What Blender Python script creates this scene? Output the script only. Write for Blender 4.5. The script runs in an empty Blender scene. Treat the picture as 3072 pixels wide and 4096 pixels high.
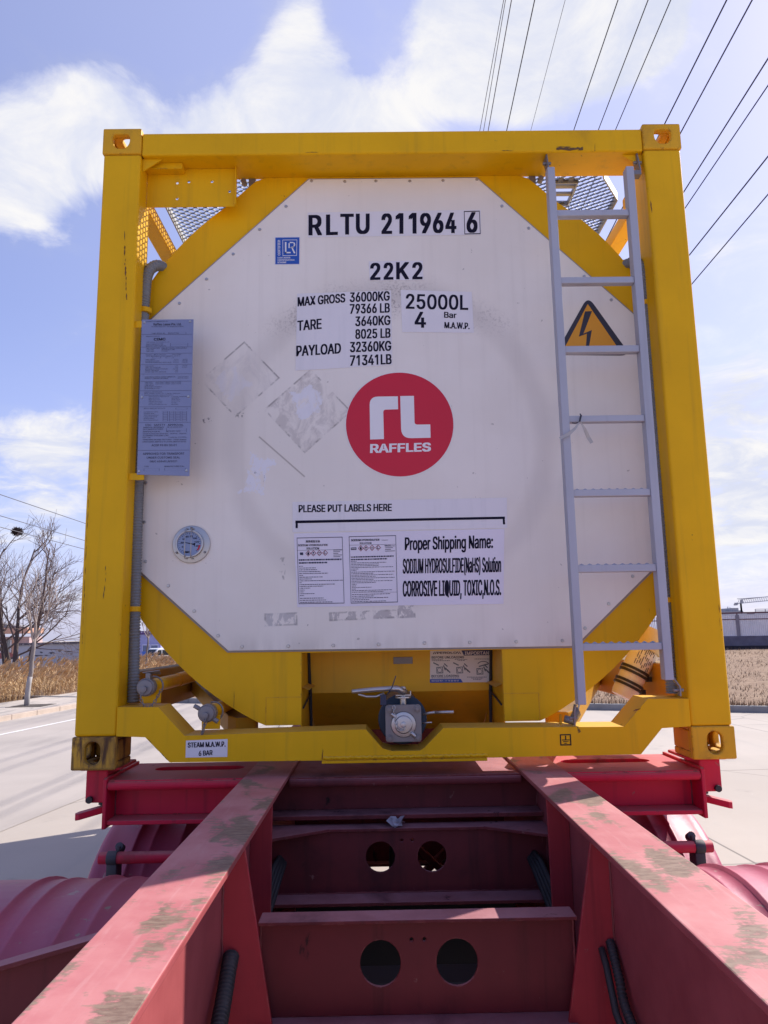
import bpy, bmesh, math, random
from math import radians, sin, cos, pi, sqrt, atan2
from mathutils import Vector
from mathutils.geometry import tessellate_polygon

scene = bpy.context.scene
COL = scene.collection
Z0 = 1.38                      # height of the container's underside above the yard

# ------------------------------------------------------------------ camera
cd = bpy.data.cameras.new('camera')
cam = bpy.data.objects.new('camera', cd)
COL.objects.link(cam)
cam.location = (-.0924, -2.8058, .4703 + Z0)
cam.rotation_euler = (1.73573603, .01591462, -.00779919)
cd.sensor_fit = 'AUTO'
cd.sensor_width = 36
cd.lens = 25.928
cd.clip_start = .05
cd.clip_end = 3000
scene.camera = cam

# ------------------------------------------------------------------ light
SUN_AZ, SUN_EL = radians(56.5), radians(40.5)
SKY_STRENGTH, CLOUD_STRENGTH, SUN_STRENGTH, EXPOSURE = .098, .65, 4.6, .58
scene.view_settings.view_transform = 'Standard'
scene.view_settings.look = 'None'
scene.view_settings.gamma = 1
scene.view_settings.exposure = EXPOSURE


def nd(t, typ, ins=None, out=0, **kw):
    n = t.nodes.new(typ)
    for k, v in kw.items():
        setattr(n, k, v)
    for k, v in (ins or {}).items():
        if isinstance(v, bpy.types.NodeSocket):
            t.links.new(v, n.inputs[k])
        else:
            if isinstance(v, tuple) and len(v) == 3 and n.inputs[k].type == 'RGBA':
                v = v + (1,)
            n.inputs[k].default_value = v
    return n.outputs[out] if len(n.outputs) else None


def mixc(t, f, a, b, mode='MIX'):
    return nd(t, 'ShaderNodeMix', {0: f, 6: a, 7: b}, 2, data_type='RGBA', blend_type=mode)


def mt(t, op, a, b=0.0, c=0.0, clamp=False):
    return nd(t, 'ShaderNodeMath', {0: a, 1: b, 2: c}, 0, operation=op, use_clamp=clamp)


def ramp(t, v, lo, hi, a=0.0, b=1.0):
    return nd(t, 'ShaderNodeMapRange', {0: v, 1: lo, 2: hi, 3: a, 4: b}, 0, interpolation_type='SMOOTHSTEP')


def mapping(t, co, scale=(1, 1, 1), loc=(0, 0, 0), rot=(0, 0, 0)):
    return nd(t, 'ShaderNodeMapping', {'Vector': co, 'Scale': scale, 'Location': loc, 'Rotation': rot})


def noise(t, co, scale, detail=5, rough=.55, dist=0.0):
    return nd(t, 'ShaderNodeTexNoise', {'Vector': co, 'Scale': scale, 'Detail': detail, 'Roughness': rough, 'Distortion': dist})


world = bpy.data.worlds.new('World')
scene.world = world
world.use_nodes = True
wt = world.node_tree
wt.nodes.clear()
wdir = nd(wt, 'ShaderNodeTexCoord', out=0)          # direction of view for a world
sky = nd(wt, 'ShaderNodeTexSky', sky_type='NISHITA', sun_disc=False, sun_elevation=SUN_EL, sun_rotation=SUN_AZ,
         altitude=50, air_density=1.0, dust_density=1.2, ozone_density=2.5)
sky = mixc(wt, 1.0, sky, (1.18, 1.08, 1.42, 1), 'MULTIPLY')
sep = nd(wt, 'ShaderNodeSeparateXYZ', {0: wdir})
sx, sy, sz = sep.node.outputs
# clouds on a flat layer far above: the direction is projected on it
hz = mt(wt, 'ADD', mt(wt, 'MAXIMUM', sz, 0.0), .22)
cpos = nd(wt, 'ShaderNodeCombineXYZ', {0: mt(wt, 'DIVIDE', sx, hz), 1: mt(wt, 'DIVIDE', sy, hz), 2: 0.0})
cn1 = noise(wt, mapping(wt, cpos, (1, 1, 1), (3.1, 7.4, 0)), 1.9, 9, .58, .25)
cn2 = noise(wt, mapping(wt, cpos, (1, 1, 1), (1.3, 2.2, 0)), 5.2, 9, .64, .6)
dens = mt(wt, 'ADD', mt(wt, 'MULTIPLY', cn1, .62), mt(wt, 'MULTIPLY', cn2, .38))


def cloud_bank(dx, dy, dz, lo, amt):
    """more cloud around one direction of the sky"""
    v = Vector((dx, dy, dz)).normalized()
    d = nd(wt, 'ShaderNodeVectorMath', {0: wdir, 1: tuple(v)}, 1, operation='DOT_PRODUCT')
    return mt(wt, 'MULTIPLY', ramp(wt, d, lo, 1.0), amt)


BANKS = []
BANKS = [(-0.343, 0.747, 0.569, 0.9945, 0.14), (-0.296, 0.740, 0.604, 0.9976, 0.16), (-0.252, 0.770, 0.586, 0.9945, 0.21), (-0.194, 0.772, 0.605, 0.9962, 0.21), (-0.132, 0.784, 0.607, 0.9962, 0.2), (-0.081, 0.770, 0.632, 0.9962, 0.23), (-0.022, 0.788, 0.615, 0.9962, 0.15), (0.027, 0.797, 0.603, 0.9962, 0.1), (-0.106, 0.715, 0.691, 0.9976, 0.12), (0.069, 0.727, 0.683, 0.9962, 0.16), (0.111, 0.739, 0.664, 0.9962, 0.15), (0.149, 0.748, 0.647, 0.9962, 0.17), (0.210, 0.734, 0.646, 0.9945, 0.16), (0.269, 0.706, 0.656, 0.9962, 0.15), (0.313, 0.687, 0.655, 0.9976, 0.14), (-0.374, 0.765, 0.525, 0.9925, 0.12), (-0.358, 0.792, 0.496, 0.9962, 0.08), (-0.407, 0.758, 0.509, 0.9976, 0.1), (-0.398, 0.840, 0.369, 0.9976, 0.09), (-0.347, 0.690, 0.635, 0.9781, -0.14), (-0.240, 0.721, 0.651, 0.9903, -0.12), (-0.177, 0.737, 0.653, 0.9945, -0.12), (0.001, 0.749, 0.662, 0.9962, -0.14), (0.385, 0.718, 0.580, 0.9877, -0.1), (-0.374, 0.829, 0.416, 0.9877, -0.1), (-0.434, 0.878, 0.202, 0.9925, 0.1), (-0.371, 0.903, 0.218, 0.9945, 0.08), (0.444, 0.868, 0.221, 0.9903, 0.14), (0.453, 0.882, 0.127, 0.9925, 0.1), (0.442, 0.895, 0.055, 0.9903, 0.08), (0.243, 0.722, 0.648, 0.9925, 0.08), (0.312, 0.699, 0.643, 0.9945, 0.1), (0.335, 0.679, 0.653, 0.9962, 0.08), (-0.397, 0.746, 0.535, 0.9962, 0.08), (-0.394, 0.779, 0.488, 0.9962, 0.07), (-0.191, 0.704, 0.684, 0.9976, 0.08), (-0.030, 0.718, 0.696, 0.9976, 0.09)]
for b in BANKS:
    dens = mt(wt, 'ADD', dens, cloud_bank(*b))
# less cloud in the half of the sky away from the sun
sund = nd(wt, 'ShaderNodeVectorMath', {0: wdir, 1: (sin(SUN_AZ) * cos(SUN_EL), cos(SUN_AZ) * cos(SUN_EL), sin(SUN_EL))}, 1, operation='DOT_PRODUCT')
dens = mt(wt, 'ADD', dens, ramp(wt, sy, -.15, .35, -.16, 0.0))
cmask = ramp(wt, dens, .45, .72)
cmask = mt(wt, 'MULTIPLY', cmask, ramp(wt, sz, -.02, .10, .45, 1.0))
# thin veil: whiter towards the horizon and towards the sun
veil = mt(wt, 'ADD', .10, mt(wt, 'ADD', ramp(wt, sund, -.1, .95, 0.0, .42), ramp(wt, sz, .0, .42, .42, 0.0)))
veil = mt(wt, 'MULTIPLY', veil, ramp(wt, sy, -.4, .4, .45, 1.0), clamp=True)
ccol = mixc(wt, ramp(wt, cn2, .35, .7), (.74, .78, .94, 1), (1.0, .985, .985, 1))
ccol = mixc(wt, cmask, (.72, .76, 1.06, 1), ccol)
cmask = mt(wt, 'MAXIMUM', cmask, veil)
bg1 = nd(wt, 'ShaderNodeBackground', {'Color': sky, 'Strength': SKY_STRENGTH})
bg2 = nd(wt, 'ShaderNodeBackground', {'Color': ccol, 'Strength': CLOUD_STRENGTH})
wmix = nd(wt, 'ShaderNodeMixShader', {0: cmask, 1: bg1, 2: bg2})
nd(wt, 'ShaderNodeOutputWorld', {'Surface': wmix})

sl = bpy.data.lights.new('sun', 'SUN')
sl.energy = SUN_STRENGTH
sl.angle = radians(.5)
sl.color = (1, .95, .87)
sun = bpy.data.objects.new('sun', sl)
COL.objects.link(sun)
sdir = Vector((sin(SUN_AZ) * cos(SUN_EL), cos(SUN_AZ) * cos(SUN_EL), sin(SUN_EL)))
sun.rotation_euler = sdir.to_track_quat('Z', 'Y').to_euler()
sun.location = (20, 20, 25)

# ------------------------------------------------------------------ mesh helpers


class M:
    def __init__(s):
        s.b = bmesh.new()
        s.mi = 0

    def face(s, vs):
        try:
            f = s.b.faces.new(vs)
            f.material_index = s.mi
            return f
        except ValueError:
            return None

    def poly(s, pts):
        return s.face([s.b.verts.new(p) for p in pts])

    def box(s, x0, x1, y0, y1, z0, z1):
        v = [s.b.verts.new((x, y, z)) for z in (z0, z1) for y in (y0, y1) for x in (x0, x1)]
        for q in ((0, 2, 3, 1), (4, 5, 7, 6), (0, 1, 5, 4), (2, 6, 7, 3), (0, 4, 6, 2), (1, 3, 7, 5)):
            s.face([v[i] for i in q])
        return s

    def extrude(s, pts, vec):
        """closed solid from a planar outline of 3-D points pushed along vec"""
        vec = Vector(vec)
        a = [s.b.verts.new(p) for p in pts]
        b = [s.b.verts.new(Vector(p) + vec) for p in pts]
        n = len(a)
        if n > 4:
            for f in tessellate_polygon([[Vector(p) for p in pts]]):
                s.face([a[i] for i in f])
                s.face([b[i] for i in reversed(f)])
        else:
            s.face(a)
            s.face(b[::-1])
        for i in range(n):
            s.face([a[(i + 1) % n], a[i], b[i], b[(i + 1) % n]])
        return s

    def prism(s, xz, y0, y1):
        return s.extrude([(x, y0, z) for x, z in xz], (0, y1 - y0, 0))

    def plate(s, outline, holes, w0, w1, fr=lambda u, v, w: (u, w, v)):
        """plate with holes; u,v in the plane, w across it"""
        loops = [outline] + holes
        ed, vs0 = [], []
        for lp in loops:
            vv = [s.b.verts.new(fr(u, v, w0)) for u, v in lp]
            vs0.append(vv)
            for i in range(len(vv)):
                ed.append(s.b.edges.new((vv[i], vv[(i + 1) % len(vv)])))
        r = bmesh.ops.triangle_fill(s.b, edges=ed, use_beauty=True)
        fs = [g for g in r['geom'] if isinstance(g, bmesh.types.BMFace)]
        mp = {}
        for li, lp in enumerate(loops):
            for v, (a, c) in zip(vs0[li], lp):
                mp[v] = s.b.verts.new(fr(a, c, w1))
        for f in fs:
            f.material_index = s.mi
            s.face([mp[v] for v in reversed(f.verts[:])])
        for vv in vs0:
            for i in range(len(vv)):
                p, q = vv[i], vv[(i + 1) % len(vv)]
                s.face([p, q, mp[q], mp[p]])
        return s

    def tube(s, path, r, n=10, cap=True, r1=None, sq=1.0):
        path = [Vector(p) for p in path]
        k = len(path)
        rs = r if isinstance(r, list) else [r + ((r1 if r1 is not None else r) - r) * i / max(1, k - 1) for i in range(k)]
        t0 = (path[1] - path[0]).normalized()
        up = Vector((0, 0, 1)) if abs(t0.z) < .9 else Vector((0, 1, 0))
        nx = t0.cross(up).normalized()
        rings = []
        for i, p in enumerate(path):
            t = (path[min(i + 1, k - 1)] - path[max(i - 1, 0)]).normalized()
            nx = (nx - t * nx.dot(t)).normalized()
            ny = t.cross(nx)
            rings.append([s.b.verts.new(p + (nx * cos(2 * pi * j / n) + ny * sin(2 * pi * j / n) * sq) * rs[i]) for j in range(n)])
        for a, b in zip(rings, rings[1:]):
            for j in range(n):
                s.face([a[j], a[(j + 1) % n], b[(j + 1) % n], b[j]])
        if cap:
            s.face(rings[0][::-1])
            s.face(rings[-1])
        return s

    def cyl(s, p0, p1, r, n=20, r1=None):
        return s.tube([p0, p1], r, n, True, r1)

    def beam(s, p0, p1, w, h, up=(0, 0, 1)):
        """square bar from p0 to p1, w wide and h high"""
        p0, p1 = Vector(p0), Vector(p1)
        t = (p1 - p0).normalized()
        a = t.cross(Vector(up)).normalized()
        b = a.cross(t)
        pts = [p0 + a * x * w / 2 + b * z * h / 2 for x, z in ((-1, -1), (1, -1), (1, 1), (-1, 1))]
        return s.extrude(pts, p1 - p0)

    def flat(s, xz, y):
        """filled flat outline facing the camera's side"""
        vs = [s.b.verts.new((x, y, z)) for x, z in xz]
        for f in tessellate_polygon([[Vector((x, z, 0)) for x, z in xz]]):
            s.face([vs[i] for i in f])
        return s

    def quad(s, q, y):
        return s.poly([(x, y, z) for x, z in q])

    def build(s, name, mat, parent=None, bevel=0.0, smooth=False, seg=2, label=None):
        bmesh.ops.recalc_face_normals(s.b, faces=s.b.faces)
        me = bpy.data.meshes.new(name)
        s.b.to_mesh(me)
        s.b.free()
        for mm in (mat if isinstance(mat, (list, tuple)) else [mat]):
            me.materials.append(mm)
        if smooth:
            for p in me.polygons:
                p.use_smooth = True
        o = bpy.data.objects.new(name, me)
        COL.objects.link(o)
        o.parent = parent
        if label:
            o['label'] = label
        if bevel:
            bv = o.modifiers.new('bevel', 'BEVEL')
            bv.width = bevel
            bv.segments = seg
            bv.limit_method = 'ANGLE'
            bv.angle_limit = radians(38)
        if smooth == 'auto':
            es = o.modifiers.new('edges', 'EDGE_SPLIT')
            es.split_angle = radians(35)
        return o


def circ(cx, cz, rx, rz=None, n=28, a0=0.0):
    rz = rz or rx
    return [(cx + rx * cos(a0 + 2 * pi * i / n), cz + rz * sin(a0 + 2 * pi * i / n)) for i in range(n)]


def slot(cx, cz, w, h, n=8):
    """upright or flat rounded slot w by h"""
    r = min(w, h) / 2
    dx, dz = w / 2 - r, h / 2 - r
    o = []
    for k, (ex, ez) in enumerate(((dx, dz), (-dx, dz), (-dx, -dz), (dx, -dz))):
        for i in range(n + 1):
            a = pi / 2 * k + pi / 2 * i / n
            o.append((cx + ex + r * cos(a), cz + ez + r * sin(a)))
    res = []
    for p in o:
        if not res or (abs(p[0] - res[-1][0]) + abs(p[1] - res[-1][1])) > 1e-5:
            res.append(p)
    if abs(res[0][0] - res[-1][0]) + abs(res[0][1] - res[-1][1]) < 1e-5:
        res.pop()
    return res


def rounded(pts, r, n=6):
    """outline with its corners rounded"""
    o = []
    k = len(pts)
    for i in range(k):
        p, a, b = Vector(pts[i]), Vector(pts[i - 1]), Vector(pts[(i + 1) % k])
        rr = r[i] if isinstance(r, (list, tuple)) else r
        if rr <= 0:
            o.append(tuple(p))
            continue
        u, v = (a - p).normalized(), (b - p).normalized()
        for j in range(n + 1):
            t = j / n
            q = (p + u * rr) * (1 - t) ** 2 + p * 2 * t * (1 - t) + (p + v * rr) * t * t
            o.append(tuple(q))
    return o


def empty(name, loc=(0, 0, 0), rz=0.0):
    o = bpy.data.objects.new(name, None)
    COL.objects.link(o)
    o.location = loc
    o.rotation_euler = (0, 0, rz)
    o.empty_display_size = .2
    return o


def tag(o, label, cat, group=None):
    o['label'] = label
    o['category'] = cat
    if group:
        o['group'] = group
    return o


def thing(name, label, cat, loc=(0, 0, 0), rz=0.0, group=None):
    return tag(empty(name, loc, rz), label, cat, group)


def structure(o):
    o['kind'] = 'structure'
    return o


def stuff(o, label, cat):
    o['kind'] = 'stuff'
    return tag(o, label, cat)


# outlines of a plain grotesque alphabet: advance, then contours as x,y runs
GLYPHS = {
    'a': (389, '160,-9,137,-7,115,-3,94,5,76,15,60,29,48,45,38,63,32,84,30,108,32,128,36,146,43,161,53,174,64,184,92,200,125,211,257,231,271,240,274,246,275,272,267,297,260,307,251,315,240,322,227,327,196,331,163,327,137,316,118,301,104,283,100,274,41,291,51,313,64,331,79,346,95,358,114,368,153,380,194,384,239,379,271,369,286,360,300,350,312,336,322,320,330,301,335,278,337,251,337,0,277,0,277,52,272,52,260,34,242,16,215,1,199,-4;192,47,211,51,228,59,242,68,254,80,263,93,270,108,274,122,276,190,259,182,147,163,122,153,103,139,97,130,93,118,92,105,93,93,96,82,102,72,119,57,142,48,156,46'),
    'b': (424, '229,-8,208,-7,189,-3,172,4,147,21,118,59,112,59,112,0,53,0,53,509,114,509,114,319,118,319,147,355,171,373,188,379,207,383,229,384,259,382,287,374,313,361,335,342,354,320,370,293,381,261,388,227,390,189,388,151,381,116,370,84,355,57,336,34,313,16,288,3,260,-6;220,47,242,49,262,55,279,66,294,80,306,97,316,117,323,139,327,163,328,189,327,215,323,239,316,261,307,281,295,298,280,311,262,322,243,328,220,330,198,328,178,322,161,312,147,299,134,282,125,263,118,241,114,216,113,189,114,162,118,138,125,115,135,95,147,78,162,65,179,55,198,49'),
    'c': (396, '207,-8,174,-5,144,3,117,16,93,35,72,58,56,85,44,116,37,150,34,187,37,225,44,260,56,291,72,318,93,341,117,360,144,374,174,382,207,384,243,381,276,371,305,356,330,335,349,308,362,277,303,262,290,289,270,311,252,321,231,328,207,330,184,328,163,321,145,310,130,296,118,278,108,258,102,236,98,212,96,187,98,163,102,139,108,117,118,97,130,80,145,66,163,55,184,49,220,47,243,52,262,60,285,80,301,107,304,117,363,102,350,70,331,43,306,21,277,5,244,-5'),
    'd': (424, '195,-8,165,-6,137,3,111,16,89,34,70,57,55,84,43,116,36,151,34,189,36,227,43,261,55,293,70,320,89,342,112,361,137,374,165,382,196,384,218,383,237,379,253,373,278,355,306,319,311,319,311,509,372,509,372,0,313,0,313,59,307,59,287,31,266,12,252,4,236,-3,217,-7;205,47,226,49,246,55,263,65,278,78,290,95,299,115,306,138,310,162,312,189,310,216,306,241,300,263,290,282,278,299,263,312,246,322,227,328,205,330,182,328,162,322,145,311,130,298,118,281,108,261,102,239,98,215,96,189,98,163,102,139,109,117,118,97,130,80,145,66,162,55,182,49'),
    'e': (404, '212,-8,177,-5,145,3,117,16,92,35,72,58,56,85,44,116,37,150,34,187,36,224,44,258,55,290,71,317,91,340,115,359,142,373,172,382,205,384,246,380,266,374,285,366,303,355,319,341,334,324,347,305,357,282,365,256,370,227,371,169,75,169,75,221,338,221,310,202,308,226,304,248,298,269,288,286,277,301,263,314,246,323,227,328,205,330,183,328,164,323,146,313,131,301,119,286,109,270,102,251,97,231,96,178,98,151,102,127,110,106,121,88,135,73,151,61,169,53,190,48,227,47,254,53,276,65,294,82,306,105,365,91,358,72,348,55,335,39,320,26,302,14,283,4,261,-3,237,-7'),
    'f': (254, '228,379,228,327,6,327,6,379;81,0,81,432,82,452,87,470,96,486,107,499,120,510,135,519,152,525,169,529,212,529,243,521,227,468,195,474,178,472,164,468,154,460,147,449,143,435,142,419,142,0'),
    'g': (425, '207,-151,180,-149,156,-146,134,-140,114,-132,97,-122,70,-97,51,-69,101,-41,122,-66,142,-82,169,-93,207,-97,236,-95,261,-87,282,-75,298,-58,308,-34,311,-6,311,68,306,68,287,41,266,23,252,16,236,10,217,6,195,5,165,7,138,14,113,27,90,43,71,65,55,90,43,120,36,154,34,191,36,229,43,263,55,293,71,320,90,342,112,361,138,374,166,382,196,384,218,383,237,379,253,373,279,356,308,319,313,319,313,379,372,379,372,-9,370,-40,363,-67,350,-90,334,-109,314,-124,291,-136,265,-144,237,-149;205,59,227,61,246,66,264,75,278,87,290,103,300,121,307,142,311,166,312,193,311,219,307,242,300,264,291,283,279,299,264,312,247,322,227,328,205,330,182,328,163,322,145,312,130,298,118,282,109,262,102,241,98,218,96,193,98,167,102,144,109,123,118,104,131,88,145,76,163,66,183,61'),
    'h': (410, '114,227,114,0,53,0,53,509,114,509,114,287,102,287,116,319,132,344,152,362,175,374,200,382,227,384,252,383,275,377,295,369,313,356,328,340,341,321,350,298,355,271,357,240,357,0,296,0,296,235,293,263,286,286,273,304,256,318,235,326,210,329,192,328,176,324,161,317,147,308,136,297,126,283,119,266,115,248'),
    'i': (167, '53,0,53,379,114,379,114,0;84,443,73,444,63,448,54,455,47,463,43,472,41,483,43,494,47,504,54,512,63,518,73,522,84,524,95,522,105,518,114,512,121,504,125,494,126,483,125,472,121,463,114,455,105,448,95,444'),
    'j': (167, '53,379,114,379,112,-52,108,-72,102,-90,92,-106,80,-119,65,-129,47,-137,27,-141,-10,-143,-10,-87,18,-85,31,-80,40,-72,47,-61,51,-46,53,-29;83,443,72,444,62,448,53,455,47,463,42,472,41,483,42,494,47,504,53,512,62,518,72,522,83,524,95,522,105,518,114,512,120,504,125,494,126,483,125,472,120,463,114,455,105,448,95,444'),
    'k': (381, '110,137,110,212,121,212,284,379,360,379,184,199,177,199;53,0,53,509,114,509,114,0;294,0,148,186,191,229,372,0'),
    'l': (189, '112,0,91,8,74,20,62,37,55,59,53,84,53,509,114,509,114,83,120,62,126,57,135,53,170,54,181,3,147,-2'),
    'm': (610, '53,0,53,379,112,379,112,295,108,295,114,314,122,331,132,346,144,358,158,368,187,382,219,386,245,383,268,375,287,361,303,342,314,320,321,295,312,295,318,312,326,329,337,343,350,356,364,366,381,375,398,381,417,385,437,386,458,385,478,380,497,372,514,361,529,346,541,328,550,307,555,283,557,255,557,0,496,0,496,254,493,279,485,298,473,313,456,323,438,329,419,330,402,329,387,326,374,320,363,312,353,302,345,290,340,277,335,247,335,0,274,0,274,260,272,280,265,297,253,311,238,322,220,328,199,330,171,326,158,320,145,312,135,302,126,289,119,274,115,257,114,238,114,0'),
    'n': (410, '114,227,114,0,53,0,53,379,112,379,112,287,102,287,116,319,132,344,152,362,175,374,200,382,227,384,252,383,275,377,295,369,313,356,328,340,341,321,350,298,355,271,357,240,357,0,296,0,296,235,293,263,286,286,273,304,256,318,235,326,210,329,192,328,176,324,161,317,147,308,136,297,126,283,119,266,115,248'),
    'o': (415, '207,-8,174,-5,144,3,117,16,93,35,72,58,56,85,44,116,37,150,34,187,37,225,44,260,56,291,72,318,93,341,117,360,144,374,174,382,207,384,241,382,271,374,299,360,323,341,343,318,359,291,371,260,379,225,381,187,379,150,371,116,359,85,343,58,323,35,299,16,271,3,241,-5;207,46,231,49,252,55,270,66,285,80,298,97,307,117,314,139,318,163,319,187,318,212,314,236,307,258,298,278,285,296,270,310,252,321,231,328,207,330,184,328,163,321,145,310,130,296,118,278,108,258,102,236,98,212,96,187,98,163,102,139,108,117,118,97,130,80,145,66,163,55,184,49'),
    'p': (424, '53,-143,53,379,112,379,112,319,118,319,137,346,158,364,171,373,188,379,207,383,229,384,259,382,287,374,313,361,335,342,354,320,370,293,381,261,388,227,390,189,388,151,381,116,370,84,355,57,336,34,313,16,288,3,260,-6,229,-8,208,-7,189,-3,173,4,147,21,118,59,114,59,114,-143;220,47,242,49,262,55,279,66,294,80,306,97,316,117,323,139,327,163,328,189,327,215,323,239,316,261,307,281,295,298,280,311,262,322,243,328,220,330,198,328,178,322,161,312,147,299,134,282,125,263,118,241,114,216,113,189,114,162,118,138,125,115,135,95,147,78,162,65,179,55,198,49'),
    'q': (424, '372,-143,311,-143,311,59,306,59,287,31,266,12,252,4,236,-3,217,-7,195,-8,165,-6,137,3,111,16,89,34,70,57,55,84,43,116,36,151,34,189,36,227,43,261,55,293,70,320,89,342,112,361,137,374,165,382,196,384,218,383,237,379,253,373,278,355,307,319,313,319,313,379,372,379;205,47,226,49,246,55,263,65,278,78,290,95,299,115,306,138,310,162,312,189,310,216,306,241,300,263,290,282,278,299,263,312,246,322,227,328,205,330,182,328,162,322,145,311,130,298,118,281,108,261,102,239,98,215,96,189,98,163,102,139,109,117,118,97,130,80,145,66,162,55,182,49'),
    'r': (259, '53,0,53,379,112,379,112,321,115,321,124,339,137,354,152,367,171,377,191,383,243,384,243,322,207,326,190,324,174,321,159,315,146,306,135,296,126,284,119,269,115,254,114,237,114,0'),
    's': (365, '182,-8,157,-7,133,-3,112,3,93,12,76,24,62,38,50,54,41,73,36,94,94,107,101,87,111,72,124,60,141,52,160,47,181,45,206,47,227,53,244,62,258,74,265,88,268,103,266,115,262,126,254,136,243,144,229,150,149,170,118,180,92,192,72,208,58,227,50,249,47,274,49,295,55,314,65,332,79,347,95,360,115,370,137,378,161,383,187,384,212,383,234,379,254,372,271,363,286,352,299,339,309,324,318,308,324,290,268,277,262,291,254,304,243,316,228,325,210,331,187,333,166,331,147,326,131,317,119,305,111,292,109,277,110,264,115,253,124,243,136,235,172,223,229,209,261,200,287,187,306,171,320,153,328,131,331,107,329,85,323,65,312,47,298,31,281,18,260,6,236,-2,210,-7'),
    't': (227, '204,379,204,327,6,327,6,379;65,471,126,471,127,83,130,70,136,61,144,55,156,51,202,54,213,2,168,-4,138,-1,113,7,92,21,77,41,68,64,65,93'),
    'u': (410, '182,-5,158,-3,135,2,115,11,97,23,82,39,69,59,60,82,54,109,53,139,53,379,114,379,114,144,116,117,124,94,137,75,154,61,175,53,200,50,218,51,234,55,249,62,263,71,274,83,283,97,290,113,295,132,296,153,296,379,357,379,357,0,298,0,298,92,307,92,294,60,277,35,257,17,234,5,209,-3'),
    'v': (389, '163,0,17,379,84,379,180,110,206,21,184,21,224,155,305,379,371,379,226,0'),
    'w': (567, '138,0,23,379,87,379,161,107,175,41,165,41,206,214,252,379,316,379,388,106,402,41,391,41,434,214,480,379,545,379,429,0,368,0,277,338,291,338,248,172,199,0'),
    'x': (379, '21,0,171,218,171,171,29,379,100,379,207,206,175,206,233,306,282,379,352,379,209,169,209,214,358,0,287,0,173,182,205,182,148,85,91,0'),
    'y': (389, '47,-139,61,-86,94,-90,113,-86,130,-74,145,-51,163,-1,17,379,84,379,180,109,206,21,184,21,224,155,305,379,371,379,196,-77,177,-107,153,-128,139,-136,109,-144'),
    'z': (380, '42,0,42,46,254,320,254,323,48,323,48,379,333,379,333,331,126,60,126,56,339,56,339,0'),
    'A': (480, '16,0,201,509,276,509,463,0,395,0,255,402,232,478,245,478,191,302,85,0;110,142,110,199,370,199,370,142'),
    'B': (456, '60,0,60,509,241,509,274,507,304,501,329,491,350,477,367,461,381,442,390,421,396,398,398,374,397,353,393,336,387,320,378,307,368,295,343,278,315,267,315,262,331,260,347,254,363,245,378,234,391,220,402,203,411,184,416,161,418,136,416,111,410,88,400,67,386,48,368,31,344,18,317,8,284,2,247,0;125,57,245,57,281,60,309,67,330,80,344,96,353,115,355,137,354,153,350,169,342,184,333,197,320,209,306,218,289,225,269,229,248,231,125,231;125,285,256,287,273,290,288,296,302,304,314,314,323,326,330,340,335,355,336,372,333,393,326,412,313,429,294,442,270,449,240,452,125,452'),
    'C': (510, '267,-7,225,-3,186,7,150,25,119,49,92,79,70,115,53,157,44,203,40,254,44,305,53,352,70,393,92,429,119,459,150,484,186,501,225,512,267,516,293,514,317,511,340,504,362,496,383,485,402,471,419,456,435,438,448,418,459,397,467,373,473,348,408,348,397,380,380,407,357,428,330,444,300,453,267,456,237,453,209,445,184,432,161,414,141,391,125,364,113,332,106,295,103,254,106,213,113,177,125,145,141,117,161,94,184,76,210,63,237,56,267,53,300,56,330,65,357,81,380,102,397,128,408,160,473,160,467,135,459,112,448,91,435,71,420,53,402,38,383,24,363,13,341,5,317,-2,293,-6'),
    'D': (502, '219,0,96,0,96,57,215,57,254,60,288,68,318,81,343,99,363,122,379,149,390,181,397,216,399,255,397,294,390,329,379,361,364,388,344,410,320,428,291,441,258,449,221,452,93,452,93,509,225,509,273,505,315,495,353,478,385,455,412,426,433,391,449,351,458,306,462,255,458,205,449,159,433,119,411,83,384,54,351,31,312,14,268,3;125,509,125,0,60,0,60,509'),
    'E': (419, '60,0,60,509,372,509,372,452,125,452,125,286,355,286,355,229,125,229,125,57,375,57,375,0'),
    'F': (410, '60,0,60,509,369,509,369,452,125,452,125,278,346,278,346,221,125,221,125,0'),
    'G': (520, '269,-7,225,-3,185,7,149,25,118,49,91,79,69,116,53,157,43,203,40,254,43,305,53,352,69,393,91,429,117,459,149,484,184,501,223,512,265,516,291,514,316,510,340,504,363,494,384,483,403,469,421,453,436,436,449,416,460,395,468,373,474,349,408,349,395,379,378,406,356,427,330,443,300,453,265,456,236,453,209,445,183,432,160,414,141,392,125,364,113,332,106,295,103,254,106,213,113,177,125,145,141,117,161,95,184,76,210,63,238,56,269,53,296,55,322,61,345,71,365,85,382,102,396,123,407,147,413,173,415,202,434,199,283,199,283,256,478,256,478,200,475,160,466,124,451,91,431,62,406,38,377,19,344,5,308,-4'),
    'H': (517, '60,0,60,509,125,509,125,289,392,289,392,509,457,509,457,0,392,0,392,232,125,232,125,0'),
    'I': (300, '31,0,31,57,118,57,118,452,31,452,31,509,269,509,269,452,183,452,183,57,269,57,269,0'),
    'J': (396, '185,-7,143,-2,106,11,75,33,52,63,38,100,33,145,33,173,98,173,98,145,100,117,108,93,122,74,139,61,160,53,185,50,209,53,230,61,248,74,261,93,269,117,272,145,272,509,336,509,336,145,332,100,318,63,294,33,263,11,227,-2'),
    'K': (467, '104,145,104,216,212,344,364,509,448,509,231,276,228,276;60,0,60,509,125,509,125,0;372,0,188,259,228,309,449,0'),
    'L': (393, '60,0,60,509,125,509,125,57,361,57,361,0'),
    'M': (628, '60,0,60,509,152,509,322,49,307,49,352,187,476,509,568,509,568,0,504,0,507,457,513,457,456,291,342,0,286,0,112,457,119,457,122,291,122,0'),
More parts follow.
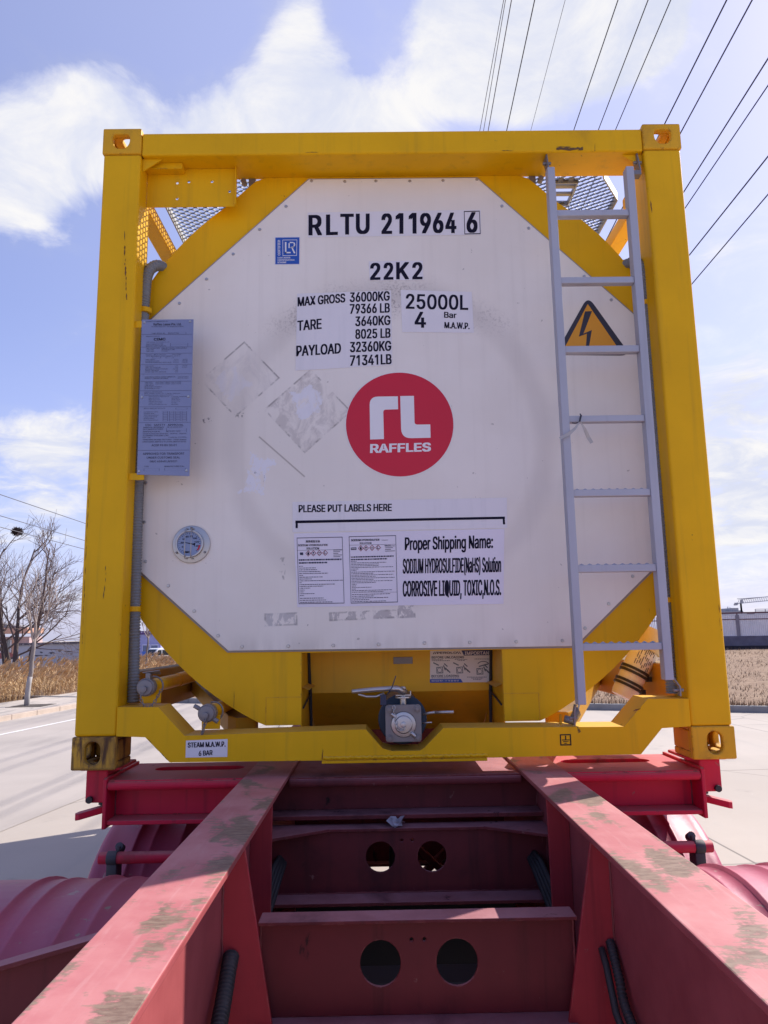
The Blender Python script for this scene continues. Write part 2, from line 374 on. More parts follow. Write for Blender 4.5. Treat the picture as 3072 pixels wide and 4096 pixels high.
    'N': (523, '60,0,60,509,136,509,388,107,414,55,405,54,399,195,399,509,463,509,463,0,387,0,108,452,119,454,125,291,125,0'),
    'O': (533, '267,-7,225,-3,186,7,150,25,119,49,92,79,70,115,53,157,44,203,40,254,44,305,53,352,70,393,92,429,119,459,150,484,186,501,225,512,267,516,309,512,348,501,384,484,415,459,442,429,464,393,480,352,490,305,493,254,490,203,480,157,464,115,442,79,415,49,384,25,348,7,309,-3;267,53,296,55,324,63,349,76,372,94,392,116,408,144,420,176,428,213,430,254,428,295,420,332,408,365,392,392,372,415,349,433,324,446,296,453,267,456,237,453,210,445,184,433,161,415,142,392,125,364,113,332,106,295,103,254,106,213,113,176,125,144,142,117,161,94,184,76,210,63,237,55'),
    'P': (445, '60,0,60,509,235,509,272,506,305,499,332,487,356,471,375,452,390,430,400,404,407,377,409,348,407,318,400,291,390,265,375,243,356,223,332,207,305,195,272,188,235,186,109,186,109,242,233,242,257,244,279,248,297,256,312,266,324,279,333,294,339,310,343,328,344,348,343,367,339,385,333,402,324,416,312,428,297,439,279,446,257,451,232,452,125,452,125,0'),
    'Q': (533, '245,159,313,159,468,-48,401,-48;267,-7,225,-3,186,7,150,25,119,49,92,79,70,115,53,157,44,203,40,254,44,305,53,352,70,393,92,429,119,459,150,484,186,501,225,512,267,516,309,512,348,501,384,484,415,459,442,429,464,393,480,352,490,305,493,254,490,203,480,157,464,115,442,79,415,49,384,25,348,7,309,-3;267,53,296,55,324,63,349,76,372,94,392,116,408,144,420,176,428,213,430,254,428,295,420,332,408,365,392,392,372,415,349,433,324,446,296,453,267,456,237,453,210,445,184,433,161,415,142,392,125,364,113,332,106,295,103,254,106,213,113,176,125,144,142,117,161,94,184,76,210,63,237,55'),
    'R': (449, '60,0,60,509,236,509,273,506,305,500,333,489,356,473,376,455,390,433,401,408,407,381,409,352,407,323,401,296,390,271,376,250,356,232,333,217,305,206,300,203,428,0,353,0,245,198,125,198,125,0;125,255,258,256,280,260,298,267,313,276,325,287,334,300,340,316,344,333,345,352,344,371,340,389,334,405,325,419,313,430,298,440,279,446,258,451,125,452'),
    'S': (447, '224,-9,188,-7,156,-1,128,9,102,23,81,40,64,60,51,83,42,109,38,137,104,137,108,118,114,102,123,88,136,76,150,66,166,59,204,50,246,50,267,54,286,60,303,69,317,79,329,92,338,106,344,122,346,139,344,154,340,168,332,179,310,197,263,217,184,239,145,253,112,269,86,289,67,313,56,341,52,372,54,400,62,425,75,448,92,468,113,484,138,498,165,508,195,514,227,516,259,514,289,508,316,498,340,484,360,468,377,449,390,427,398,403,401,378,337,378,332,402,320,421,302,437,280,449,254,456,225,459,204,457,185,454,167,448,152,440,139,430,129,418,121,405,117,391,115,376,117,359,122,345,131,334,155,315,212,293,312,264,344,248,372,226,384,213,395,198,402,180,407,161,408,139,406,112,399,87,386,64,370,43,349,25,323,11,294,0,261,-7'),
    'T': (449, '32,452,32,509,417,509,417,452,257,452,257,0,193,0,193,452'),
    'U': (517, '259,-8,220,-6,186,2,154,15,126,33,103,55,85,80,71,108,63,140,60,173,60,509,124,509,124,178,126,155,132,133,141,113,153,95,169,80,187,68,208,59,232,53,259,52,285,53,309,59,331,68,349,80,364,95,377,113,385,133,391,155,393,178,393,509,457,509,457,173,454,140,446,108,433,80,414,55,391,33,363,15,332,2,297,-6'),
    'V': (480, '204,0,16,509,84,509,225,106,248,31,235,31,290,206,395,509,463,509,278,0'),
    'W': (686, '155,0,16,509,82,509,197,40,189,40,224,196,306,509,380,509,497,40,488,40,523,196,603,509,670,509,530,0,455,0,351,391,336,475,350,475,324,347,230,0'),
    'X': (474, '18,0,217,284,217,236,29,509,104,509,236,305,243,292,232,292,298,400,374,509,446,509,259,239,259,287,456,0,382,0,244,206,230,231,244,231,182,129,91,0'),
    'Y': (472, '203,0,203,208,16,509,91,509,222,292,250,230,224,230,251,293,280,344,381,509,455,509,268,208,268,0'),
    'Z': (438, '42,0,42,46,341,476,348,454,223,452,40,452,40,509,397,509,397,462,97,33,90,54,214,57,399,57,399,0'),
    '0': (453, '227,-7,191,-3,158,7,130,24,105,48,85,77,69,113,57,155,50,202,48,254,50,306,57,353,69,395,85,431,106,461,130,484,159,502,191,512,227,516,262,512,295,502,323,484,348,461,368,431,384,395,396,353,403,306,405,254,403,202,396,155,384,113,368,77,348,48,323,24,295,7,263,-3;227,50,250,52,271,60,290,74,306,92,320,116,330,144,338,176,342,213,344,254,342,295,338,332,330,365,320,393,306,416,290,435,271,449,250,457,227,460,203,457,182,449,163,435,147,416,134,393,123,365,115,332,111,295,109,254,111,213,115,176,123,144,134,116,147,92,163,74,182,60,203,52'),
    '1': (453, '276,509,276,0,212,0,212,448,209,448,86,358,86,427,198,509'),
    '2': (453, '64,0,64,47,282,282,303,312,316,341,320,371,319,389,315,405,308,419,298,431,287,441,273,449,258,455,241,458,224,460,205,458,188,454,172,447,159,438,148,427,139,413,132,398,128,381,127,362,66,362,68,391,75,418,86,442,102,464,121,482,143,496,168,507,196,513,225,516,254,513,281,507,306,497,328,482,346,465,361,445,372,423,379,398,381,372,377,336,371,318,351,280,317,235,267,180,153,60,153,57,389,57,389,0'),
    '3': (453, '218,-7,188,-5,159,1,133,10,108,22,88,38,70,57,57,79,48,104,44,132,109,132,112,115,118,100,126,87,137,76,150,66,165,59,200,51,239,51,258,55,275,61,291,69,304,80,315,93,323,108,328,125,329,145,328,163,323,180,316,196,306,211,292,223,275,234,254,241,229,246,157,248,157,299,288,448,288,452,70,452,70,509,372,509,372,461,211,278,211,289,247,290,279,286,308,276,333,262,354,244,371,222,383,198,391,173,393,145,390,116,383,90,370,66,354,45,333,27,309,12,281,2,251,-5'),
    '4': (453, '40,105,40,158,247,509,311,509,109,166,109,163,413,163,413,105;282,0,282,318,343,318,343,0'),
    '5': (453, '221,-7,192,-5,165,1,140,11,118,25,99,41,83,60,71,82,63,105,60,130,122,130,125,115,130,102,138,89,148,78,160,68,173,60,188,54,204,51,221,50,241,51,259,56,276,64,291,75,304,89,314,104,322,122,326,141,328,162,326,183,321,203,314,221,303,237,290,251,275,262,257,270,238,275,218,277,184,273,152,262,128,246,67,253,96,509,366,509,366,452,151,452,134,301,136,301,162,318,194,330,229,334,252,332,274,328,294,321,313,311,330,299,345,285,358,269,370,251,379,231,386,210,390,187,391,163,388,132,381,102,369,76,352,52,332,32,309,15,282,3,253,-4'),
    '6': (453, '226,-7,196,-4,168,3,142,15,119,31,100,51,84,74,73,101,66,130,64,162,65,187,71,212,80,239,93,268,112,302,252,509,322,509,151,261,145,261,157,279,174,295,196,307,221,313,235,314,265,312,291,305,316,295,337,280,355,262,370,240,380,215,387,187,389,157,387,127,379,98,368,73,352,50,333,30,310,14,284,3,257,-4;226,48,245,50,263,55,279,63,293,73,304,86,314,101,322,119,326,137,327,157,326,178,322,196,314,213,304,228,293,241,279,251,263,259,245,264,226,265,207,264,190,259,174,252,160,241,148,229,138,214,131,197,126,179,125,158,126,138,131,119,138,102,148,86,160,73,174,63,190,55,207,50'),
    '7': (453, '97,0,323,448,323,452,62,452,62,509,391,509,391,449,165,0'),
    '8': (453, '226,-7,193,-5,163,1,136,11,111,25,91,42,74,62,62,84,54,109,52,135,53,156,58,176,65,195,75,212,87,228,101,241,117,252,134,260,153,265,153,267,129,276,109,289,93,308,80,330,73,354,70,380,73,405,79,429,90,450,106,469,124,485,146,498,170,508,197,514,226,516,255,514,282,508,306,498,328,485,346,469,361,450,373,429,379,405,382,380,379,354,372,330,359,308,343,289,323,276,300,267,300,265,319,260,335,252,351,241,365,228,377,212,387,195,395,176,399,156,401,135,398,109,391,84,378,62,362,42,341,25,317,11,289,1,259,-5;226,49,248,50,267,54,285,60,300,69,313,79,323,91,331,106,335,121,337,139,335,157,330,173,322,189,312,202,298,213,283,223,265,230,247,234,226,235,206,234,187,230,169,223,154,213,140,202,130,189,122,173,117,157,115,139,117,121,121,106,129,91,139,79,152,69,167,60,185,54,205,50;244,291,260,294,274,300,287,308,298,318,307,330,314,344,318,359,319,376,318,392,314,407,308,420,299,432,288,442,275,449,260,455,244,459,208,459,192,455,177,449,164,442,153,432,145,420,138,407,134,392,133,376,134,359,138,344,145,330,154,318,165,308,178,300,193,294,209,291'),
    '9': (453, '226,516,256,513,285,506,310,494,333,478,352,458,368,434,380,408,387,378,389,347,387,322,382,296,373,270,359,240,340,207,200,0,130,0,301,248,307,248,295,229,278,214,257,202,232,195,218,195,188,197,161,203,137,214,116,229,98,247,83,269,72,294,66,321,64,352,66,382,73,411,85,436,101,459,120,479,143,494,168,506,196,513;226,460,207,459,190,454,174,446,160,435,148,423,138,407,131,390,127,372,125,352,127,331,131,313,138,295,148,280,160,268,174,257,190,250,207,245,226,243,245,245,263,249,279,257,293,267,305,280,314,295,322,312,326,330,327,350,326,371,322,390,314,407,305,422,293,435,279,446,263,454,245,459'),
    '.': (188, '95,-4,83,-3,73,1,63,9,55,18,51,29,50,41,51,53,55,64,63,73,73,81,83,85,95,87,107,85,118,81,128,73,135,64,140,53,141,41,140,29,135,18,128,9,118,1,107,-3'),
    ',': (188, '38,-119,68,71,137,71,84,-119'),
    ':': (188, '95,-4,83,-3,73,1,63,9,55,18,51,29,50,41,51,53,55,64,63,73,73,81,83,85,95,87,107,85,118,81,128,73,135,64,140,53,141,41,140,29,135,18,128,9,118,1,107,-3;95,271,83,272,73,277,63,284,55,294,51,304,50,316,51,328,55,339,63,349,73,356,83,360,95,362,107,360,118,356,128,349,135,339,140,328,141,316,140,304,135,294,128,284,118,277,107,272'),
    ';': (188, '38,-119,68,71,137,71,84,-119;103,271,92,272,81,277,71,284,64,294,59,304,58,316,59,328,64,339,71,349,81,356,92,360,103,362,116,360,126,356,136,349,143,339,148,328,149,316,148,304,143,294,136,284,126,277,116,272'),
    '/': (249, '235,533,71,-76,14,-76,178,533'),
    '\\': (249, '178,-76,14,533,71,533,235,-76'),
    '(': (273, '89,207,90,244,101,324,119,403,145,477,160,510,177,539,236,539,204,466,179,390,161,313,152,241,152,176,160,115,177,50,202,-19,236,-96,177,-96,150,-46,128,4,111,55,99,106,92,156'),
    ')': (273, '37,-96,72,-18,97,52,113,116,121,177,121,241,112,313,94,390,69,466,37,539,97,539,113,510,142,441,164,364,179,283,183,244,184,207,182,156,174,104,161,53,144,3,123,-47,97,-96'),
    '-': (453, '337,244,337,188,114,188,114,244'),
    '&': (448, '197,-7,165,-5,136,1,110,12,88,26,69,42,54,62,43,84,36,108,34,133,36,154,40,173,47,189,70,220,120,264,237,352,255,375,261,394,262,405,260,420,255,434,245,445,233,454,219,459,201,461,178,457,159,447,145,431,138,411,138,386,145,363,204,284,438,0,364,0,108,310,87,344,81,361,77,379,75,398,77,420,82,440,91,458,102,474,117,488,134,499,154,507,176,512,200,513,224,512,246,507,266,499,283,488,297,475,308,459,317,442,322,424,324,404,320,375,309,349,291,325,256,293,135,202,121,188,110,174,103,161,98,146,97,131,98,115,102,101,109,87,118,76,130,66,143,57,158,51,175,48,193,46,213,48,232,52,251,59,269,69,286,81,301,95,315,112,327,131,336,151,343,174,348,198,349,224,408,224,406,194,403,167,397,144,380,107,333,47,315,30,294,17,271,7,246,-1,221,-5'),
    "'": (206, '78,318,70,509,136,509,128,318'),
    '%': (676, '175,283,155,284,137,289,121,297,107,308,95,320,86,335,80,351,76,369,75,412,76,431,80,448,87,464,96,479,107,492,121,503,137,511,155,515,175,517,196,515,214,511,230,503,244,492,255,479,264,464,270,448,274,431,276,388,274,369,270,351,264,335,255,320,244,308,230,297,214,289,196,284;175,327,191,329,203,335,212,346,218,358,222,372,223,412,222,428,219,441,213,454,204,464,191,470,175,473,160,470,148,464,138,454,132,441,128,428,127,388,128,372,132,358,138,346,147,335,160,329;501,-10,481,-8,462,-3,446,5,432,15,421,28,412,43,406,59,402,77,400,120,402,138,406,156,412,172,421,187,433,200,447,210,463,218,481,223,501,225,522,223,540,218,556,210,570,200,581,187,590,172,596,156,600,138,601,95,600,77,596,59,589,43,580,28,569,15,555,5,540,-3,521,-8;501,35,517,37,529,43,538,53,544,66,548,80,549,120,548,135,544,149,538,162,529,172,517,178,501,180,486,178,473,172,464,162,458,149,454,135,453,95,454,80,458,66,464,53,473,43,485,37;132,0,482,509,540,509,191,0'),
    '#': (440, '242,0,326,509,377,509,294,0;10,140,19,192,400,192,391,140;64,0,147,509,198,509,115,0;40,316,49,368,429,368,421,316'),
    '<': (453, '65,178,65,220,388,383,388,316,142,200,144,204,144,194,142,198,388,81,388,15'),
    '>': (453, '387,178,65,15,65,81,310,198,308,194,308,204,310,200,65,316,65,383,387,220'),
    ' ': (188, ''),
}

_font_cache = {}


def glyphs(body, res=3):
    """flat triangles of one line of lettering"""
    if body in _font_cache:
        return _font_cache[body]
    vs, fs, x = [], [], 0
    if all(ch in GLYPHS for ch in body):
        for ch in body:
            adv, data = GLYPHS[ch]
            if data:
                loops = []
                for run in data.split(';'):
                    n = [int(q) for q in run.split(',')]
                    loops.append([Vector((n[i] + x, n[i + 1], 0)) for i in range(0, len(n), 2)])
                area = [sum(a.x * b.y - b.x * a.y for a, b in zip(lp, lp[1:] + lp[:1])) for lp in loops]
                main = max(area, key=abs)
                outer = [lp for lp, k in zip(loops, area) if k * main > 0]
                inner = [lp for lp, k in zip(loops, area) if k * main < 0]
                for g, lp in enumerate(outer):                  # strokes that overlap lie a hair apart
                    grp = [lp] + (inner if g == 0 else [])
                    base = len(vs)
                    for q in grp:
                        vs += [(p.x / 1000, p.y / 1000, g) for p in q]
                    fs += [tuple(base + i for i in f) for f in tessellate_polygon(grp)]
            x += adv
    else:                                                       # other scripts come from the built-in face
        cu = bpy.data.curves.new('lettering', 'FONT')
        cu.body = body
        cu.resolution_u = 2
        cu.fill_mode = 'FRONT'
        ob = bpy.data.objects.new('lettering', cu)
        COL.objects.link(ob)
        me = bpy.data.meshes.new_from_object(ob.evaluated_get(bpy.context.evaluated_depsgraph_get()))
        vs = [(v.co.x, v.co.y, 0) for v in me.vertices]
        fs = [tuple(p.vertices) for p in me.polygons]
        bpy.data.objects.remove(ob)
        bpy.data.curves.remove(cu)
        bpy.data.meshes.remove(me)
    _font_cache[body] = (vs, fs)
    return vs, fs


def txt(m, body, q, y, bold=0.0, res=3):
    """letters as flat faces filling the quad q (top left, top right, bottom right, bottom left) on the plane y;
    bold thickens the strokes by laying copies a little to both sides"""
    vs, fs = glyphs(body, res)
    x0, x1 = min(v[0] for v in vs), max(v[0] for v in vs)
    z0, z1 = min(v[1] for v in vs), max(v[1] for v in vs)
    tl, tr, br, bl = [Vector(p) for p in q]
    hgt = (tl - bl).length
    offs = [(0, 0)]
    if bold:
        offs = [(-1, -.5), (1, -.5), (-1, .5), (1, .5), (0, 0)]
    wid = (tr - tl).length
    bu, bv = bold * hgt / wid, bold
    for k, (ox, oz) in enumerate(offs):
        nv = []
        for (x, z, g) in vs:
            u = bu + (x - x0) / (x1 - x0) * (1 - 2 * bu) + ox * bu
            v = bv / 2 + (z - z0) / (z1 - z0) * (1 - bv) + oz * bv
            p = (tl * v + bl * (1 - v)) * (1 - u) + (tr * v + br * (1 - v)) * u
            nv.append(m.b.verts.new((p.x, y - k * .00003 - g * .00002, p.y)))
        for f in fs:
            m.face([nv[i] for i in f])


def lerp_quad(q, u, v):
    """u to the right, v downwards"""
    tl, tr, br, bl = [Vector(p) for p in q]
    p = (tl * (1 - u) + tr * u) * (1 - v) + (bl * (1 - u) + br * u) * v
    return (p.x, p.y)


def sub_quad(q, u0, v0, u1, v1):
    return (lerp_quad(q, u0, v0), lerp_quad(q, u1, v0), lerp_quad(q, u1, v1), lerp_quad(q, u0, v1))


def frame_lines(m, q, w, y):
    """thin outline of a quad"""
    pts = [Vector(p) for p in q]
    c = sum(pts, Vector((0, 0))) / 4
    inn = [p + (c - p).normalized() * w * 1.4 for p in pts]
    for i in range(4):
        a, b = pts[i], pts[(i + 1) % 4]
        d, e = inn[(i + 1) % 4], inn[i]
        m.poly([(v.x, y, v.y) for v in (a, b, d, e)])


# ------------------------------------------------------------------ materials


def newmat(name):
    m = bpy.data.materials.new(name)
    m.use_nodes = True
    t = m.node_tree
    t.nodes.clear()
    b = t.nodes.new('ShaderNodeBsdfPrincipled')
    o = t.nodes.new('ShaderNodeOutputMaterial')
    t.links.new(b.outputs[0], o.inputs[0])
    return m, t, b


def setin(t, b, **kw):
    for k, v in kw.items():
        k = k.replace('_', ' ')
        if isinstance(v, bpy.types.NodeSocket):
            t.links.new(v, b.inputs[k])
        else:
            if isinstance(v, tuple) and len(v) == 3:
                v = v + (1,)
            b.inputs[k].default_value = v


def shade(c, k):
    return tuple(min(1, x * k) for x in c[:3]) + (1,)


def paint(name, col, rough=.45, var=.1, dust=None, wear=None, streak=None, metal=0.0, bump=.08, spec=.5, scale=3.0, edge=None):
    """painted or bare surface with slow colour drift; dust = (colour, amount) settles on upward faces;
    wear = list of (colour, lo, hi, noise scale, stretch); streak = (colour, amount) of vertical runs"""
    m, t, b = newmat(name)
    co = nd(t, 'ShaderNodeTexCoord', out=3)
    n1 = noise(t, co, scale, 6)
    c = mixc(t, ramp(t, n1, .3, .7), shade(col, 1 - var), shade(col, 1 + var))
    if streak:
        n = noise(t, mapping(t, co, (22, 22, 1.1)), 1.0, 4, .6)
        c = mixc(t, mt(t, 'MULTIPLY', ramp(t, n, .52, .78), streak[1]), c, streak[0] + (1,))
    r = nd(t, 'ShaderNodeMapRange', {0: n1, 3: rough - .07, 4: rough + .1})
    if dust:
        nz = nd(t, 'ShaderNodeSeparateXYZ', {0: nd(t, 'ShaderNodeNewGeometry', out=1)}, 2)
        n = noise(t, co, 9, 7, .65)
        f = mt(t, 'MULTIPLY', ramp(t, nz, .35, .9), mt(t, 'MULTIPLY', ramp(t, n, .2, .75, .55, 1.0), dust[1]))
        c = mixc(t, f, c, dust[0] + (1,))
        r = mt(t, 'ADD', r, mt(t, 'MULTIPLY', f, .25), clamp=True)
    for k, (wc, lo, hi, sc, st) in enumerate(wear or []):
        n = noise(t, mapping(t, co, st, (k * 3.7, k * 1.9, k * 2.3)), sc, 8, .62, .4)
        f = ramp(t, n, lo, hi)
        c = mixc(t, f, c, wc + (1,))
        r = mt(t, 'ADD', r, mt(t, 'MULTIPLY', f, .2), clamp=True)
    if edge:                                                    # paint knocked off along the edges: (colour, radius, lo, hi)
        bn = nd(t, 'ShaderNodeBevel', {'Radius': edge[1]}, samples=4)
        dp_ = nd(t, 'ShaderNodeVectorMath', {0: bn, 1: nd(t, 'ShaderNodeNewGeometry', out=1)}, 1, operation='DOT_PRODUCT')
        n = noise(t, co, 24, 6, .7)
        f = mt(t, 'MULTIPLY', ramp(t, dp_, .90, .985, 1.0, 0.0), ramp(t, n, edge[2], edge[3]))
        c = mixc(t, f, c, edge[0] + (1,))
    setin(t, b, Base_Color=c, Roughness=r, Metallic=metal)
    b.inputs['Specular IOR Level'].default_value = spec
    if bump:
        bn = noise(t, co, 45, 4)
        t.links.new(nd(t, 'ShaderNodeBump', {'Strength': bump, 'Distance': .004, 'Height': bn}), b.inputs['Normal'])
    return m


RUST = (.13, .045, .02)
YEL = (.78, .425, .003)
yellow = paint('yellow_paint', YEL, .45, .06, spec=.2, dust=((.52, .40, .20), .35),
               wear=[(RUST, .735, .80, 7, (3, 3, .55)), ((.40, .22, .02), .60, .85, 2.2, (1, 1, .6)), (RUST, .715, .745, 2.2, (11, 11, .9)), ((.20, .11, .03), .70, .74, 26, (1, 1, .7))],
               streak=((.42, .24, .02), .38), edge=((.30, .15, .03), .009, .56, .68))
yellow_worn = paint('worn_yellow_paint', (.72, .38, .015), .5, .1, spec=.25, dust=((.45, .33, .18), .4),
                    wear=[((.42, .23, .03), .52, .75, 5, (1, 1, .8)), ((.12, .06, .025), .68, .74, 11, (2.2, 2.2, .8))], streak=((.3, .17, .03), .4), edge=((.16, .07, .025), .011, .50, .62))
yellow_rusty = paint('rusty_yellow_paint', (.62, .33, .02), .6, .12, dust=((.40, .28, .15), .4),
                    wear=[((.30, .16, .03), .40, .66, 7, (1.5, 1.5, .6)), ((.10, .05, .025), .50, .66, 13, (2.4, 2.4, .45))], streak=((.16, .08, .03), .7), edge=((.07, .035, .02), .020, .36, .5))
yellow_inside = paint('yellow_paint_inside', YEL, .5, .08, streak=((.42, .24, .02), .3))  # same yellow without dust and chips, for the valve recess
shaded_yellow = paint('shaded_side_rail_paint', (.48, .25, .010), .5, .12, spec=.25, dust=((.12, .10, .08), .9), wear=[(RUST, .70, .78, 5, (2, 1, 1))])  # yellow darkened to stand in for shade, with dark dust on top
red = paint('red_paint', (.62, .014, .05), .48, .10, spec=.3, dust=((.46, .22, .20), .75),
            wear=[((.05, .02, .02), .73, .8, 9, (1, 1, 1)), ((.16, .04, .04), .58, .75, 3, (1, 1, .6)), ((.30, .16, .13), .66, .72, 16, (1, 2, 1))], streak=((.22, .01, .03), .5), edge=((.14, .05, .04), .008, .52, .64))
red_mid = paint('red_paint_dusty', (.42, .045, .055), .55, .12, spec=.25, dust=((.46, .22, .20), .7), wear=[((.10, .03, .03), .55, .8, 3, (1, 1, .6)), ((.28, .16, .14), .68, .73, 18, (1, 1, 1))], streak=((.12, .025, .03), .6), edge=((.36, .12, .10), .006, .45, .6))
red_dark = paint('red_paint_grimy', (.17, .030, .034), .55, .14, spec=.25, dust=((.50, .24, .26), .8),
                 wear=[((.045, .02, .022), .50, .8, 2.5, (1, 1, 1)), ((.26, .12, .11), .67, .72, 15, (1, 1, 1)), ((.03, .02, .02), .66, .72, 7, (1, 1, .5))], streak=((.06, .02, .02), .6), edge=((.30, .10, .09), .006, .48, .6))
fender_red = paint('fender_plastic', (.36, .024, .082), .42, .12, dust=((.42, .17, .20), .38),
                   wear=[((.46, .24, .24), .60, .85, 3.5, (1, 1, 1)), ((.13, .04, .06), .60, .75, 2.0, (1, 1, 1)), ((.40, .28, .24), .63, .70, 12, (1, 1, 1)), ((.30, .21, .17), .66, .70, 30, (1, 1, 1))], bump=.2)
steel = paint('brushed_steel', (.50, .48, .47), .36, .08, metal=.85, wear=[((.25, .23, .22), .62, .85, 14, (1, 1, 1))])
dull_steel = paint('dull_cast_steel', (.235, .215, .215), .5, .12, metal=.5, wear=[((.2, .17, .15), .6, .8, 30, (1, 1, 1))], bump=.25)
alu = paint('ladder_aluminium', (.40, .41, .47), .52, .05, metal=.12, streak=((.27, .27, .30), .35))
galv = paint('galvanised_grating', (.34, .34, .335), .5, .12, metal=.6)
black = paint('black_rubber', (.03, .028, .03), .6, .15, dust=((.12, .11, .10), .5))
conduit_mat = paint('grey_corrugated_hose', (.20, .21, .22), .55, .1, dust=((.25, .23, .21), .4))
blue_plastic = paint('blue_gasket', (.012, .03, .06), .5, .1)
dark_gap = paint('dark_sealant', (.03, .03, .035), .7, .1)
ink = paint('dark_ink', (.010, .009, .024), .6, .05, bump=0, spec=.12)
ink_thin = paint('thin_ink', (.05, .05, .09), .6, .05, bump=0, spec=.12)
white_film = paint('white_sticker', (.76, .73, .755), .5, .025, bump=0, streak=((.56, .55, .57), .3))
paper = paint('paper_label', (.76, .715, .80), .55, .025, bump=0)
logo_red = paint('logo_red', (.58, .006, .032), .45, .04, bump=0)
logo_white = paint('logo_white', (.78, .76, .78), .5, .02, bump=0)
blue_film = paint('blue_film', (.016, .085, .42), .45, .05, bump=0)
navy_film = paint('navy_film', (.02, .03, .14), .45, .05, bump=0)
orange_film = paint('orange_film', (.70, .30, .012), .45, .03, bump=0)
plate_mat = paint('etched_data_plate', (.245, .265, .40), .42, .05, metal=.35, bump=0, wear=[((.16, .17, .25), .6, .9, 3, (1, 1, 1))])
glass_dark = paint('dark_glass', (.015, .018, .022), .08, .05, bump=0)
bag = paint('clear_plastic', (.45, .42, .39), .35, .15)


def panel_material():
    """off-white cladding sheet with a pressed-on ring stain, specks of dirt and remains of peeled placards"""
    m, t, b = newmat('white_cladding')
    co = nd(t, 'ShaderNodeTexCoord', out=3)
    xyz = nd(t, 'ShaderNodeSeparateXYZ', {0: co}).node.outputs
    X, Zc = xyz[0], xyz[2]
    n1 = noise(t, co, 2.2, 5)
    c = mixc(t, ramp(t, n1, .3, .7), (.80, .735, .655, 1), (.86, .80, .73, 1))
    n2 = noise(t, mapping(t, co, (26, 26, .8)), 1.0, 4, .6)
    c = mixc(t, mt(t, 'MULTIPLY', ramp(t, n2, .5, .8), .13), c, (.50, .44, .37, 1))
    # ring stain
    cx, cz = (-0.033,1.268)
    dx, dz = mt(t, 'SUBTRACT', X, cx), mt(t, 'SUBTRACT', Zc, cz)
    wob = mt(t, 'MULTIPLY', mt(t, 'SUBTRACT', noise(t, co, 3.5, 4), .5), .07)
    rad = mt(t, 'ADD', mt(t, 'SQRT', mt(t, 'ADD', mt(t, 'MULTIPLY', dx, dx), mt(t, 'MULTIPLY', dz, dz))), wob)
    ring = mt(t, 'MULTIPLY', ramp(t, rad, .57, .63), ramp(t, rad, .648, .72, 1.0, 0.0))
    c = mixc(t, mt(t, 'MULTIPLY', ring, .25), c, (.47, .42, .39, 1))
    inner = ramp(t, rad, .55, .62, 1.0, 0.0)
    c = mixc(t, mt(t, 'MULTIPLY', inner, .12), c, (.62, .59, .58, 1))
    # specks in the upper part of the ring
    sp = noise(t, co, 95, 3, .7)
    top = mt(t, 'MULTIPLY', mt(t, 'MULTIPLY', ramp(t, rad, .50, .62), ramp(t, rad, .64, .76, 1.0, 0.0)), ramp(t, dz, .42, .58))
    arc = mt(t, 'MULTIPLY', top, ramp(t, noise(t, co, 5, 4), .3, .6))
    c = mixc(t, mt(t, 'MULTIPLY', mt(t, 'MULTIPLY', ramp(t, sp, .50, .62), arc), .75), c, (.27, .22, .20, 1))
    c = mixc(t, mt(t, 'MULTIPLY', top, .28), c, (.47, .43, .41, 1))

    # peeled placards: diamonds and strips of leftover glue
    def mark(px, pz, half, rot, col, amt, lo, hi, sc, edge=.0, wob=None):
        nonlocal c
        ux = mt(t, 'ADD', mt(t, 'MULTIPLY', mt(t, 'SUBTRACT', X, px), cos(rot)), mt(t, 'MULTIPLY', mt(t, 'SUBTRACT', Zc, pz), sin(rot)))
        uz = mt(t, 'SUBTRACT', mt(t, 'MULTIPLY', mt(t, 'SUBTRACT', Zc, pz), cos(rot)), mt(t, 'MULTIPLY', mt(t, 'SUBTRACT', X, px), sin(rot)))
        hx, hz = half
        d = mt(t, 'MAXIMUM', mt(t, 'SUBTRACT', mt(t, 'ABSOLUTE', ux), hx), mt(t, 'SUBTRACT', mt(t, 'ABSOLUTE', uz), hz))
        if wob:
            d = mt(t, 'ADD', d, mt(t, 'MULTIPLY', mt(t, 'SUBTRACT', noise(t, co, wob[0], 6, .65), .5), wob[1]))
        ins = ramp(t, d, -.004, .002, 1.0, 0.0)
        g = ramp(t, noise(t, mapping(t, co, (1.6, 1, 1), (px * 9, 0, pz * 5)), sc, 8, .68, .8), lo, hi)
        f = mt(t, 'MULTIPLY', mt(t, 'MULTIPLY', ins, g), amt)
        c = mixc(t, f, c, col + (1,))
        if edge:
            e = mt(t, 'MULTIPLY', mt(t, 'MULTIPLY', ramp(t, d, -.010, -.003), ins), ramp(t, noise(t, co, 13, 5, .7), .46, .58))
            c = mixc(t, mt(t, 'MULTIPLY', e, edge), c, (.20, .17, .15, 1))
    q = pi / 4
    mark(*(-0.655,1.535), (.125, .112), q - .04, (.55, .505, .48), .45, .42, .66, 7, .75)
    mark(*(-0.372,1.394), (.132, .128), q - .05, (.49, .44, .41), .62, .40, .62, 12, .7)
    mark(*(-0.383,1.431), (.055, .065), .3, (.76, .75, .80), .85, .36, .5, 14, .0, (11, .16))
    mark(*(-0.686,1.514), (.06, .06), .7, (.72, .71, .77), .5, .35, .65, 7, .0, (9, .12))
    mark(*(-0.576,1.124), (.045, .075), -.25, (.78, .77, .82), .9, .40, .5, 13, .0, (17, .12))
    mark(*(-0.576,1.099), (.05, .04), -.25, (.16, .14, .15), .8, .60, .64, 22, .0)
    mark(*(-0.478,1.199), (.128, .0035), q*-.94, (.33, .28, .23), .85, .30, .42, 20)
    mark(*(-0.788,1.358), (.018, .010), .3, (.18, .15, .14), .9, .5, .56, 60)
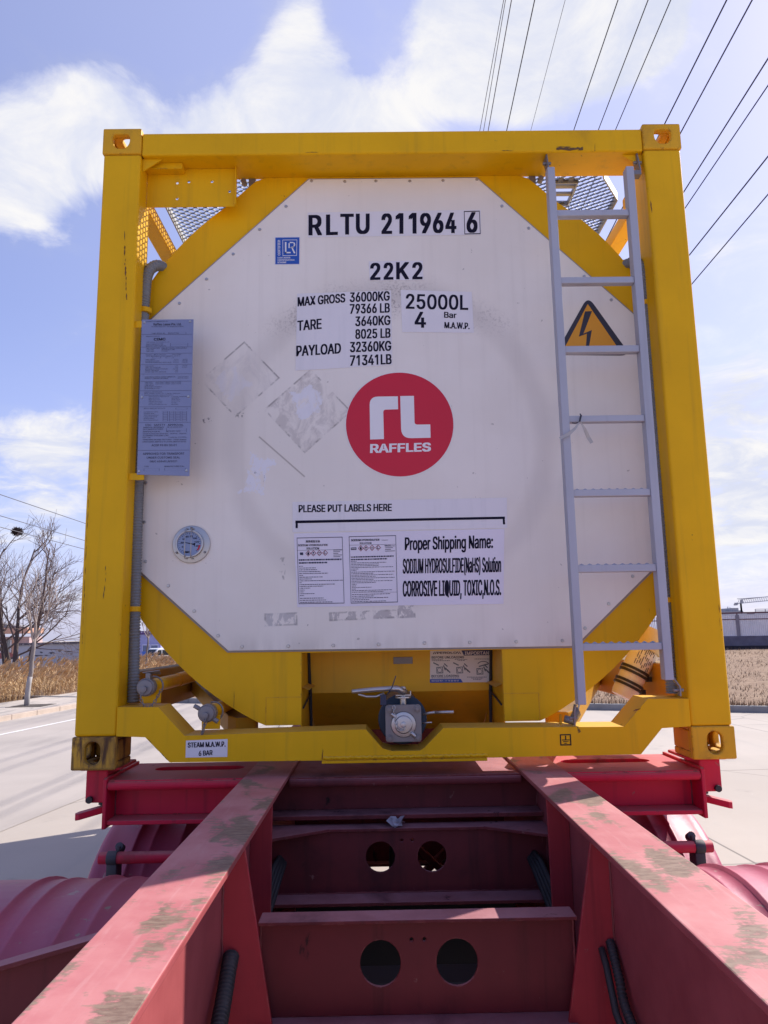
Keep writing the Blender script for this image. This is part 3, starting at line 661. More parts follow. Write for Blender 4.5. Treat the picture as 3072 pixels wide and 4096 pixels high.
    mark(*(-0.65,1.378), (.016, .010), 0.0, (.22, .19, .17), .9, .5, .56, 60)
    mark(*(-0.477,0.537), (.066, .026), .02, (.50, .47, .46), .85, .44, .50, 16, .5)
    mark(*(-0.122,0.549), (.165, .018), .03, (.47, .43, .41), .85, .46, .51, 14, .5)
    mark(*(0.021,0.562), (.036, .028), .03, (.47, .43, .41), .9, .46, .50, 18, .5)
    mark(*(-0.472,0.739), (.012, .045), .0, (.40, .36, .33), .8, .5, .56, 26)
    # dirt hugging the lower edge and loose grime
    low = mt(t, 'MULTIPLY', ramp(t, Zc, .42, .50, 1.0, 0.0), ramp(t, noise(t, mapping(t, co, (14, 14, 2)), 1.2, 5), .35, .7))
    c = mixc(t, mt(t, 'MULTIPLY', low, .30), c, (.36, .31, .27, 1))
    g2 = noise(t, co, 38, 2, .6)
    c = mixc(t, mt(t, 'MULTIPLY', ramp(t, g2, .74, .78), .55), c, (.25, .21, .19, 1))
    setin(t, b, Base_Color=c, Roughness=nd(t, 'ShaderNodeMapRange', {0: n1, 3: .36, 4: .5}))
    bn = noise(t, mapping(t, co, (1, 1, 1)), 2.6, 3)
    t.links.new(nd(t, 'ShaderNodeBump', {'Strength': .25, 'Distance': .02, 'Height': bn}), b.inputs['Normal'])
    return m


cladding = panel_material()


def rail_top_material():
    """dusty, walked-on flange: faded red with worn brown-grey patches"""
    m, t, b = newmat('worn_red_flange')
    co = nd(t, 'ShaderNodeTexCoord', out=3)
    nz = nd(t, 'ShaderNodeSeparateXYZ', {0: nd(t, 'ShaderNodeNewGeometry', out=1)}, 2)
    upf = ramp(t, nz, .5, .9)
    n1 = noise(t, co, 6, 7, .6)
    c = mixc(t, ramp(t, n1, .3, .7), (.30, .062, .066, 1), (.37, .085, .088, 1))
    top = mixc(t, ramp(t, n1, .35, .68), (.46, .145, .15, 1), (.54, .215, .21, 1))
    lines = noise(t, mapping(t, co, (30, 3, 1)), 2, 5, .65)
    top = mixc(t, mt(t, 'MULTIPLY', ramp(t, lines, .5, .8), .35), top, (.60, .36, .34, 1))
    pat = noise(t, mapping(t, co, (2.0, 1.15, 1), (2.4, .9, 0)), 3.6, 8, .55, .35)
    fine = noise(t, mapping(t, co, (9, 26, 1)), 3, 7, .7)
    pm = mt(t, 'ADD', pat, mt(t, 'MULTIPLY', mt(t, 'SUBTRACT', fine, .5), .36))
    pcol = mixc(t, ramp(t, fine, .35, .65), (.115, .082, .055, 1), (.24, .185, .13, 1))
    top = mixc(t, mt(t, 'MULTIPLY', ramp(t, pm, .535, .605), .88), top, pcol)
    chips = noise(t, co, 55, 4, .7)
    top = mixc(t, ramp(t, chips, .70, .74), top, (.10, .06, .05, 1))
    c = mixc(t, upf, c, top)
    setin(t, b, Base_Color=c, Roughness=mt(t, 'ADD', .48, mt(t, 'MULTIPLY', upf, .12)))
    t.links.new(nd(t, 'ShaderNodeBump', {'Strength': .25, 'Distance': .004, 'Height': pm}), b.inputs['Normal'])
    return m


rail_top = rail_top_material()

# ================================================================== TANK CONTAINER
tank = thing('tank_container', 'yellow framed tank container with a white octagonal end panel, riding on the red trailer', 'tank container', (0, 0, Z0))
L = 6.058


def casting(name, sx, z0, top):
    """hollow corner casting with its three openings"""
    m = M()
    xo, xi = sx * 1.219, sx * 1.057
    if not top:
        xi = sx * 1.057
    x0, x1 = min(xo, xi), max(xo, xi)
    z1 = z0 + .118
    y0, y1 = 0.0, .178
    e = .026
    cx = (x0 + x1) / 2 + sx * .004
    cz = (z0 + z1) / 2
    if top:
        fh = rounded([(cx - .034, cz + .031), (cx - .036, cz - .008), (cx - .018, cz - .034), (cx + .018, cz - .034), (cx + .036, cz - .008), (cx + .034, cz + .031)], .014, 4)
    else:
        fh = slot(cx, cz, .056, .082)
    m.plate([(x0, z0), (x1, z0), (x1, z1), (x0, z1)], [fh], y0, y0 + e)
    sxo = xo - sx * e
    m.plate([(y0 + e, z0), (y1, z0), (y1, z1), (y0 + e, z1)], [slot((y0 + y1) / 2 + .01, cz, .075, .055)], min(xo, sxo), max(xo, sxo), lambda u, v, w: (w, u, v))
    hz = (z1 - e, z1) if top else (z0, z0 + e)
    xa, xb = (x0, x1 - e) if sx > 0 else (x0 + e, x1)
    m.plate([(xa, y0 + e), (xb, y0 + e), (xb, y1), (xa, y1)], [slot((xa + xb) / 2, .095, .062, .115)], hz[0], hz[1], lambda u, v, w: (u, v, w))
    oz = (z0, z0 + e * .6) if top else (z1 - e * .6, z1)
    if not top:
        m.box(xa, xb, y1 - .014, y1 - .0005, z0 + e, z1 - e * .6)
    m.box(xa, xb, y0 + e, y1, oz[0], oz[1])
    sxi = xi + sx * e * .7
    m.box(min(xi, sxi), max(xi, sxi), y0 + e, y1, z0 + e if not top else z0 + e * .6, z1 - e if top else z1 - e * .6)
    return m.build(name, yellow_worn, tank, .006)


castings = []
for sx in (-1, 1):
    castings.append(casting('corner_casting', sx, 0.0, False))
    castings.append(casting('corner_casting', sx, 2.473, True))
castings[0]['label'] = 'rusty scraped lower corner casting'
castings[0].data.materials[0] = yellow_rusty

posts = []
for sx in (-1, 1):
    m = M()
    a, b = sorted((sx * 1.058, sx * 1.213))
    m.box(a, b, .004, .148, .1185, 2.4725)
    posts.append(m.build('corner_post', yellow, tank, .010, seg=3))

rust_flat = paint('rust_scar', (.17, .060, .022), .75, .3, bump=.3)
grease = paint('dark_rub_mark', (.16, .085, .025), .7, .3)


def scar(parent, a, b, w, y, mat=None, seed=0):
    """ragged scrape through the paint, from a to b on the plane y, as a chain of slivers"""
    rnd = random.Random(seed)
    a, b = Vector(a), Vector(b)
    t_ = (b - a).normalized()
    n_ = Vector((-t_.y, t_.x))
    m = M()
    d, ln = 0.0, (b - a).length
    while d < ln:
        s_ = rnd.uniform(.012, .05)
        k = rnd.uniform(.25, 1.0) * w
        o = n_ * rnd.gauss(0, w * .5)
        p0, p1 = a + t_ * d + o, a + t_ * min(d + s_, ln) + o
        m.flat([tuple(p0), tuple(p0.lerp(p1, .4) + n_ * k), tuple(p1), tuple(p0.lerp(p1, .55) - n_ * k * .7)], y)
        d += s_ * rnd.uniform(.6, 1.5)
    m.build('paint_scar', mat or rust_flat, parent)


scar(posts[0], (-1.108,2.06), (-1.091,1.823), .0042, .0031, None, 1)
scar(posts[0], (-1.112,2.127), (-1.105,2.02), .0022, .0031, grease, 2)
scar(posts[0], (-1.124,0.747), (-1.126,0.619), .0030, .0031, grease, 3)
scar(posts[0], (-1.203,1.064), (-1.2,0.452), .0016, .0031, None, 4)
scar(posts[1], (1.201,0.565), (1.203,0.465), .0022, .0031, None, 5)
scar(posts[1], (1.07,2.238), (1.07,2.18), .0040, .0031, None, 6)
m = M()
m.box(-1.0565, 1.0565, .006, .184, 2.468, 2.572)
top_rail = m.build('top_rail', yellow, tank, .009, seg=3)
for i in range(7):
    scar(top_rail, (0.687,2.479), (0.802,2.481), .0055, .0049 - i * .00012, grease, 20 + i)
scar(top_rail, (0.457,2.473), (0.506,2.474), .0020, .0050, grease, 8)
scar(top_rail, (-0.372,2.473), (-0.315,2.474), .0020, .0050, grease, 9)
for sx in (-1, 1):                                            # corner stiffeners under the rail
    m = M()
    m.extrude([(sx * 1.057, .03, 2.467), (sx * .975, .03, 2.467), (sx * 1.057, .03, 2.41)], (0, .006, 0))
    m.build('corner_gusset', yellow, tank)

# bottom rail: stepped at the posts, with a trough in the middle for the valve
top = [(-1.056,0.223), (-0.907,0.22), (-0.808,0.117), (-.165,.128), (-.143,.128), (-.083,.060), (-.050,.050), (.055,.050), (.072,.060), (.143,.128), (.165,.128),
       (0.81,0.122), (0.905,0.221), (1.069,0.218)]
top[0] = (-1.057, top[0][1])
top[-1] = (1.057, top[-1][1])
bot = [(1.057, .119), (0.949,0.114), (0.865,0.023), (.30, .021), (-.30, .021), (-0.858,0.024), (-0.951,0.114), (-1.057, .119)]
m = M()
m.prism(top + bot, .0, .160)
bottom_rail = m.build('bottom_rail', yellow, tank, .007, seg=3)
m = M()                                                        # doubler plate with a rough weld bead below the trough
pth = [(-.30 + .6 * i / 60, -.004 + .003 * sin(i * 1.9), .030 + .002 * sin(i * 2.7)) for i in range(61)]
m.tube(pth, .0065, 6)
m.box(-.305, .30, -.004, .075, .010, .0205)
m.build('doubler_plate', yellow, bottom_rail, .002)

scar(bottom_rail, (-0.944,0.11), (-0.865,0.03), .0018, -.0010, grease, 11)
scar(bottom_rail, (0.845,0.177), (0.877,0.187), .0045, -.0010, None, 12)
# end ring: yellow plate with the round saddle outline
R0, CZ = 1.262, 1.27
half = [(.555, 2.467), (.60, 2.452), (.645, 2.412), (.695, 2.362)]
a0 = atan2(2.362 - CZ, .695)
a1 = atan2(.150 - CZ, .56)
arc = []
for i in range(41):
    a = a0 + (a1 - a0) * i / 40
    rr = R0 + .028 * max(0, 1 - i / 9)
    arc.append((min(1.20, rr * cos(a)), CZ + rr * sin(a)))
half = half + arc + [(.535, .129), (.397, .129), (.397, .405)]
outline = half + [(-x, z) for x, z in reversed(half)]
m = M()
m.prism(outline, .166, .178)
end_ring = m.build('end_ring', yellow, tank)
# folded seams of the saddle plate
for sx in (-1, 1):
    m = M()
    m.box(sx * .535 - .0015, sx * .535 + .0015, .1645, .166, .13, .235)
    m.box(min(sx * .397, sx * .535), max(sx * .397, sx * .535), .1645, .166, .2335, .2365)
    m.build('weld_seam', yellow_worn, end_ring)

# white octagonal cladding panel
oct_ = [(-0.368,2.448), (0.371,2.447), (1.032,1.788), (1.032,.728), (0.686,0.414), (-0.683,0.418), (-1.040,.735), (-1.040,1.800)]
m = M()
m.prism(oct_, .150, .1585)
panel = m.build('end_panel', cladding, tank, .0025)
m = M()
cxo = sum(p[0] for p in oct_) / 8
czo = sum(p[1] for p in oct_) / 8
big = [(cxo + (x - cxo) * 1.0075, czo + (z - czo) * 1.0075) for x, z in oct_]
m.prism(big, .1590, .1655)
m.build('panel_seal', paint('grey_seal', (.30, .28, .27), .6, .1), panel)

screws = [(-0.356,2.439),(-0.21,2.435),(-0.074,2.436),(0.075,2.434),(0.221,2.435),(0.37,2.438),(-0.467,2.319),(-0.58,2.211),(-0.693,2.098),(-0.805,1.984),(-0.917,1.875),(0.475,2.31),(0.587,2.204),(0.71,2.081),(0.816,1.977),(0.925,1.868),(-1.031,1.097),(-1.031,0.935),(-1.021,0.775),(-0.926,0.677),(-0.82,0.575),(-0.724,0.477),(-0.629,0.433),(-0.447,0.432),(-0.27,0.432),(-0.091,0.433),(0.09,0.436),(0.269,0.435),(0.453,0.435),(0.636,0.436),(0.729,0.483),(0.829,0.578),(0.933,0.686)]
m = M()
m.cyl((0, -.0040, 0), (0, .0, 0), .0052, 12, .0072)
m.cyl((0, -.0046, 0), (0, -.0038, 0), .0026, 6)
sc0 = m.build('screw', steel, panel, smooth='auto')
sc0.location = (screws[0][0], .150, screws[0][1])
for x, z in screws[1:]:
    o = sc0.copy()
    COL.objects.link(o)
    o.parent = panel
    o.location = (x, .150, z)

# recess for the outlet valve
m = M()
m.box(-.3955, .3955, .450, .456, .228, .412)                   # upper back plate
m.extrude([(-.3955, .450, .2275), (.3955, .450, .2275), (.3955, .80, .03), (-.3955, .80, .03)], (0, .006, .004))
for sx in (-1, 1):
    a, b = sorted((sx * .396, sx * .4015))
    m.extrude([(a, .4565, .2275), (a, .80, .03), (a, .4565, .03)], (b - a, 0, 0))
m.box(-.4015, -.396, .179, .456, .06, .412)
m.box(.396, .4015, .179, .456, .06, .412)
m.box(-.3955, .3955, .179, .4495, .4125, .418)
recess = m.build('valve_recess', yellow_inside, tank)
for sx in (-1, 1):
    m = M()
    m.tube([(sx * .390, .40, .408), (sx * .391, .43, .33), (sx * .386, .44, .22), (sx * .384, .45, .08)], .007, 8)
    m.tube([(sx * .392, .20, .19), (sx * .388, .32, .21), (sx * .386, .44, .225)], .004, 6)
    m.build('sealant_bead', dark_gap, recess)
m = M()
m.box(*sorted(((-0.028,0.374)[0], (0.055,0.373)[0])), .4455, .4495, *sorted(((-0.028,0.374)[1], (-0.029,0.345)[1])))
m.build('rating_tag', dull_steel, recess, .001)

# ---- outlet valve
valve = empty('outlet_valve')
valve.parent = tank
vx, vz = -.004, .148


def part(m, name, mat, parent, bevel=0.0, smooth=False):
    return m.build(name, mat, parent, bevel, smooth)


m = M()
m.plate(rounded([(vx - .066, vz - .066), (vx + .066, vz - .066), (vx + .066, vz + .066), (vx - .066, vz + .066)], .013, 4), [circ(vx, vz - .004, .046, n=24)], -.004, .014)
m.cyl((vx, .0142, vz), (vx, .16, vz), .052, 24)
m.box(vx - .055, vx + .055, .03, .10, vz - .055, vz + .055)
part(m, 'valve_body', dull_steel, valve, .002)
m = M()
m.cyl((vx, -.009, vz - .004), (vx, .012, vz - .004), .045, 28)
m.cyl((vx, -.014, vz - .004), (vx, -.0085, vz - .004), .030, 24, .034)
m.cyl((vx, -.020, vz - .004), (vx, -.0135, vz - .004), .011, 14)
for a in (2.4, -.8):
    m.cyl((vx + .040 * cos(a), -.012, vz - .004 + .040 * sin(a)), (vx + .060 * cos(a), -.012, vz - .004 + .060 * sin(a)), .007, 10)
part(m, 'outlet_cap', steel, valve, .0012, 'auto')
for ax, az in ((-1, -1), (-1, 1), (1, -1), (1, 1)):
    m = M()
    m.cyl((vx + ax * .051, -.012, vz + az * .051), (vx + ax * .051, -.0045, vz + az * .051), .0115, 12)
    m.cyl((vx + ax * .051, -.018, vz + az * .051), (vx + ax * .051, -.0115, vz + az * .051), .0075, 6)
    part(m, 'flange_bolt', dull_steel, valve, .001)
m = M()
m.cyl((vx, .10, vz + .004), (vx, .112, vz + .004), .093, 36)
m.cyl((vx, .118, vz + .004), (vx, .150, vz + .004), .088, 36)
part(m, 'rear_flange', blue_plastic, valve, .003)
m = M()
m.cyl((vx, .16, vz), (vx, .47, vz + .02), .075, 28)
part(m, 'outlet_pipe', dull_steel, valve)
m = M()
m.cyl((vx + .002, .055, vz + .05), (vx + .002, .055, vz + .125), .012, 16)
m.cyl((vx + .002, .055, vz + .086), (vx + .002, .055, vz + .092), .030, 24)
m.box(vx - .026, vx + .032, .045, .068, vz + .094, vz + .099)
m.box(vx + .028, vx + .0325, .047, .066, vz + .098, vz + .112)
m.cyl((vx + .002, .055, vz + .099), (vx + .002, .055, vz + .128), .010, 12)
part(m, 'valve_stem', steel, valve, .001)
hp = [(vx + .006, .045, vz + .108), (vx - .022, .03, vz + .122), (vx - .055, .015, vz + .124), (vx - .12, -.005, vz + .122), (vx - .188, -.018, vz + .118)]
m = M()
m.tube(hp, [.022, .020, .016, .015, .013], 12, sq=.6)
m.tube([(vx - .165, -.012, vz + .108), (vx - .135, -.008, vz + .098), (vx - .10, -.002, vz + .097), (vx - .07, .008, vz + .108)], .0045, 8)
part(m, 'valve_handle', steel, valve, smooth=True)
m = M()
m.tube([(vx - .058, -.004, vz + .104), (vx - .04, -.01, vz + .13), (vx - .025, -.012, vz + .172)], .0022, 6)
m.box(vx - .084, vx - .062, -.004, .002, vz + .066, vz + .104)
part(m, 'seal_tag', paint('dark_blue_seal', (.012, .02, .06), .4), valve, .001)
m = M()
m.tube([(vx + .072, .02, vz + .028), (vx + .10, .012, vz + .034), (vx + .12, .0, vz + .037)], .005, 8)
m.tube([(vx + .118, .0, vz + .037), (vx + .183, -.03, vz + .040)], .0055, 10)
m.tube([(vx + .07, .02, vz - .003), (vx + .105, .01, vz + .0)], .003, 6)
part(m, 'locking_pin', steel, valve, smooth=True)


def chain(m, pts, pitch=.013, r=.0016, w=.0045):
    """small oval links threaded along a path"""
    pts = [Vector(p) for p in pts]
    seg = [(b - a).length for a, b in zip(pts, pts[1:])]
    tot = sum(seg)
    n = max(2, int(tot / pitch))

    def at(d):
        for a, b, l in zip(pts, pts[1:], seg):
            if d <= l:
                return a.lerp(b, d / l)
            d -= l
        return pts[-1]
    for i in range(n):
        a, b = at(tot * i / n), at(tot * (i + 1) / n)
        t = (b - a).normalized()
        s = t.cross(Vector((0, 1, 0)) if abs(t.y) < .8 else Vector((1, 0, 0))).normalized()
        if i % 2:
            s = t.cross(s)
        c = (a + b) / 2
        hl = (b - a).length / 2 + r
        ring = [c + t * (hl * cos(q)) + s * (w * sin(q)) for q in [2 * pi * k / 10 for k in range(11)]]
        m.tube(ring, r, 5, False)


m = M()
chain(m, [(vx - .034, -.014, vz + .064), (vx - .036, -.016, vz + .035), (vx - .030, -.018, vz + .012), (vx - .024, -.024, vz - .014), (vx - .008, -.025, vz - .028), (vx + .002, -.021, vz - .012)])
part(m, 'cap_chain', steel, valve, smooth=True)

# ---- steam pipe stubs with chained caps on the lower left
for k, (cx, cy, cz, zb, wpl) in enumerate(((-.962, .03, .291, .229, (-.993, -.920)), (-.732, .03, .193, .129, (-.763, -.694)))):
    st = empty('steam_pipe')
    st.parent = tank
    m = M()
    m.cyl((cx, .052, cz), (cx + .015, .40, cz + .004), .026, 20)
    m.cyl((cx + .015, .40, cz + .004), (cx + .06, 1.1, cz + .03), .028, 20)
    part(m, 'pipe', yellow, st, smooth='auto')
    m = M()
    m.box(wpl[0], wpl[1], .075, .081, zb + .0005, cz - .012)
    m.box(wpl[0], wpl[0] + .005, .0815, .11, zb + .0005, cz - .02)
    part(m, 'bracket', yellow, st, .0015)
    m = M()
    m.cyl((cx, .018, cz), (cx, .055, cz), .0335, 24)
    m.cyl((cx - .001, .010, cz - .001), (cx - .001, .0185, cz - .001), .028, 24, .032)
    m.cyl((cx - .003, -.002, cz - .006), (cx - .003, .011, cz - .006), .0125, 14)
    if k == 0:
        m.box(cx - .002, cx + .016, .02, .05, cz + .03, cz + .052)
        m.extrude([(cx - .012, .015, cz + .052), (cx + .052, .015, cz + .060), (cx + .046, .055, cz + .044), (cx - .016, .055, cz + .050)], (0, 0, .004))
    else:
        m.cyl((cx - .050, .030, cz + .028), (cx - .022, .030, cz + .012), .008, 10)
        m.cyl((cx + .020, .028, cz - .018), (cx + .040, .028, cz - .032), .009, 10)
    part(m, 'pipe_cap', dull_steel, st, .0012, 'auto')
    m = M()
    m.tube([(cx + .012 + .034 * cos(a), .085, cz + .036 * sin(a)) for a in [pi * .62 - i * pi * 1.25 / 12 for i in range(13)]], .0035, 8)
    part(m, 'ring_clip', dull_steel, st, smooth=True)
    m = M()
    if k == 0:
        chain(m, [(cx - .008, .0, cz - .015), (cx - .010, -.002, cz - .04), (cx + .004, .0, cz - .066), (cx + .02, .01, cz - .075), (cx + .035, .03, cz - .05), (cx + .045, .07, cz - .012)], .012)
    else:
        chain(m, [(cx - .002, .0, cz - .01), (cx - .004, -.003, cz - .045), (cx - .012, -.002, cz - .074), (cx - .004, -.004, cz - .05), (cx + .003, .0, cz - .015)], .012)
    part(m, 'cap_chain', dull_steel, st, smooth=True)

# ---- side rails, braces, shell, walkways
for sx in (-1, 1):
    m = M()
    a, b = sorted((sx * 1.10, sx * 1.172))
    m.box(a, b, .149 if sx < 0 else .33, L - .149, 2.372, 2.443)
    if sx > 0:
        m.box(a - .03, b, .27, .33, 2.385, 2.445)
    m.build('top_side_rail', yellow, tank, .006)
    m = M()
    a, b = sorted((sx * 1.085, sx * 1.165))
    m.box(a, b, .1495, L - .149, .155, .335)
    m.build('bottom_side_rail', shaded_yellow, tank, .008)
    for far in (0, 1):
        y0, y1 = (.20, 1.36) if not far else (L - .20, L - 1.36)
        p0, p1 = Vector((sx * .645, y0 + (.09 if not far else -.09), .088)), Vector((sx * 1.085, y1, .205))
        m = M()
        t = (p1 - p0).normalized()
        n = Vector((t.y, -t.x, 0)).normalized() * .062
        pts = [p0 + n, p0 + n * .6 - t * .055, p0 - n * .6 - t * .055, p0 - n, p1 - n, p1 + n]
        m.extrude(pts, (0, 0, .072))
        m.build('diagonal_brace', shaded_yellow, tank, .006)

m = M()
prof = [(.86, 1.12), (.93, 1.17), (1.03, 1.185), (L - .50, 1.185), (L - .30, 1.16), (L - .179, 1.05)]
for (ya, ra), (yb, rb) in zip(prof, prof[1:]):
    m.tube([(0, ya, CZ), (0, yb, CZ)], ra, 72, False, rb)
shell = m.build('tank_shell', paint('shell_cladding', (.66, .645, .63), .4, .05), tank, smooth='auto')
for y in (1.3, 2.1, 3.03, 4.05, 5.05):
    m = M()
    m.tube([(1.19 * cos(a), y, CZ + 1.19 * sin(a)) for a in [2 * pi * i / 60 for i in range(61)]], .012, 6, False)
    m.build('strap', dull_steel, shell, smooth=True)


def grating(m, x0, x1, y0, y1, z, inside, px=.048, py=.0160):
    """expanded metal: wavy strands that meet at every other crest"""
    rows = int((y1 - y0) / py)
    for k in range(rows + 1):
        yc = y0 + k * py
        pts = []
        n = int((x1 - x0) / (px / 7))
        for i in range(n + 1):
            x = x0 + (x1 - x0) * i / n
            ph = 2 * pi * x / px + (pi if k % 2 else 0)
            c = cos(ph)
            pts.append((x, yc + py * .50 * (abs(c) ** .7) * (1 if c > 0 else -1)))
        run = []
        for p in pts + [None]:
            if p is not None and inside(*p):
                run.append(p)
                continue
            if len(run) > 2:
                for (xa, ya), (xb, yb) in zip(run, run[1:]):
                    w = .0055
                    vs = [m.b.verts.new(q) for q in ((xa, ya - w, z - .006), (xb, yb - w, z - .006), (xb, yb + w, z + .006), (xa, ya + w, z + .006))]
                    m.face(vs)
                    v2 = [m.b.verts.new((q.co.x, q.co.y, q.co.z - .003)) for q in vs]
                    m.face(v2[::-1])
            run = []


# skirt that joins the end ring to the tank, open round the valve recess
m = M()
for k in range(72):
    a, b = radians(-70 + 320 * k / 72), radians(-70 + 320 * (k + 1) / 72)
    m.poly([(1.075 * cos(t), y, CZ + 1.075 * sin(t)) for t, y in ((a, .179), (b, .179), (b, .88), (a, .88))])
m.build('ring_skirt', yellow, tank, smooth=True)
walk = []
for sx in (-1, 1):
    w = empty('walkway')
    w.parent = tank
    m = M()
    if sx < 0:
        grating(m, -1.06, -.55, .19, 2.6, 2.50, lambda x, y: True)
    else:
        def ins(x, y):
            if x > .955 + (y - .23) * .75:
                return False
            if .735 < x < .845 and .26 < y < .42:
                return False
            return True
        grating(m, .55, 1.06, .19, 2.6, 2.50, ins)
    m.build('grating', galv, w)
    m = M()
    xo, xi = sx * 1.065, sx * .54
    ys = .20 if sx < 0 else .37
    a, b = sorted((xo, xo - sx * .006))
    m.box(a, b, ys, 2.6, 2.468, 2.512)
    a, b = sorted((xi, xi - sx * .006))
    m.box(a, b, .19, 2.6, 2.468, 2.512)
    if sx > 0:
        m.beam((.945, .195, 2.49), (1.062, .37, 2.49), .006, .044)
        for y in (.30, .36):
            m.cyl((.735, y, 2.50), (.845, y, 2.50), .011, 10)
        for x in (.735, .845):
            m.box(x - .003, x + .003, .25, .43, 2.482, 2.508)
        for y in (.25, .427):
            m.box(.7385, .8415, y, y + .006, 2.482, 2.508)
    for y in (.75, 1.4, 2.0, 2.55):
        a, b = sorted((xi, xo - sx * .0065))
        m.box(a, b - .0005, y, y + .03, 2.470, 2.488)
    m.build('walkway_frame', galv, w)
    m = M()
    xb = sx * .605
    m.box(min(xb, xb + sx * .03), max(xb, xb + sx * .03), .17, .186, 2.43, 2.467)
    m.cyl((xb + sx * .05, .155, 2.448), (xb + sx * .05, .185, 2.448), .012, 10)
    m.build('walkway_bracket', dull_steel, w, .001)

# the same end frame closes the far end
for src in castings + posts + [top_rail, end_ring]:
    o = src.copy()
    if 'label' in o:
        del o['label']
    COL.objects.link(o)
    o.parent = tank
    o.rotation_euler = (0, 0, pi)
    o.location = (0, L, 0)
m = M()
m.box(-1.0565, 1.0565, L - .112, L - .001, .03, .2)
m.build('bottom_rail', yellow, tank, .007)
m = M()
m.prism(oct_, L - .158, L - .15)
m.build('end_panel', shell.data.materials[0], tank)

# ---- plate with spare bolt holes beside the top left corner
m = M()
q = [(-1.066,2.408), (-0.678,2.473), (-0.675,2.289), (-1.061,2.289)]
x0, x1, z0, z1 = -1.057, q[1][0], q[2][1], 2.467
hs = [(-0.929,2.401), (-0.879,2.407), (-0.779,2.407), (-0.703,2.36), (-0.927,2.328)]
m.plate([(x0, z0), (x1, z0), (x1, z1), (x0, z1)], [circ(a, b, .0062, n=10) for a, b in hs], .098, .103)
m.box(x1 + .0003, x1 + .005, .080, .103, z0, 2.467)
m.box(x0, x0 + .16, .055, .0975, 2.440, 2.4672)
m.build('sign_bracket', yellow, tank, .0012)

# ---- corrugated cable conduits


def corrugated(m, path, r, pitch=.0115, n=14):
    path = [Vector(p) for p in path]
    # smooth the path
    dense = []
    for i in range(len(path) - 1):
        p0, p1, p2, p3 = path[max(i - 1, 0)], path[i], path[i + 1], path[min(i + 2, len(path) - 1)]
        k = max(2, int((p2 - p1).length / (pitch / 4)))
        for j in range(k):
            t = j / k
            dense.append(.5 * ((2 * p1) + (p2 - p0) * t + (2 * p0 - 5 * p1 + 4 * p2 - p3) * t * t + (3 * p1 - p0 - 3 * p2 + p3) * t ** 3))
    dense.append(path[-1])
    rs, d = [], 0.0
    for i, p in enumerate(dense):
        if i:
            d += (p - dense[i - 1]).length
        rs.append(r * (1 + .12 * cos(2 * pi * d / pitch)))
    m.tube(dense, rs, n)


CY = .118
lp = [(-0.984,2.056), (-1.015,2.048), (-1.045,1.998), (-1.055,1.893), (-1.058,1.728), (-1.053,1.135), (-1.049,0.796), (-1.043,0.47), (-1.037,0.23)]
rp = [(0.986,2.046), (1.029,2.037), (1.057,1.989), (1.058,1.867), (1.061,1.62), (1.06,1.28), (1.058,0.933), (1.047,0.599), (1.042,0.225)]
for k, (pp, bands) in enumerate(((lp, ((-1.05,1.827), (-1.048,0.585))), (rp, ((1.062,1.834), (1.053,0.588))))):
    path = [(x, CY + (.10 if i == 0 else .03 if i == 1 else 0), z) for i, (x, z) in enumerate(pp)]
    path[-1] = (path[-1][0], CY, .2295)
    m = M()
    corrugated(m, path, .0215)
    cd_ = m.build('conduit', conduit_mat, tank, smooth=True)
    for bx, bz in bands:
        m = M()
        sx = -1 if bx < 0 else 1
        m.tube([(bx, CY, bz - .010), (bx, CY, bz + .010)], .0265, 20)
        a, b = sorted((bx + sx * .015, sx * 1.0575))
        m.box(a, b, CY - .026, CY - .018, bz - .010, bz + .010)
        m.build('clamp', yellow, cd_, .001)

# ---- bolted ladder on the right
lad = empty('ladder')
lad.parent = tank
for x0, x1, zb in ((.632, .662, .207), (.957, .989, .290)):
    m = M()
    m.box(x0, x1, -.050, -.006, zb, 2.36)
    m.build('stile', alu, lad, .0025)
for k, (z0, z1) in enumerate(((2.144, 2.170), (1.850, 1.876), (1.558, 1.585), (1.274, 1.299), (.980, 1.006), (.690, .717), (.400, .426))):
    m = M()
    m.box(.6623, .9567, -.044, -.012, z0, z1)
    if k > 3:
        for i in range(9):
            x = .68 + i * .031
            m.tube([(x - .009, -.03, z1 - .002), (x, -.03, z1 + .0035), (x + .009, -.03, z1 - .002)], .004, 6)
    m.build('rung', alu, lad, .002)
for x, sgn in ((.647, 0), (1.037, 1)):                       # tabs that hold it under the top rail and on the bottom rail
    xs = x - (.0 if not sgn else .006)
    m = M()
    m.extrude([(xs, .02, 2.467), (xs, .075, 2.467), (xs, .03, 2.372), (xs, -.006, 2.372)], (.006, 0, 0))
    m.cyl((xs - .014, .025, 2.425), (xs + .020, .025, 2.425), .007, 8)
    if sgn:
        m.box(.985, 1.0365, -.0055, .03, 2.352, 2.372)
    else:
        m.box(.6525, .662, -.0055, .03, 2.345, 2.372)
    m.build('bracket', dull_steel, lad, .001)
m = M()
m.extrude([(.626, -.03, .2065), (.626, -.006, .2065), (.620, -.004, .180), (.620, -.004, .131), (.620, -.022, .131), (.620, -.028, .180)], (.006, 0, 0))
m.cyl((.606, -.015, .158), (.634, -.015, .158), .006, 8)
m.build('bracket', dull_steel, lad, .001)
m = M()
m.extrude([(.990, -.03, .300), (.990, -.006, .300), (1.012, -.012, .265), (1.012, -.012, .2305), (1.012, -.034, .2305), (1.012, -.034, .265)], (.006, 0, 0))
m.cyl((.992, -.024, .252), (1.03, -.024, .252), .006, 8)
m.build('bracket', dull_steel, lad, .001)
m = M()
m.box(.576, .584, .010, .018, .1295, .168)
m.build('stop_peg', shaded_yellow, tank, .002)
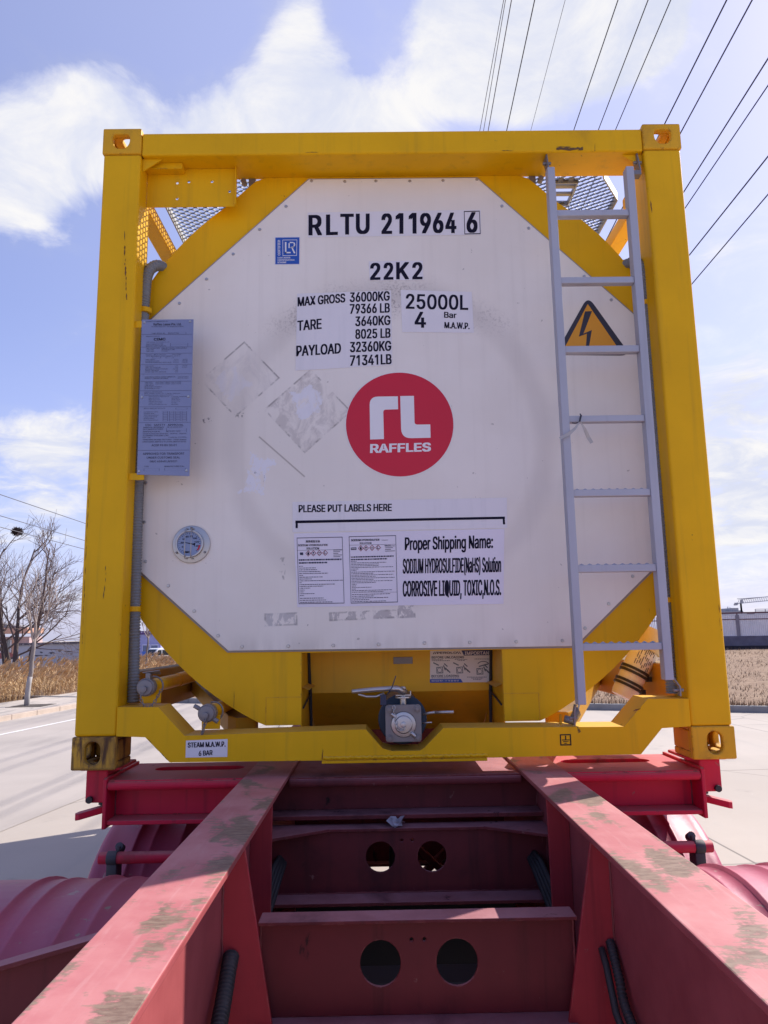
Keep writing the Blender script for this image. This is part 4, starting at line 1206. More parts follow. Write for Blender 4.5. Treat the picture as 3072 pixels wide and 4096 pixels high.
# release cable with its spring
m = M()
m.tube([(.665, .10, .165), (.72, .20, .24), (.80, .34, .33), (.90, .48, .455)], .0045, 8)
cable = m.build('release_cable', paint('pale_cable', (.5, .47, .40), .5), tank, smooth=True)
m = M()
hel = []
for i in range(90):
    t = i / 89
    a = t * 2 * pi * 9
    c = Vector((.640, .07, .142)).lerp(Vector((.672, .11, .170)), t)
    hel.append(c + Vector((cos(a) * .006, sin(a) * .016, cos(a) * -.016)))
m.tube(hel, .0028, 5)
m.cyl((.604, .05, .148), (.640, .05, .138), .014, 12)
m.build('spring', dull_steel, cable, smooth=True)

# ---- dial gauge on the left of the panel
gauge = empty('dial_gauge')
gauge.parent = tank
gx, gz = (-0.838,0.841)
gr = abs((-0.762,0.84)[0] - (-0.914,0.842)[0]) / 2
m = M()
m.cyl((gx, .142, gz), (gx, .1499, gz), gr, 40)
m.build('flange', steel, gauge, .0025, 'auto', 3)
for a in (pi / 2, pi / 2 + 2.1, pi / 2 - 2.1):
    m = M()
    m.cyl((gx + gr * .86 * cos(a), .135, gz + gr * .86 * sin(a)), (gx + gr * .86 * cos(a), .1425, gz + gr * .86 * sin(a)), .0042, 12, .0050)
    m.build('screw', dull_steel, gauge, smooth='auto')
bx_, bz_ = gx - gr * .06, gz + gr * .02
m = M()
m.plate(circ(bx_, bz_, gr * .74, n=40), [circ(bx_, bz_, gr * .635, n=40)], .128, .1415)
m.build('bezel', steel, gauge, .002)
m = M()
m.cyl((bx_, .1335, bz_), (bx_, .1415, bz_), gr * .634, 40)
dial = m.build('dial', paint('pale_blue_dial', (.26, .33, .52), .4, .03, bump=0), gauge)
m = M()
fr_ = gr * .634
for i in range(25):
    a = radians(225 - i * 270 / 24)
    r0 = fr_ * (.78 if i % 4 == 0 else .84)
    p, q_ = Vector((bx_ + r0 * cos(a), bz_ + r0 * sin(a))), Vector((bx_ + fr_ * .92 * cos(a), bz_ + fr_ * .92 * sin(a)))
    n = Vector((-sin(a), cos(a))) * .0008
    m.poly([(v.x, .1329, v.y) for v in (p + n, p - n, q_ - n, q_ + n)])
for i, s_ in enumerate(('0', '20', '40', '60', '80', '100', '120', '140')):
    a = radians(205 - i * 32)
    cx_, cz_ = bx_ + fr_ * .62 * cos(a), bz_ + fr_ * .62 * sin(a)
    w_ = .0030 * len(s_)
    txt(m, s_, ((cx_ - w_, cz_ + .0036), (cx_ + w_, cz_ + .0036), (cx_ + w_, cz_ - .0036), (cx_ - w_, cz_ - .0036)), .1329, .06, 2)
txt(m, 'CIMC', ((bx_ - .022, bz_ - .030), (bx_ + .002, bz_ - .030), (bx_ + .002, bz_ - .038), (bx_ - .022, bz_ - .038)), .1329, .08, 2)
m.poly([(bx_ - fr_ * .76, .1326, bz_ + .009), (bx_ + .012, .1326, bz_ - .004), (bx_ + .011, .1326, bz_ + .001)])
m.poly([(bx_ + .008, .1326, bz_ - .002), (bx_ + .022, .1326, bz_ - .008), (bx_ + .024, .1326, bz_ + .003)])
m.build('dial_marks', ink, dial)
m = M()
for i in range(8):
    a, b = radians(-8 - i * 4), radians(-8 - (i + 1) * 4)
    m.poly([(bx_ + fr_ * k * cos(t), .1328, bz_ + fr_ * k * sin(t)) for k, t in ((.80, a), (.93, a), (.93, b), (.80, b))])
m.build('red_zone', logo_red, dial)
m = M()
for dx in (-.0155, .009):
    x = bx_ + dx
    m.tube([(x + .008, .141, bz_ + gr * .79), (x, .134, bz_ + gr * .80), (x, .122, bz_ + gr * .74), (x, .121, bz_), (x, .122, bz_ - gr * .74), (x, .134, bz_ - gr * .80), (x + .008, .141, bz_ - gr * .79)], .0017, 6)
m.build('guard_wire', steel, gauge, smooth=True)

# ---- stickers and lettering on the white panel (each film a part, its print a sub-part)
YF, YT = .1488, .1480


def film(name, quad, mat=None, y=YF):
    m = M()
    m.quad(quad, y)
    return m.build(name, mat or white_film, tank)


def lettering(parent, rows, y=YT, mat=None, name='lettering', res=3):
    m = M()
    for body, q, b in rows:
        txt(m, body, q, y, b, res)
    return m.build(name, mat or ink, parent)


s_ = film('number_sticker', ((-0.373,2.288),(0.382,2.293),(0.379,2.175),(-0.372,2.171)))
lettering(s_, [('R', ((-0.369,2.276),(-0.31,2.276),(-0.31,2.18),(-0.369,2.18)), .045), ('L', ((-0.293,2.277),(-0.242,2.278),(-0.242,2.181),(-0.293,2.18)), .045), ('T', ((-0.231,2.28),(-0.172,2.28),(-0.173,2.182),(-0.231,2.182)), .045),
               ('U', ((-0.163,2.28),(-0.103,2.28),(-0.104,2.184),(-0.164,2.183)), .045), ('2', ((-0.052,2.28),(-0.005,2.28),(-0.007,2.183),(-0.053,2.183)), .045), ('1', ((0.01,2.281),(0.044,2.28),(0.042,2.183),(0.008,2.184)), .045),
               ('1', ((0.067,2.281),(0.101,2.281),(0.099,2.183),(0.065,2.184)), .045), ('9', ((0.116,2.28),(0.164,2.28),(0.162,2.184),(0.114,2.184)), .045), ('6', ((0.172,2.28),(0.219,2.281),(0.216,2.184),(0.17,2.184)), .045),
               ('4', ((0.227,2.28),(0.275,2.281),(0.272,2.183),(0.224,2.184)), .045), ('6', ((0.319,2.281),(0.367,2.282),(0.364,2.184),(0.316,2.184)), .045)])
m = M()
q = ((0.308,2.287),(0.377,2.288),(0.377,2.178),(0.307,2.177))
frame_lines(m, q, .0034, YT)
m.build('check_digit_box', ink, s_)

s_ = film('size_code_sticker', ((-0.11,2.057),(0.123,2.057),(0.124,1.967),(-0.107,1.968)))
lettering(s_, [('2', ((-0.104,2.049),(-0.059,2.05),(-0.061,1.971),(-0.105,1.97)), .045), ('2', ((-0.046,2.05),(-0.004,2.05),(-0.005,1.971),(-0.047,1.971)), .045), ('K', ((0.008,2.051),(0.064,2.051),(0.062,1.972),(0.007,1.972)), .045), ('2', ((0.077,2.05),(0.122,2.051),(0.12,1.971),(0.076,1.971)), .045)])

s_ = film('weight_sticker', ((-0.417,1.912),(-0.016,1.922),(-0.016,1.587),(-0.423,1.568)))
lettering(s_, [('MAX GROSS', ((-0.415,1.896),(-0.212,1.911),(-0.212,1.87),(-0.415,1.853)), .036), ('36000KG', ((-0.192,1.915),(-0.022,1.919),(-0.022,1.875),(-0.193,1.87)), .036), ('79366 LB', ((-0.193,1.862),(-0.022,1.865),(-0.023,1.821),(-0.193,1.817)), .036),
               ('TARE', ((-0.416,1.789),(-0.313,1.798),(-0.313,1.752),(-0.416,1.744)), .036), ('3640KG', ((-0.17,1.806),(-0.021,1.809),(-0.021,1.765),(-0.171,1.761)), .036), ('8025 LB', ((-0.171,1.748),(-0.021,1.752),(-0.022,1.708),(-0.171,1.704)), .036),
               ('PAYLOAD', ((-0.42,1.678),(-0.231,1.688),(-0.232,1.641),(-0.42,1.63)), .036), ('32360KG', ((-0.194,1.692),(-0.019,1.695),(-0.02,1.65),(-0.194,1.645)), .036), ('71341LB', ((-0.194,1.632),(-0.019,1.636),(-0.019,1.591),(-0.195,1.585)), .036)])

s_ = film('capacity_sticker', ((0.025,1.924),(0.329,1.911),(0.332,1.726),(0.028,1.733)))
lettering(s_, [('25000L', ((0.047,1.906),(0.313,1.897),(0.311,1.828),(0.045,1.837)), .03), ('4', ((0.082,1.825),(0.131,1.822),(0.129,1.751),(0.081,1.752)), .04), ('Bar', ((0.208,1.822),(0.261,1.818),(0.26,1.792),(0.207,1.795)), .04),
               ('M.A.W.P.', ((0.208,1.776),(0.315,1.771),(0.314,1.742),(0.207,1.748)), .04)])

# round red logo
a_, b_ = (-0.213,1.329), (0.232,1.327)
c_, d_ = (0.014,1.554), (0.005,1.108)
lc = ((a_[0] + b_[0]) / 2, (c_[1] + d_[1]) / 2)
lr = ((b_[0] - a_[0]) / 2 + (c_[1] - d_[1]) / 2) / 2
m = M()
m.poly([(x, .1490, z) for x, z in circ(*lc, lr * 1.012, n=72)])
logo = m.build('round_logo', logo_white, tank)
m = M()
m.poly([(x, .1485, z) for x, z in circ(*lc, lr, n=72)])
m.build('red_disc', logo_red, logo)
m = M()
rr_ = rounded([(-0.114,1.45), (0.004,1.45), (0.004,1.394), (-0.058,1.393), (-0.057,1.267), (-0.114,1.266)], [.036, 0, 0, .012, 0, 0])
m.flat(rr_, .1478)
ll_ = rounded([(0.014,1.451), (0.071,1.451), (0.071,1.327), (0.136,1.327), (0.136,1.27), (0.015,1.269)], [0, 0, .012, 0, 0, .042])
m.flat(ll_, .1478)
m.build('emblem', logo_white, logo)
lettering(logo, [('RAFFLES', ((-0.114,1.247),(0.137,1.25),(0.136,1.212),(-0.115,1.208)), .07)], .1480, logo_white)

# blue certification mark
q = ((-0.515,2.174),(-0.405,2.174),(-0.407,2.045),(-0.514,2.045))
s_ = film('certification_sticker', q, white_film, .1490)
m = M()
m.quad(((-0.512,2.172),(-0.408,2.172),(-0.409,2.048),(-0.511,2.048)), .1486)
m.build('blue_field', blue_film, s_)
m = M()
frame_lines(m, ((-0.481,2.161),(-0.418,2.161),(-0.419,2.086),(-0.48,2.086)), .0022, .1482)
for q in (((-0.471,2.15),(-0.464,2.15),(-0.464,2.098),(-0.47,2.098)), ((-0.47,2.104),(-0.446,2.104),(-0.446,2.098),(-0.47,2.098)), ((-0.45,2.151),(-0.435,2.15),(-0.435,2.145),(-0.45,2.145)), ((-0.446,2.127),(-0.435,2.129),(-0.435,2.123),(-0.446,2.122)),
          ((-0.444,2.126),(-0.438,2.126),(-0.425,2.098),(-0.432,2.097)), ((-0.455,2.145),(-0.45,2.145),(-0.45,2.122),(-0.455,2.122)), ((-0.435,2.15),(-0.428,2.146),(-0.426,2.139),(-0.432,2.138)), ((-0.432,2.139),(-0.426,2.139),(-0.428,2.129),(-0.435,2.124)), ((-0.435,2.129),(-0.428,2.131),(-0.428,2.129),(-0.435,2.123))):
    m.quad(q, .1482)
for body, q in (('CONTAINER', ((-0.502,2.081),(-0.447,2.081),(-0.447,2.074),(-0.502,2.074))), ('CERTIFICATION', ((-0.502,2.071),(-0.43,2.07),(-0.43,2.063),(-0.502,2.063))), ('SCHEME', ((-0.502,2.06),(-0.464,2.06),(-0.464,2.052),(-0.502,2.052)))):
    txt(m, body, q, .1482, .04, 2)
txt(m, 'CERTIFIED', ((-0.501,2.088),(-0.502,2.16),(-0.491,2.16),(-0.49,2.088)), .1482, .04, 2)
m.build('lettering', logo_white, s_)

# high voltage triangle behind the ladder
tri = rounded([(0.826,1.886), (0.991,1.616), (0.67,1.623)], [.045, .045, .045], 8)
m = M()
m.poly([(x, .1488, z) for x, z in tri])
warn = m.build('warning_triangle', paint('warning_border', (.028, .026, .042), .5, .05, bump=0), tank)
m = M()
m.poly([(x, .1482, z) for x, z in ((0.823,1.85), (0.949,1.634), (0.704,1.639))])
m.build('orange_field', orange_film, warn)
m = M()
m.flat([(x, z) for x, z in ((0.809,1.816), (0.839,1.817), (0.796,1.716), (0.833,1.732), (0.816,1.656), (0.805,1.641), (0.803,1.656), (0.811,1.716), (0.776,1.703))], .1476)
m.build('lightning_bolt', warn.data.materials[0], warn)

# please-put-labels-here strip
s_ = film('label_area_sticker', ((-0.433,1.009),(0.441,1.014),(0.437,0.889),(-0.432,0.885)))
lettering(s_, [('PLEASE PUT LABELS HERE', ((-0.408,0.996),(-0.029,0.996),(-0.03,0.965),(-0.408,0.965)), .04)])
m = M()
for q in (((-0.421,0.932),(0.429,0.936),(0.429,0.926),(-0.421,0.921)), ((-0.42,0.921),(-0.411,0.921),(-0.411,0.901),(-0.42,0.901)), ((0.42,0.926),(0.428,0.926),(0.429,0.904),(0.42,0.904))):
    m.quad(q, YT)
m.build('bracket_mark', ink, s_)

# shipping document sheet
sheet = film('shipping_label', ((-0.427,0.879),(0.425,0.886),(0.409,0.584),(-0.412,0.584)), paper, .1489)
lettering(sheet, [('Proper Shipping Name:', ((0.021,0.858),(0.378,0.863),(0.375,0.793),(0.019,0.79)), .022), ('SODIUM HYDROSULFIDE(NaHS) Solution', ((0.011,0.773),(0.407,0.774),(0.404,0.7),(0.009,0.7)), .016),
                  ('CORROSIVE LIQUID, TOXIC,N.O.S.', ((0.009,0.682),(0.403,0.682),(0.4,0.605),(0.007,0.605)), .018)])
q1 = ((-0.415,0.862),(-0.231,0.863),(-0.225,0.596),(-0.406,0.596))
q2 = ((-0.205,0.864),(-0.015,0.866),(-0.013,0.597),(-0.199,0.595))
m = M()
for q in (q1, q2):
    frame_lines(m, q, .0022, YT)
m.quad(((-0.414,0.811),(-0.231,0.812),(-0.231,0.811),(-0.414,0.81)), YT)
m.quad(((-0.204,0.829),(-0.015,0.83),(-0.016,0.829),(-0.204,0.828)), YT)
m.quad(((-0.406,0.626),(-0.227,0.625),(-0.227,0.625),(-0.406,0.626)), YT)
m.quad(((-0.199,0.638),(-0.014,0.638),(-0.014,0.637),(-0.199,0.638)), YT)
m.quad(((-0.197,0.819),(-0.175,0.819),(-0.175,0.809),(-0.197,0.809)), YT)
m.quad(((-0.402,0.802),(-0.389,0.802),(-0.389,0.791),(-0.402,0.792)), YT)
m.build('frame_lines', ink_thin, sheet)
lettering(sheet, [('液体硫氢化钠', ((-0.379,0.852),(-0.322,0.851),(-0.322,0.841),(-0.379,0.841)), .02), ('SODIUM HYDROSULFIDE', ((-0.41,0.835),(-0.29,0.835),(-0.29,0.827),(-0.41,0.827)), .045), ('SOLUTION', ((-0.376,0.822),(-0.325,0.822),(-0.325,0.813),(-0.376,0.814)), .045),
                  ('SODIUM HYDROSULFIDE', ((-0.196,0.853),(-0.081,0.853),(-0.081,0.845),(-0.196,0.844)), .045), ('SOLUTION', ((-0.162,0.839),(-0.114,0.839),(-0.114,0.832),(-0.162,0.832)), .045),
                  ('Components:', ((-0.073,0.849),(-0.047,0.849),(-0.047,0.845),(-0.073,0.845)), .02), ('UN No.2922', ((-0.062,0.827),(-0.037,0.827),(-0.037,0.824),(-0.062,0.823)), .02)], YT, ink, 'heading', 2)
lettering(sheet, [('Danger', ((-0.195,0.818),(-0.176,0.818),(-0.177,0.811),(-0.195,0.811)), .02)], .1477, white_film, 'signal_word', 2)
random.seed(7)
m = M()


def grey_lines(q, v0, v1, n, fill, wid=.62):
    """rows of print too small to read: broken thin dashes"""
    for k in range(n):
        v = v0 + (v1 - v0) * k / max(1, n - 1)
        end = fill[k % len(fill)]
        u = .03
        h = (v1 - v0) / max(1, n - 1) * wid * .5
        while u < end:
            du = random.uniform(.012, .06)
            m.quad(sub_quad(q, u, v - h, min(u + du, end), v + h), YT)
            u += du + random.uniform(.006, .012)


grey_lines(q1, .340, .385, 2, (.97, .66), .5)
grey_lines(q1, .435, .875, 17, (.12, .40, .42, .50, .66, .12, .55, .30, .98, .08, .80, .55, .26, .14, .12, .35, .12), .34)
grey_lines(q1, .915, .975, 3, (.55, .6, .75), .34)
grey_lines(q2, .312, .350, 2, (.94, .80), .5)
grey_lines(q2, .378, .835, 21, (.15, .78, .62, .62, .93, .18, .14, .96, .50, .92, .55, .95, .5, .90, .55, .14, .12, .45, .12, .89, .7), .34)
grey_lines(q2, .870, .975, 5, (.85, .5, .8, .4, .75), .34)
for q, u0, u1, v0, v1, n in ((q1, .79, .98, .20, .30, 5), (q2, .76, .97, .16, .235, 4)):
    for k in range(n):
        v = v0 + (v1 - v0) * k / (n - 1)
        m.quad(sub_quad(q, u0, v - .004, u1 - .04 * (k % 3), v + .004), YT)
m.build('fine_print', ink_thin, sheet)
m = M()
m2 = M()
for x, z, k in ((293, 407, 0), (366, 405, 1), (450, 402, 2), (532, 399, 3), (1034, 335, 0), (1107, 332, 1), (1193, 328, 2), (1278, 325, 3)):
    px_ = lerp_quad((((-0.453,0.915)), ((0.023,0.908)), ((0.016,0.566)), ((-0.451,0.573))), x / 1659, z / 1200)
    w, h_ = .0112, .0126
    dia = [(px_[0], px_[1] + h_), (px_[0] + w, px_[1]), (px_[0], px_[1] - h_), (px_[0] - w, px_[1])]
    frame_lines(m, dia, .0021, YT)
    if k == 0:
        m2.poly([(px_[0] + a, YT, px_[1] + b) for a, b in ((-.003, -.006), (.003, -.006), (.004, .001), (0, .007), (-.004, .001))])
    elif k == 1:
        m2.poly([(x_, YT, z_) for x_, z_ in circ(px_[0], px_[1] + .002, .0032, n=8)])
        m2.quad(((px_[0] - .006, px_[1] - .002), (px_[0] + .006, px_[1] - .005), (px_[0] + .006, px_[1] - .0065), (px_[0] - .006, px_[1] - .0035)), YT)
    elif k == 2:
        m2.quad(((px_[0] - .006, px_[1] + .003), (px_[0] + .006, px_[1] + .003), (px_[0] + .006, px_[1] + .001), (px_[0] - .006, px_[1] + .001)), YT)
        m2.quad(((px_[0] - .0055, px_[1] - .003), (px_[0] + .0045, px_[1] - .003), (px_[0] + .0045, px_[1] - .005), (px_[0] - .0055, px_[1] - .005)), YT)
    else:
        m2.quad(((px_[0] - .003, px_[1] + .006), (px_[0] - .001, px_[1] + .006), (px_[0] - .001, px_[1] - .005), (px_[0] - .003, px_[1] - .005)), YT)
        m2.quad(((px_[0] - .004, px_[1] - .003), (px_[0] + .006, px_[1] - .003), (px_[0] + .006, px_[1] - .005), (px_[0] - .004, px_[1] - .005)), YT)
m.build('hazard_diamonds', paint('hazard_red', (.30, .06, .09), .5, bump=0), sheet)
m2.build('hazard_symbols', ink, sheet)

# steam pressure sticker and earth symbol on the bottom rail
q = ((-0.801,0.1),(-0.649,0.103),(-0.649,0.04),(-0.801,0.04))
m = M()
m.quad(q, -.0010)
s_ = m.build('steam_pressure_sticker', white_film, tank)
lettering(s_, [('STEAM M.A.W.P.', ((-0.794,0.093),(-0.657,0.095),(-0.656,0.076),(-0.794,0.075)), .04), ('6 BAR', ((-0.754,0.063),(-0.703,0.065),(-0.703,0.047),(-0.753,0.045)), .04)], -.0018)
m = M()
frame_lines(m, ((0.57,0.099),(0.611,0.099),(0.611,0.059),(0.57,0.059)), .0042, -.0010)
for q in (((0.589,0.094),(0.593,0.093),(0.593,0.079),(0.589,0.079)), ((0.577,0.08),(0.605,0.08),(0.605,0.077),(0.577,0.077)), ((0.581,0.074),(0.601,0.074),(0.601,0.072),(0.581,0.071)), ((0.585,0.068),(0.596,0.068),(0.596,0.066),(0.585,0.065))):
    m.quad(q, -.0010)
m.build('earth_symbol', ink, tank)

# valve instruction label in the recess
YB = .4490
q = ((0.132,0.4),(0.409,0.399),(0.398,0.262),(0.128,0.263))
m = M()
m.quad(q, YB)
s_ = m.build('instruction_label', paint('aged_label', (.78, .74, .70), .5, .04, bump=0), recess)
m = M()
m.quad(((0.268,0.398),(0.409,0.399),(0.406,0.376),(0.278,0.376)), YB - .0006)
m.build('header_band', navy_film, s_)
m = M()
m.quad(((0.128,0.278),(0.261,0.277),(0.27,0.262),(0.128,0.263)), YB - .0006)
m.build('footer_band', blue_film, s_)
lettering(s_, [('IMPORTANT', ((0.282,0.393),(0.401,0.393),(0.4,0.378),(0.281,0.378)), .05), ('NOTICE REF : 11 10 30 00 01', ((0.135,0.274),(0.252,0.273),(0.252,0.267),(0.135,0.268)), .04)], YB - .0012, white_film, 'header_lettering')
lettering(s_, [('//PEROLO\\\\', ((0.144,0.394),(0.265,0.393),(0.265,0.383),(0.144,0.384)), .05), ('BEFORE UNLOADING', ((0.138,0.375),(0.279,0.374),(0.278,0.364),(0.138,0.365)), .03), ('BEFORE LOADING', ((0.135,0.296),(0.254,0.295),(0.254,0.286),(0.135,0.287)), .03), ('B', ((0.388,0.268),(0.393,0.268),(0.393,0.263),(0.388,0.264)), .05)], YB - .0006)
drawing_grey = paint('drawing_grey', (.13, .15, .17), .6, bump=0)
for x, z in ((455, 400), (785, 400), (1120, 420)):
    m = M()
    o = [(x - 60, z - 30), (x + 50, z - 40), (x + 55, z + 70), (x - 55, z + 75)]
    qq = lambda a, b: lerp_quad((((0.056,0.424)), ((0.491,0.418)), ((0.482,0.206)), ((0.051,0.213))), a / 1659, b / 830)
    frame_lines(m, [qq(*p) for p in o], .0030, YB - .0006)
    c0 = qq(x - 5, z + 20)
    m.plate(circ(*c0, .0105, n=16), [circ(*c0, .0085, n=16)], YB - .0007, YB - .0005)
    for a, b, c, d in ((x + 70, z - 90, x + 125, z - 40), (x + 90, z - 20, x + 140, z + 40), (x + 60, z - 60, x + 90, z + 20), (x - 110 + (250 if z > 410 else 0), z - 105, x - 20, z - 60), (x + 120, z + 10, x + 170, z + 60)):
        p0, p1 = Vector(qq(a, b)), Vector(qq(c, d))
        n = Vector(((p1 - p0).y, -(p1 - p0).x)).normalized() * .0024
        m.poly([(v.x, YB - .0006, v.y) for v in (p0 + n, p1 + n, p1 - n, p0 - n)])
    m.build('valve_drawing', drawing_grey, s_)
m = M()
for a, b, c in ((318, 243, 500), (318, 262, 620), (700, 240, 910), (750, 260, 870), (1030, 235, 1305), (905, 535, 1230), (975, 553, 1170), (1005, 575, 1140), (315, 549, 775)):
    x = a
    while x < c:
        w = random.uniform(14, 34)
        p0, p1 = qq(x, b - 4), qq(min(x + w, c), b + 4)
        m.quad((p0, (p1[0], p0[1]), p1, (p0[0], p1[1])), YB - .0006)
        x += w + 7
arcp = [Vector(qq(1175 + 95 * cos(radians(a)), 330 - 55 * sin(radians(a)))) for a in range(20, 165, 12)]
for p0, p1 in zip(arcp, arcp[1:]):
    n = Vector(((p1 - p0).y, -(p1 - p0).x)).normalized() * .0014
    m.poly([(v.x, YB - .0006, v.y) for v in (p0 + n, p1 + n, p1 - n, p0 - n)])
m.build('fine_print', ink_thin, s_)

# etched data plate on the left post
YD = .020
q = ((-1.031,1.745),(-0.822,1.744),(-0.821,1.094),(-1.026,1.103))
m = M()
m.extrude([(x, YD, z) for x, z in q], (0, .003, 0))
dp = m.build('data_plate', plate_mat, tank, .0008)
for x, z in ((-1.054,1.743), (-1.054,1.112)):
    m = M()
    m.box(-1.0577, x + .055, YD + .0035, YD + .0065, z - .030, z - .003)
    m.build('plate_bracket', yellow, dp)
for x, z in ((-1.02,1.733), (-0.836,1.735), (-1.018,1.418), (-0.834,1.418), (-1.018,1.116), (-0.833,1.117)):
    m = M()
    m.cyl((x, YD - .003, z), (x, YD + .001, z), .0040, 12, .0062)
    m.build('rivet', steel, dp, smooth='auto')
rows = [('OWNED OR MANAGED BY', 268, 178, 192, 545, 0), ('Raffles Lease Pte. Ltd.', 360, 206, 238, 712, .03), ('73 Anson Road #11-04 Singapore 079909', 332, 246, 262, 738, .01),
        ('TANK SERIAL No.', 335, 333, 348, 510, 0), ('RLTU 211964', 560, 330, 346, 680, 0), ('MANUFACTURED BY', 268, 374, 386, 440, 0), ('CIMC', 362, 400, 434, 512, .08),
        ('CIMC Safeway Technologies Co., Ltd', 265, 448, 462, 558, 0), ('YEAR OF MANUFACTURE', 265, 474, 488, 482, 0), ("MANUFACTURER'S SERIAL No.", 265, 496, 510, 524, 0),
        ('TANK DESIGN CODE', 265, 528, 542, 440, 0), ('ASME SECT.VIII DIV.1 PRESS.VESSELS', 458, 526, 540, 780, 0), ('TANK TYPE', 265, 549, 561, 360, 0), ('UN PORTABLE TANK', 458, 546, 559, 630, 0), ('TANK CODE', 265, 569, 581, 365, 0), ('T11/L4BN', 458, 566, 578, 535, 0),
        ('NOMINAL LIQUID CAPACITY', 262, 612, 624, 518, 0), ('25000 LITRES', 592, 609, 620, 708, 0), ('TOTAL MEASURED WATER CAPACITY', 260, 630, 642, 605, 0), ('AT 20 C', 620, 628, 640, 690, 0),
        ('TARE WEIGHT', 258, 672, 684, 382, 0), ('3640 kg', 618, 671, 683, 675, 0), ('8025 lbs', 730, 670, 681, 790, 0), ('MAXIMUM PAYLOAD', 258, 692, 704, 432, 0), ('32360 kg', 610, 691, 703, 675, 0), ('71341 lbs', 722, 689, 701, 790, 0),
        ('MAXIMUM PERMISSIBLE GROSS MASS', 258, 711, 722, 585, 0), ('36000 kg', 605, 710, 722, 675, 0), ('79366 lbs', 715, 707, 719, 790, 0),
        ('TANK MAWP', 253, 757, 769, 362, 0), ('4 bar', 632, 755, 767, 670, 0), ('58 lbs/in', 722, 753, 765, 785, 0), ('TANK TEST PRESSURE', 253, 775, 787, 450, 0), ('6 bar', 632, 774, 786, 670, 0), ('87 lbs/in', 722, 772, 784, 785, 0),
        ('MAXIMUM EXTERNAL PRESSURE', 253, 794, 806, 538, 0), ('0.41 bar', 606, 793, 805, 670, 0), ('STEAM TUBE MAWP', 253, 813, 825, 425, 0), ('6 bar', 632, 812, 824, 670, 0), ('STEAM TUBE TEST PRESSURE', 253, 832, 844, 518, 0), ('9 bar', 632, 831, 843, 670, 0),
        ('DESIGN METALLURGICAL DESIGN TEMPERATURE', 250, 894, 908, 636, 0), ('PRODUCT TEMPERATURE RANGE', 250, 913, 927, 545, 0), ('-40 C TO 130 C', 660, 892, 905, 800, 0), ('-40 C TO 130 C', 660, 911, 923, 800, 0),
        ('TANK SHELL', 248, 966, 978, 355, 0), ('SANS 50028-7 GRADE 1.4402 C<0.03%', 385, 964, 976, 705, 0), ('TANK HEAD', 248, 985, 997, 352, 0), ('SANS 50028-7 GRADE 1.4402 C<0.03%', 385, 983, 995, 705, 0), ('TANK WELDS', 248, 1004, 1016, 365, 0), ('EQUIVALENT THICKNESS', 246, 1022, 1034, 465, 0), ('IN REFERENCE STEEL', 246, 1042, 1054, 440, 0),
        ('APPROVAL INFORMATION', 246, 1088, 1099, 468, 0), ('IMDG, ADR/RID, US DOT, UIC, TC IMPACT APPROVED', 244, 1106, 1118, 698, 0), ('Registering Authorities & Approval Permit No.s', 244, 1126, 1140, 608, 0), ('Authorized body for design approval', 298, 1145, 1157, 555, 0),
        ('Approval Country', 298, 1165, 1178, 435, 0), ('IMDG Approval No.', 298, 1186, 1198, 448, 0), ('ADR/RID Approval No.', 298, 1206, 1218, 474, 0), ('US/DOT Approval No.', 298, 1226, 1238, 470, 0), ('UIC Approval Manual Code', 298, 1245, 1258, 526, 0), ('Lloyds Register', 588, 1144, 1156, 785, 0), ('Netherlands', 588, 1162, 1174, 682, 0), ('NL/LR 59Reg', 588, 1182, 1194, 692, 0), ('NL/LR 69Reg', 588, 1202, 1214, 692, 0), ('IA-9122', 588, 1221, 1233, 648, 0), ('BO 5202', 588, 1242, 1255, 670, 0),
        ('INITIAL PRESSURE TEST DATE', 238, 1294, 1306, 505, 0), ('2.5 YEAR TEST DATE', 236, 1338, 1350, 415, 0), ('WITNESS MARK', 236, 1359, 1371, 372, 0), ('TEST PRESSURE(bar)', 236, 1380, 1392, 425, 0), ('5 YEAR TEST DATE', 234, 1400, 1412, 405, 0), ('WITNESS MARK', 234, 1421, 1433, 370, 0), ('TEST PRESSURE(bar)', 232, 1442, 1454, 420, 0),
        ('CSC   SAFETY   APPROVAL', 256, 1493, 1518, 740, .02), ('APPROVAL REFERENCE', 230, 1528, 1545, 492, .01), ('GB-LR 65848 04/21', 530, 1525, 1541, 730, .01), ('DATE MANUFACTURED', 228, 1552, 1568, 480, .01), ('IDENTIFICATION No.', 226, 1580, 1597, 445, .01), ('NCTS 231 16 07', 528, 1577, 1592, 700, .01), ('MAXIMUM OPERATING GROSS MASS', 226, 1608, 1622, 548, 0), ('36000 kg', 568, 1607, 1622, 658, .01), ('79366 lbs', 682, 1605, 1620, 775, .01),
        ('ALLOWABLE STACKING LOAD', 224, 1630, 1646, 550, .01), ('FOR 1.8g', 222, 1656, 1672, 320, .01), ('216000 kg  476198 lbs', 550, 1652, 1668, 775, .01), ('TRANSVERSE RACKING TEST FORCE : 150000 newtons', 222, 1680, 1696, 775, .01), ('LONGITUDINAL INERTIA & 1R LATERAL INERTIA TESTED', 220, 1706, 1722, 772, .01),
        ('ACEP FR BV 00.01', 335, 1744, 1770, 650, .02), ('APPROVED FOR TRANSPORT', 226, 1848, 1876, 750, .02), ('UNDER CUSTOMS SEAL', 274, 1896, 1922, 697, .02), ('GB/C 65848 LR/2021', 312, 1943, 1970, 657, .02), ('TYPE', 243, 2012, 2026, 300, .01), ("MANUFACTURER'S No.", 498, 2008, 2024, 752, .01)]
QP = ((-1.101,1.798),(-0.594,1.792),(-0.584,1.065),(-1.071,1.072))
pp = lambda a, b: lerp_quad(QP, a / 1580, b / 2212)
m = M()
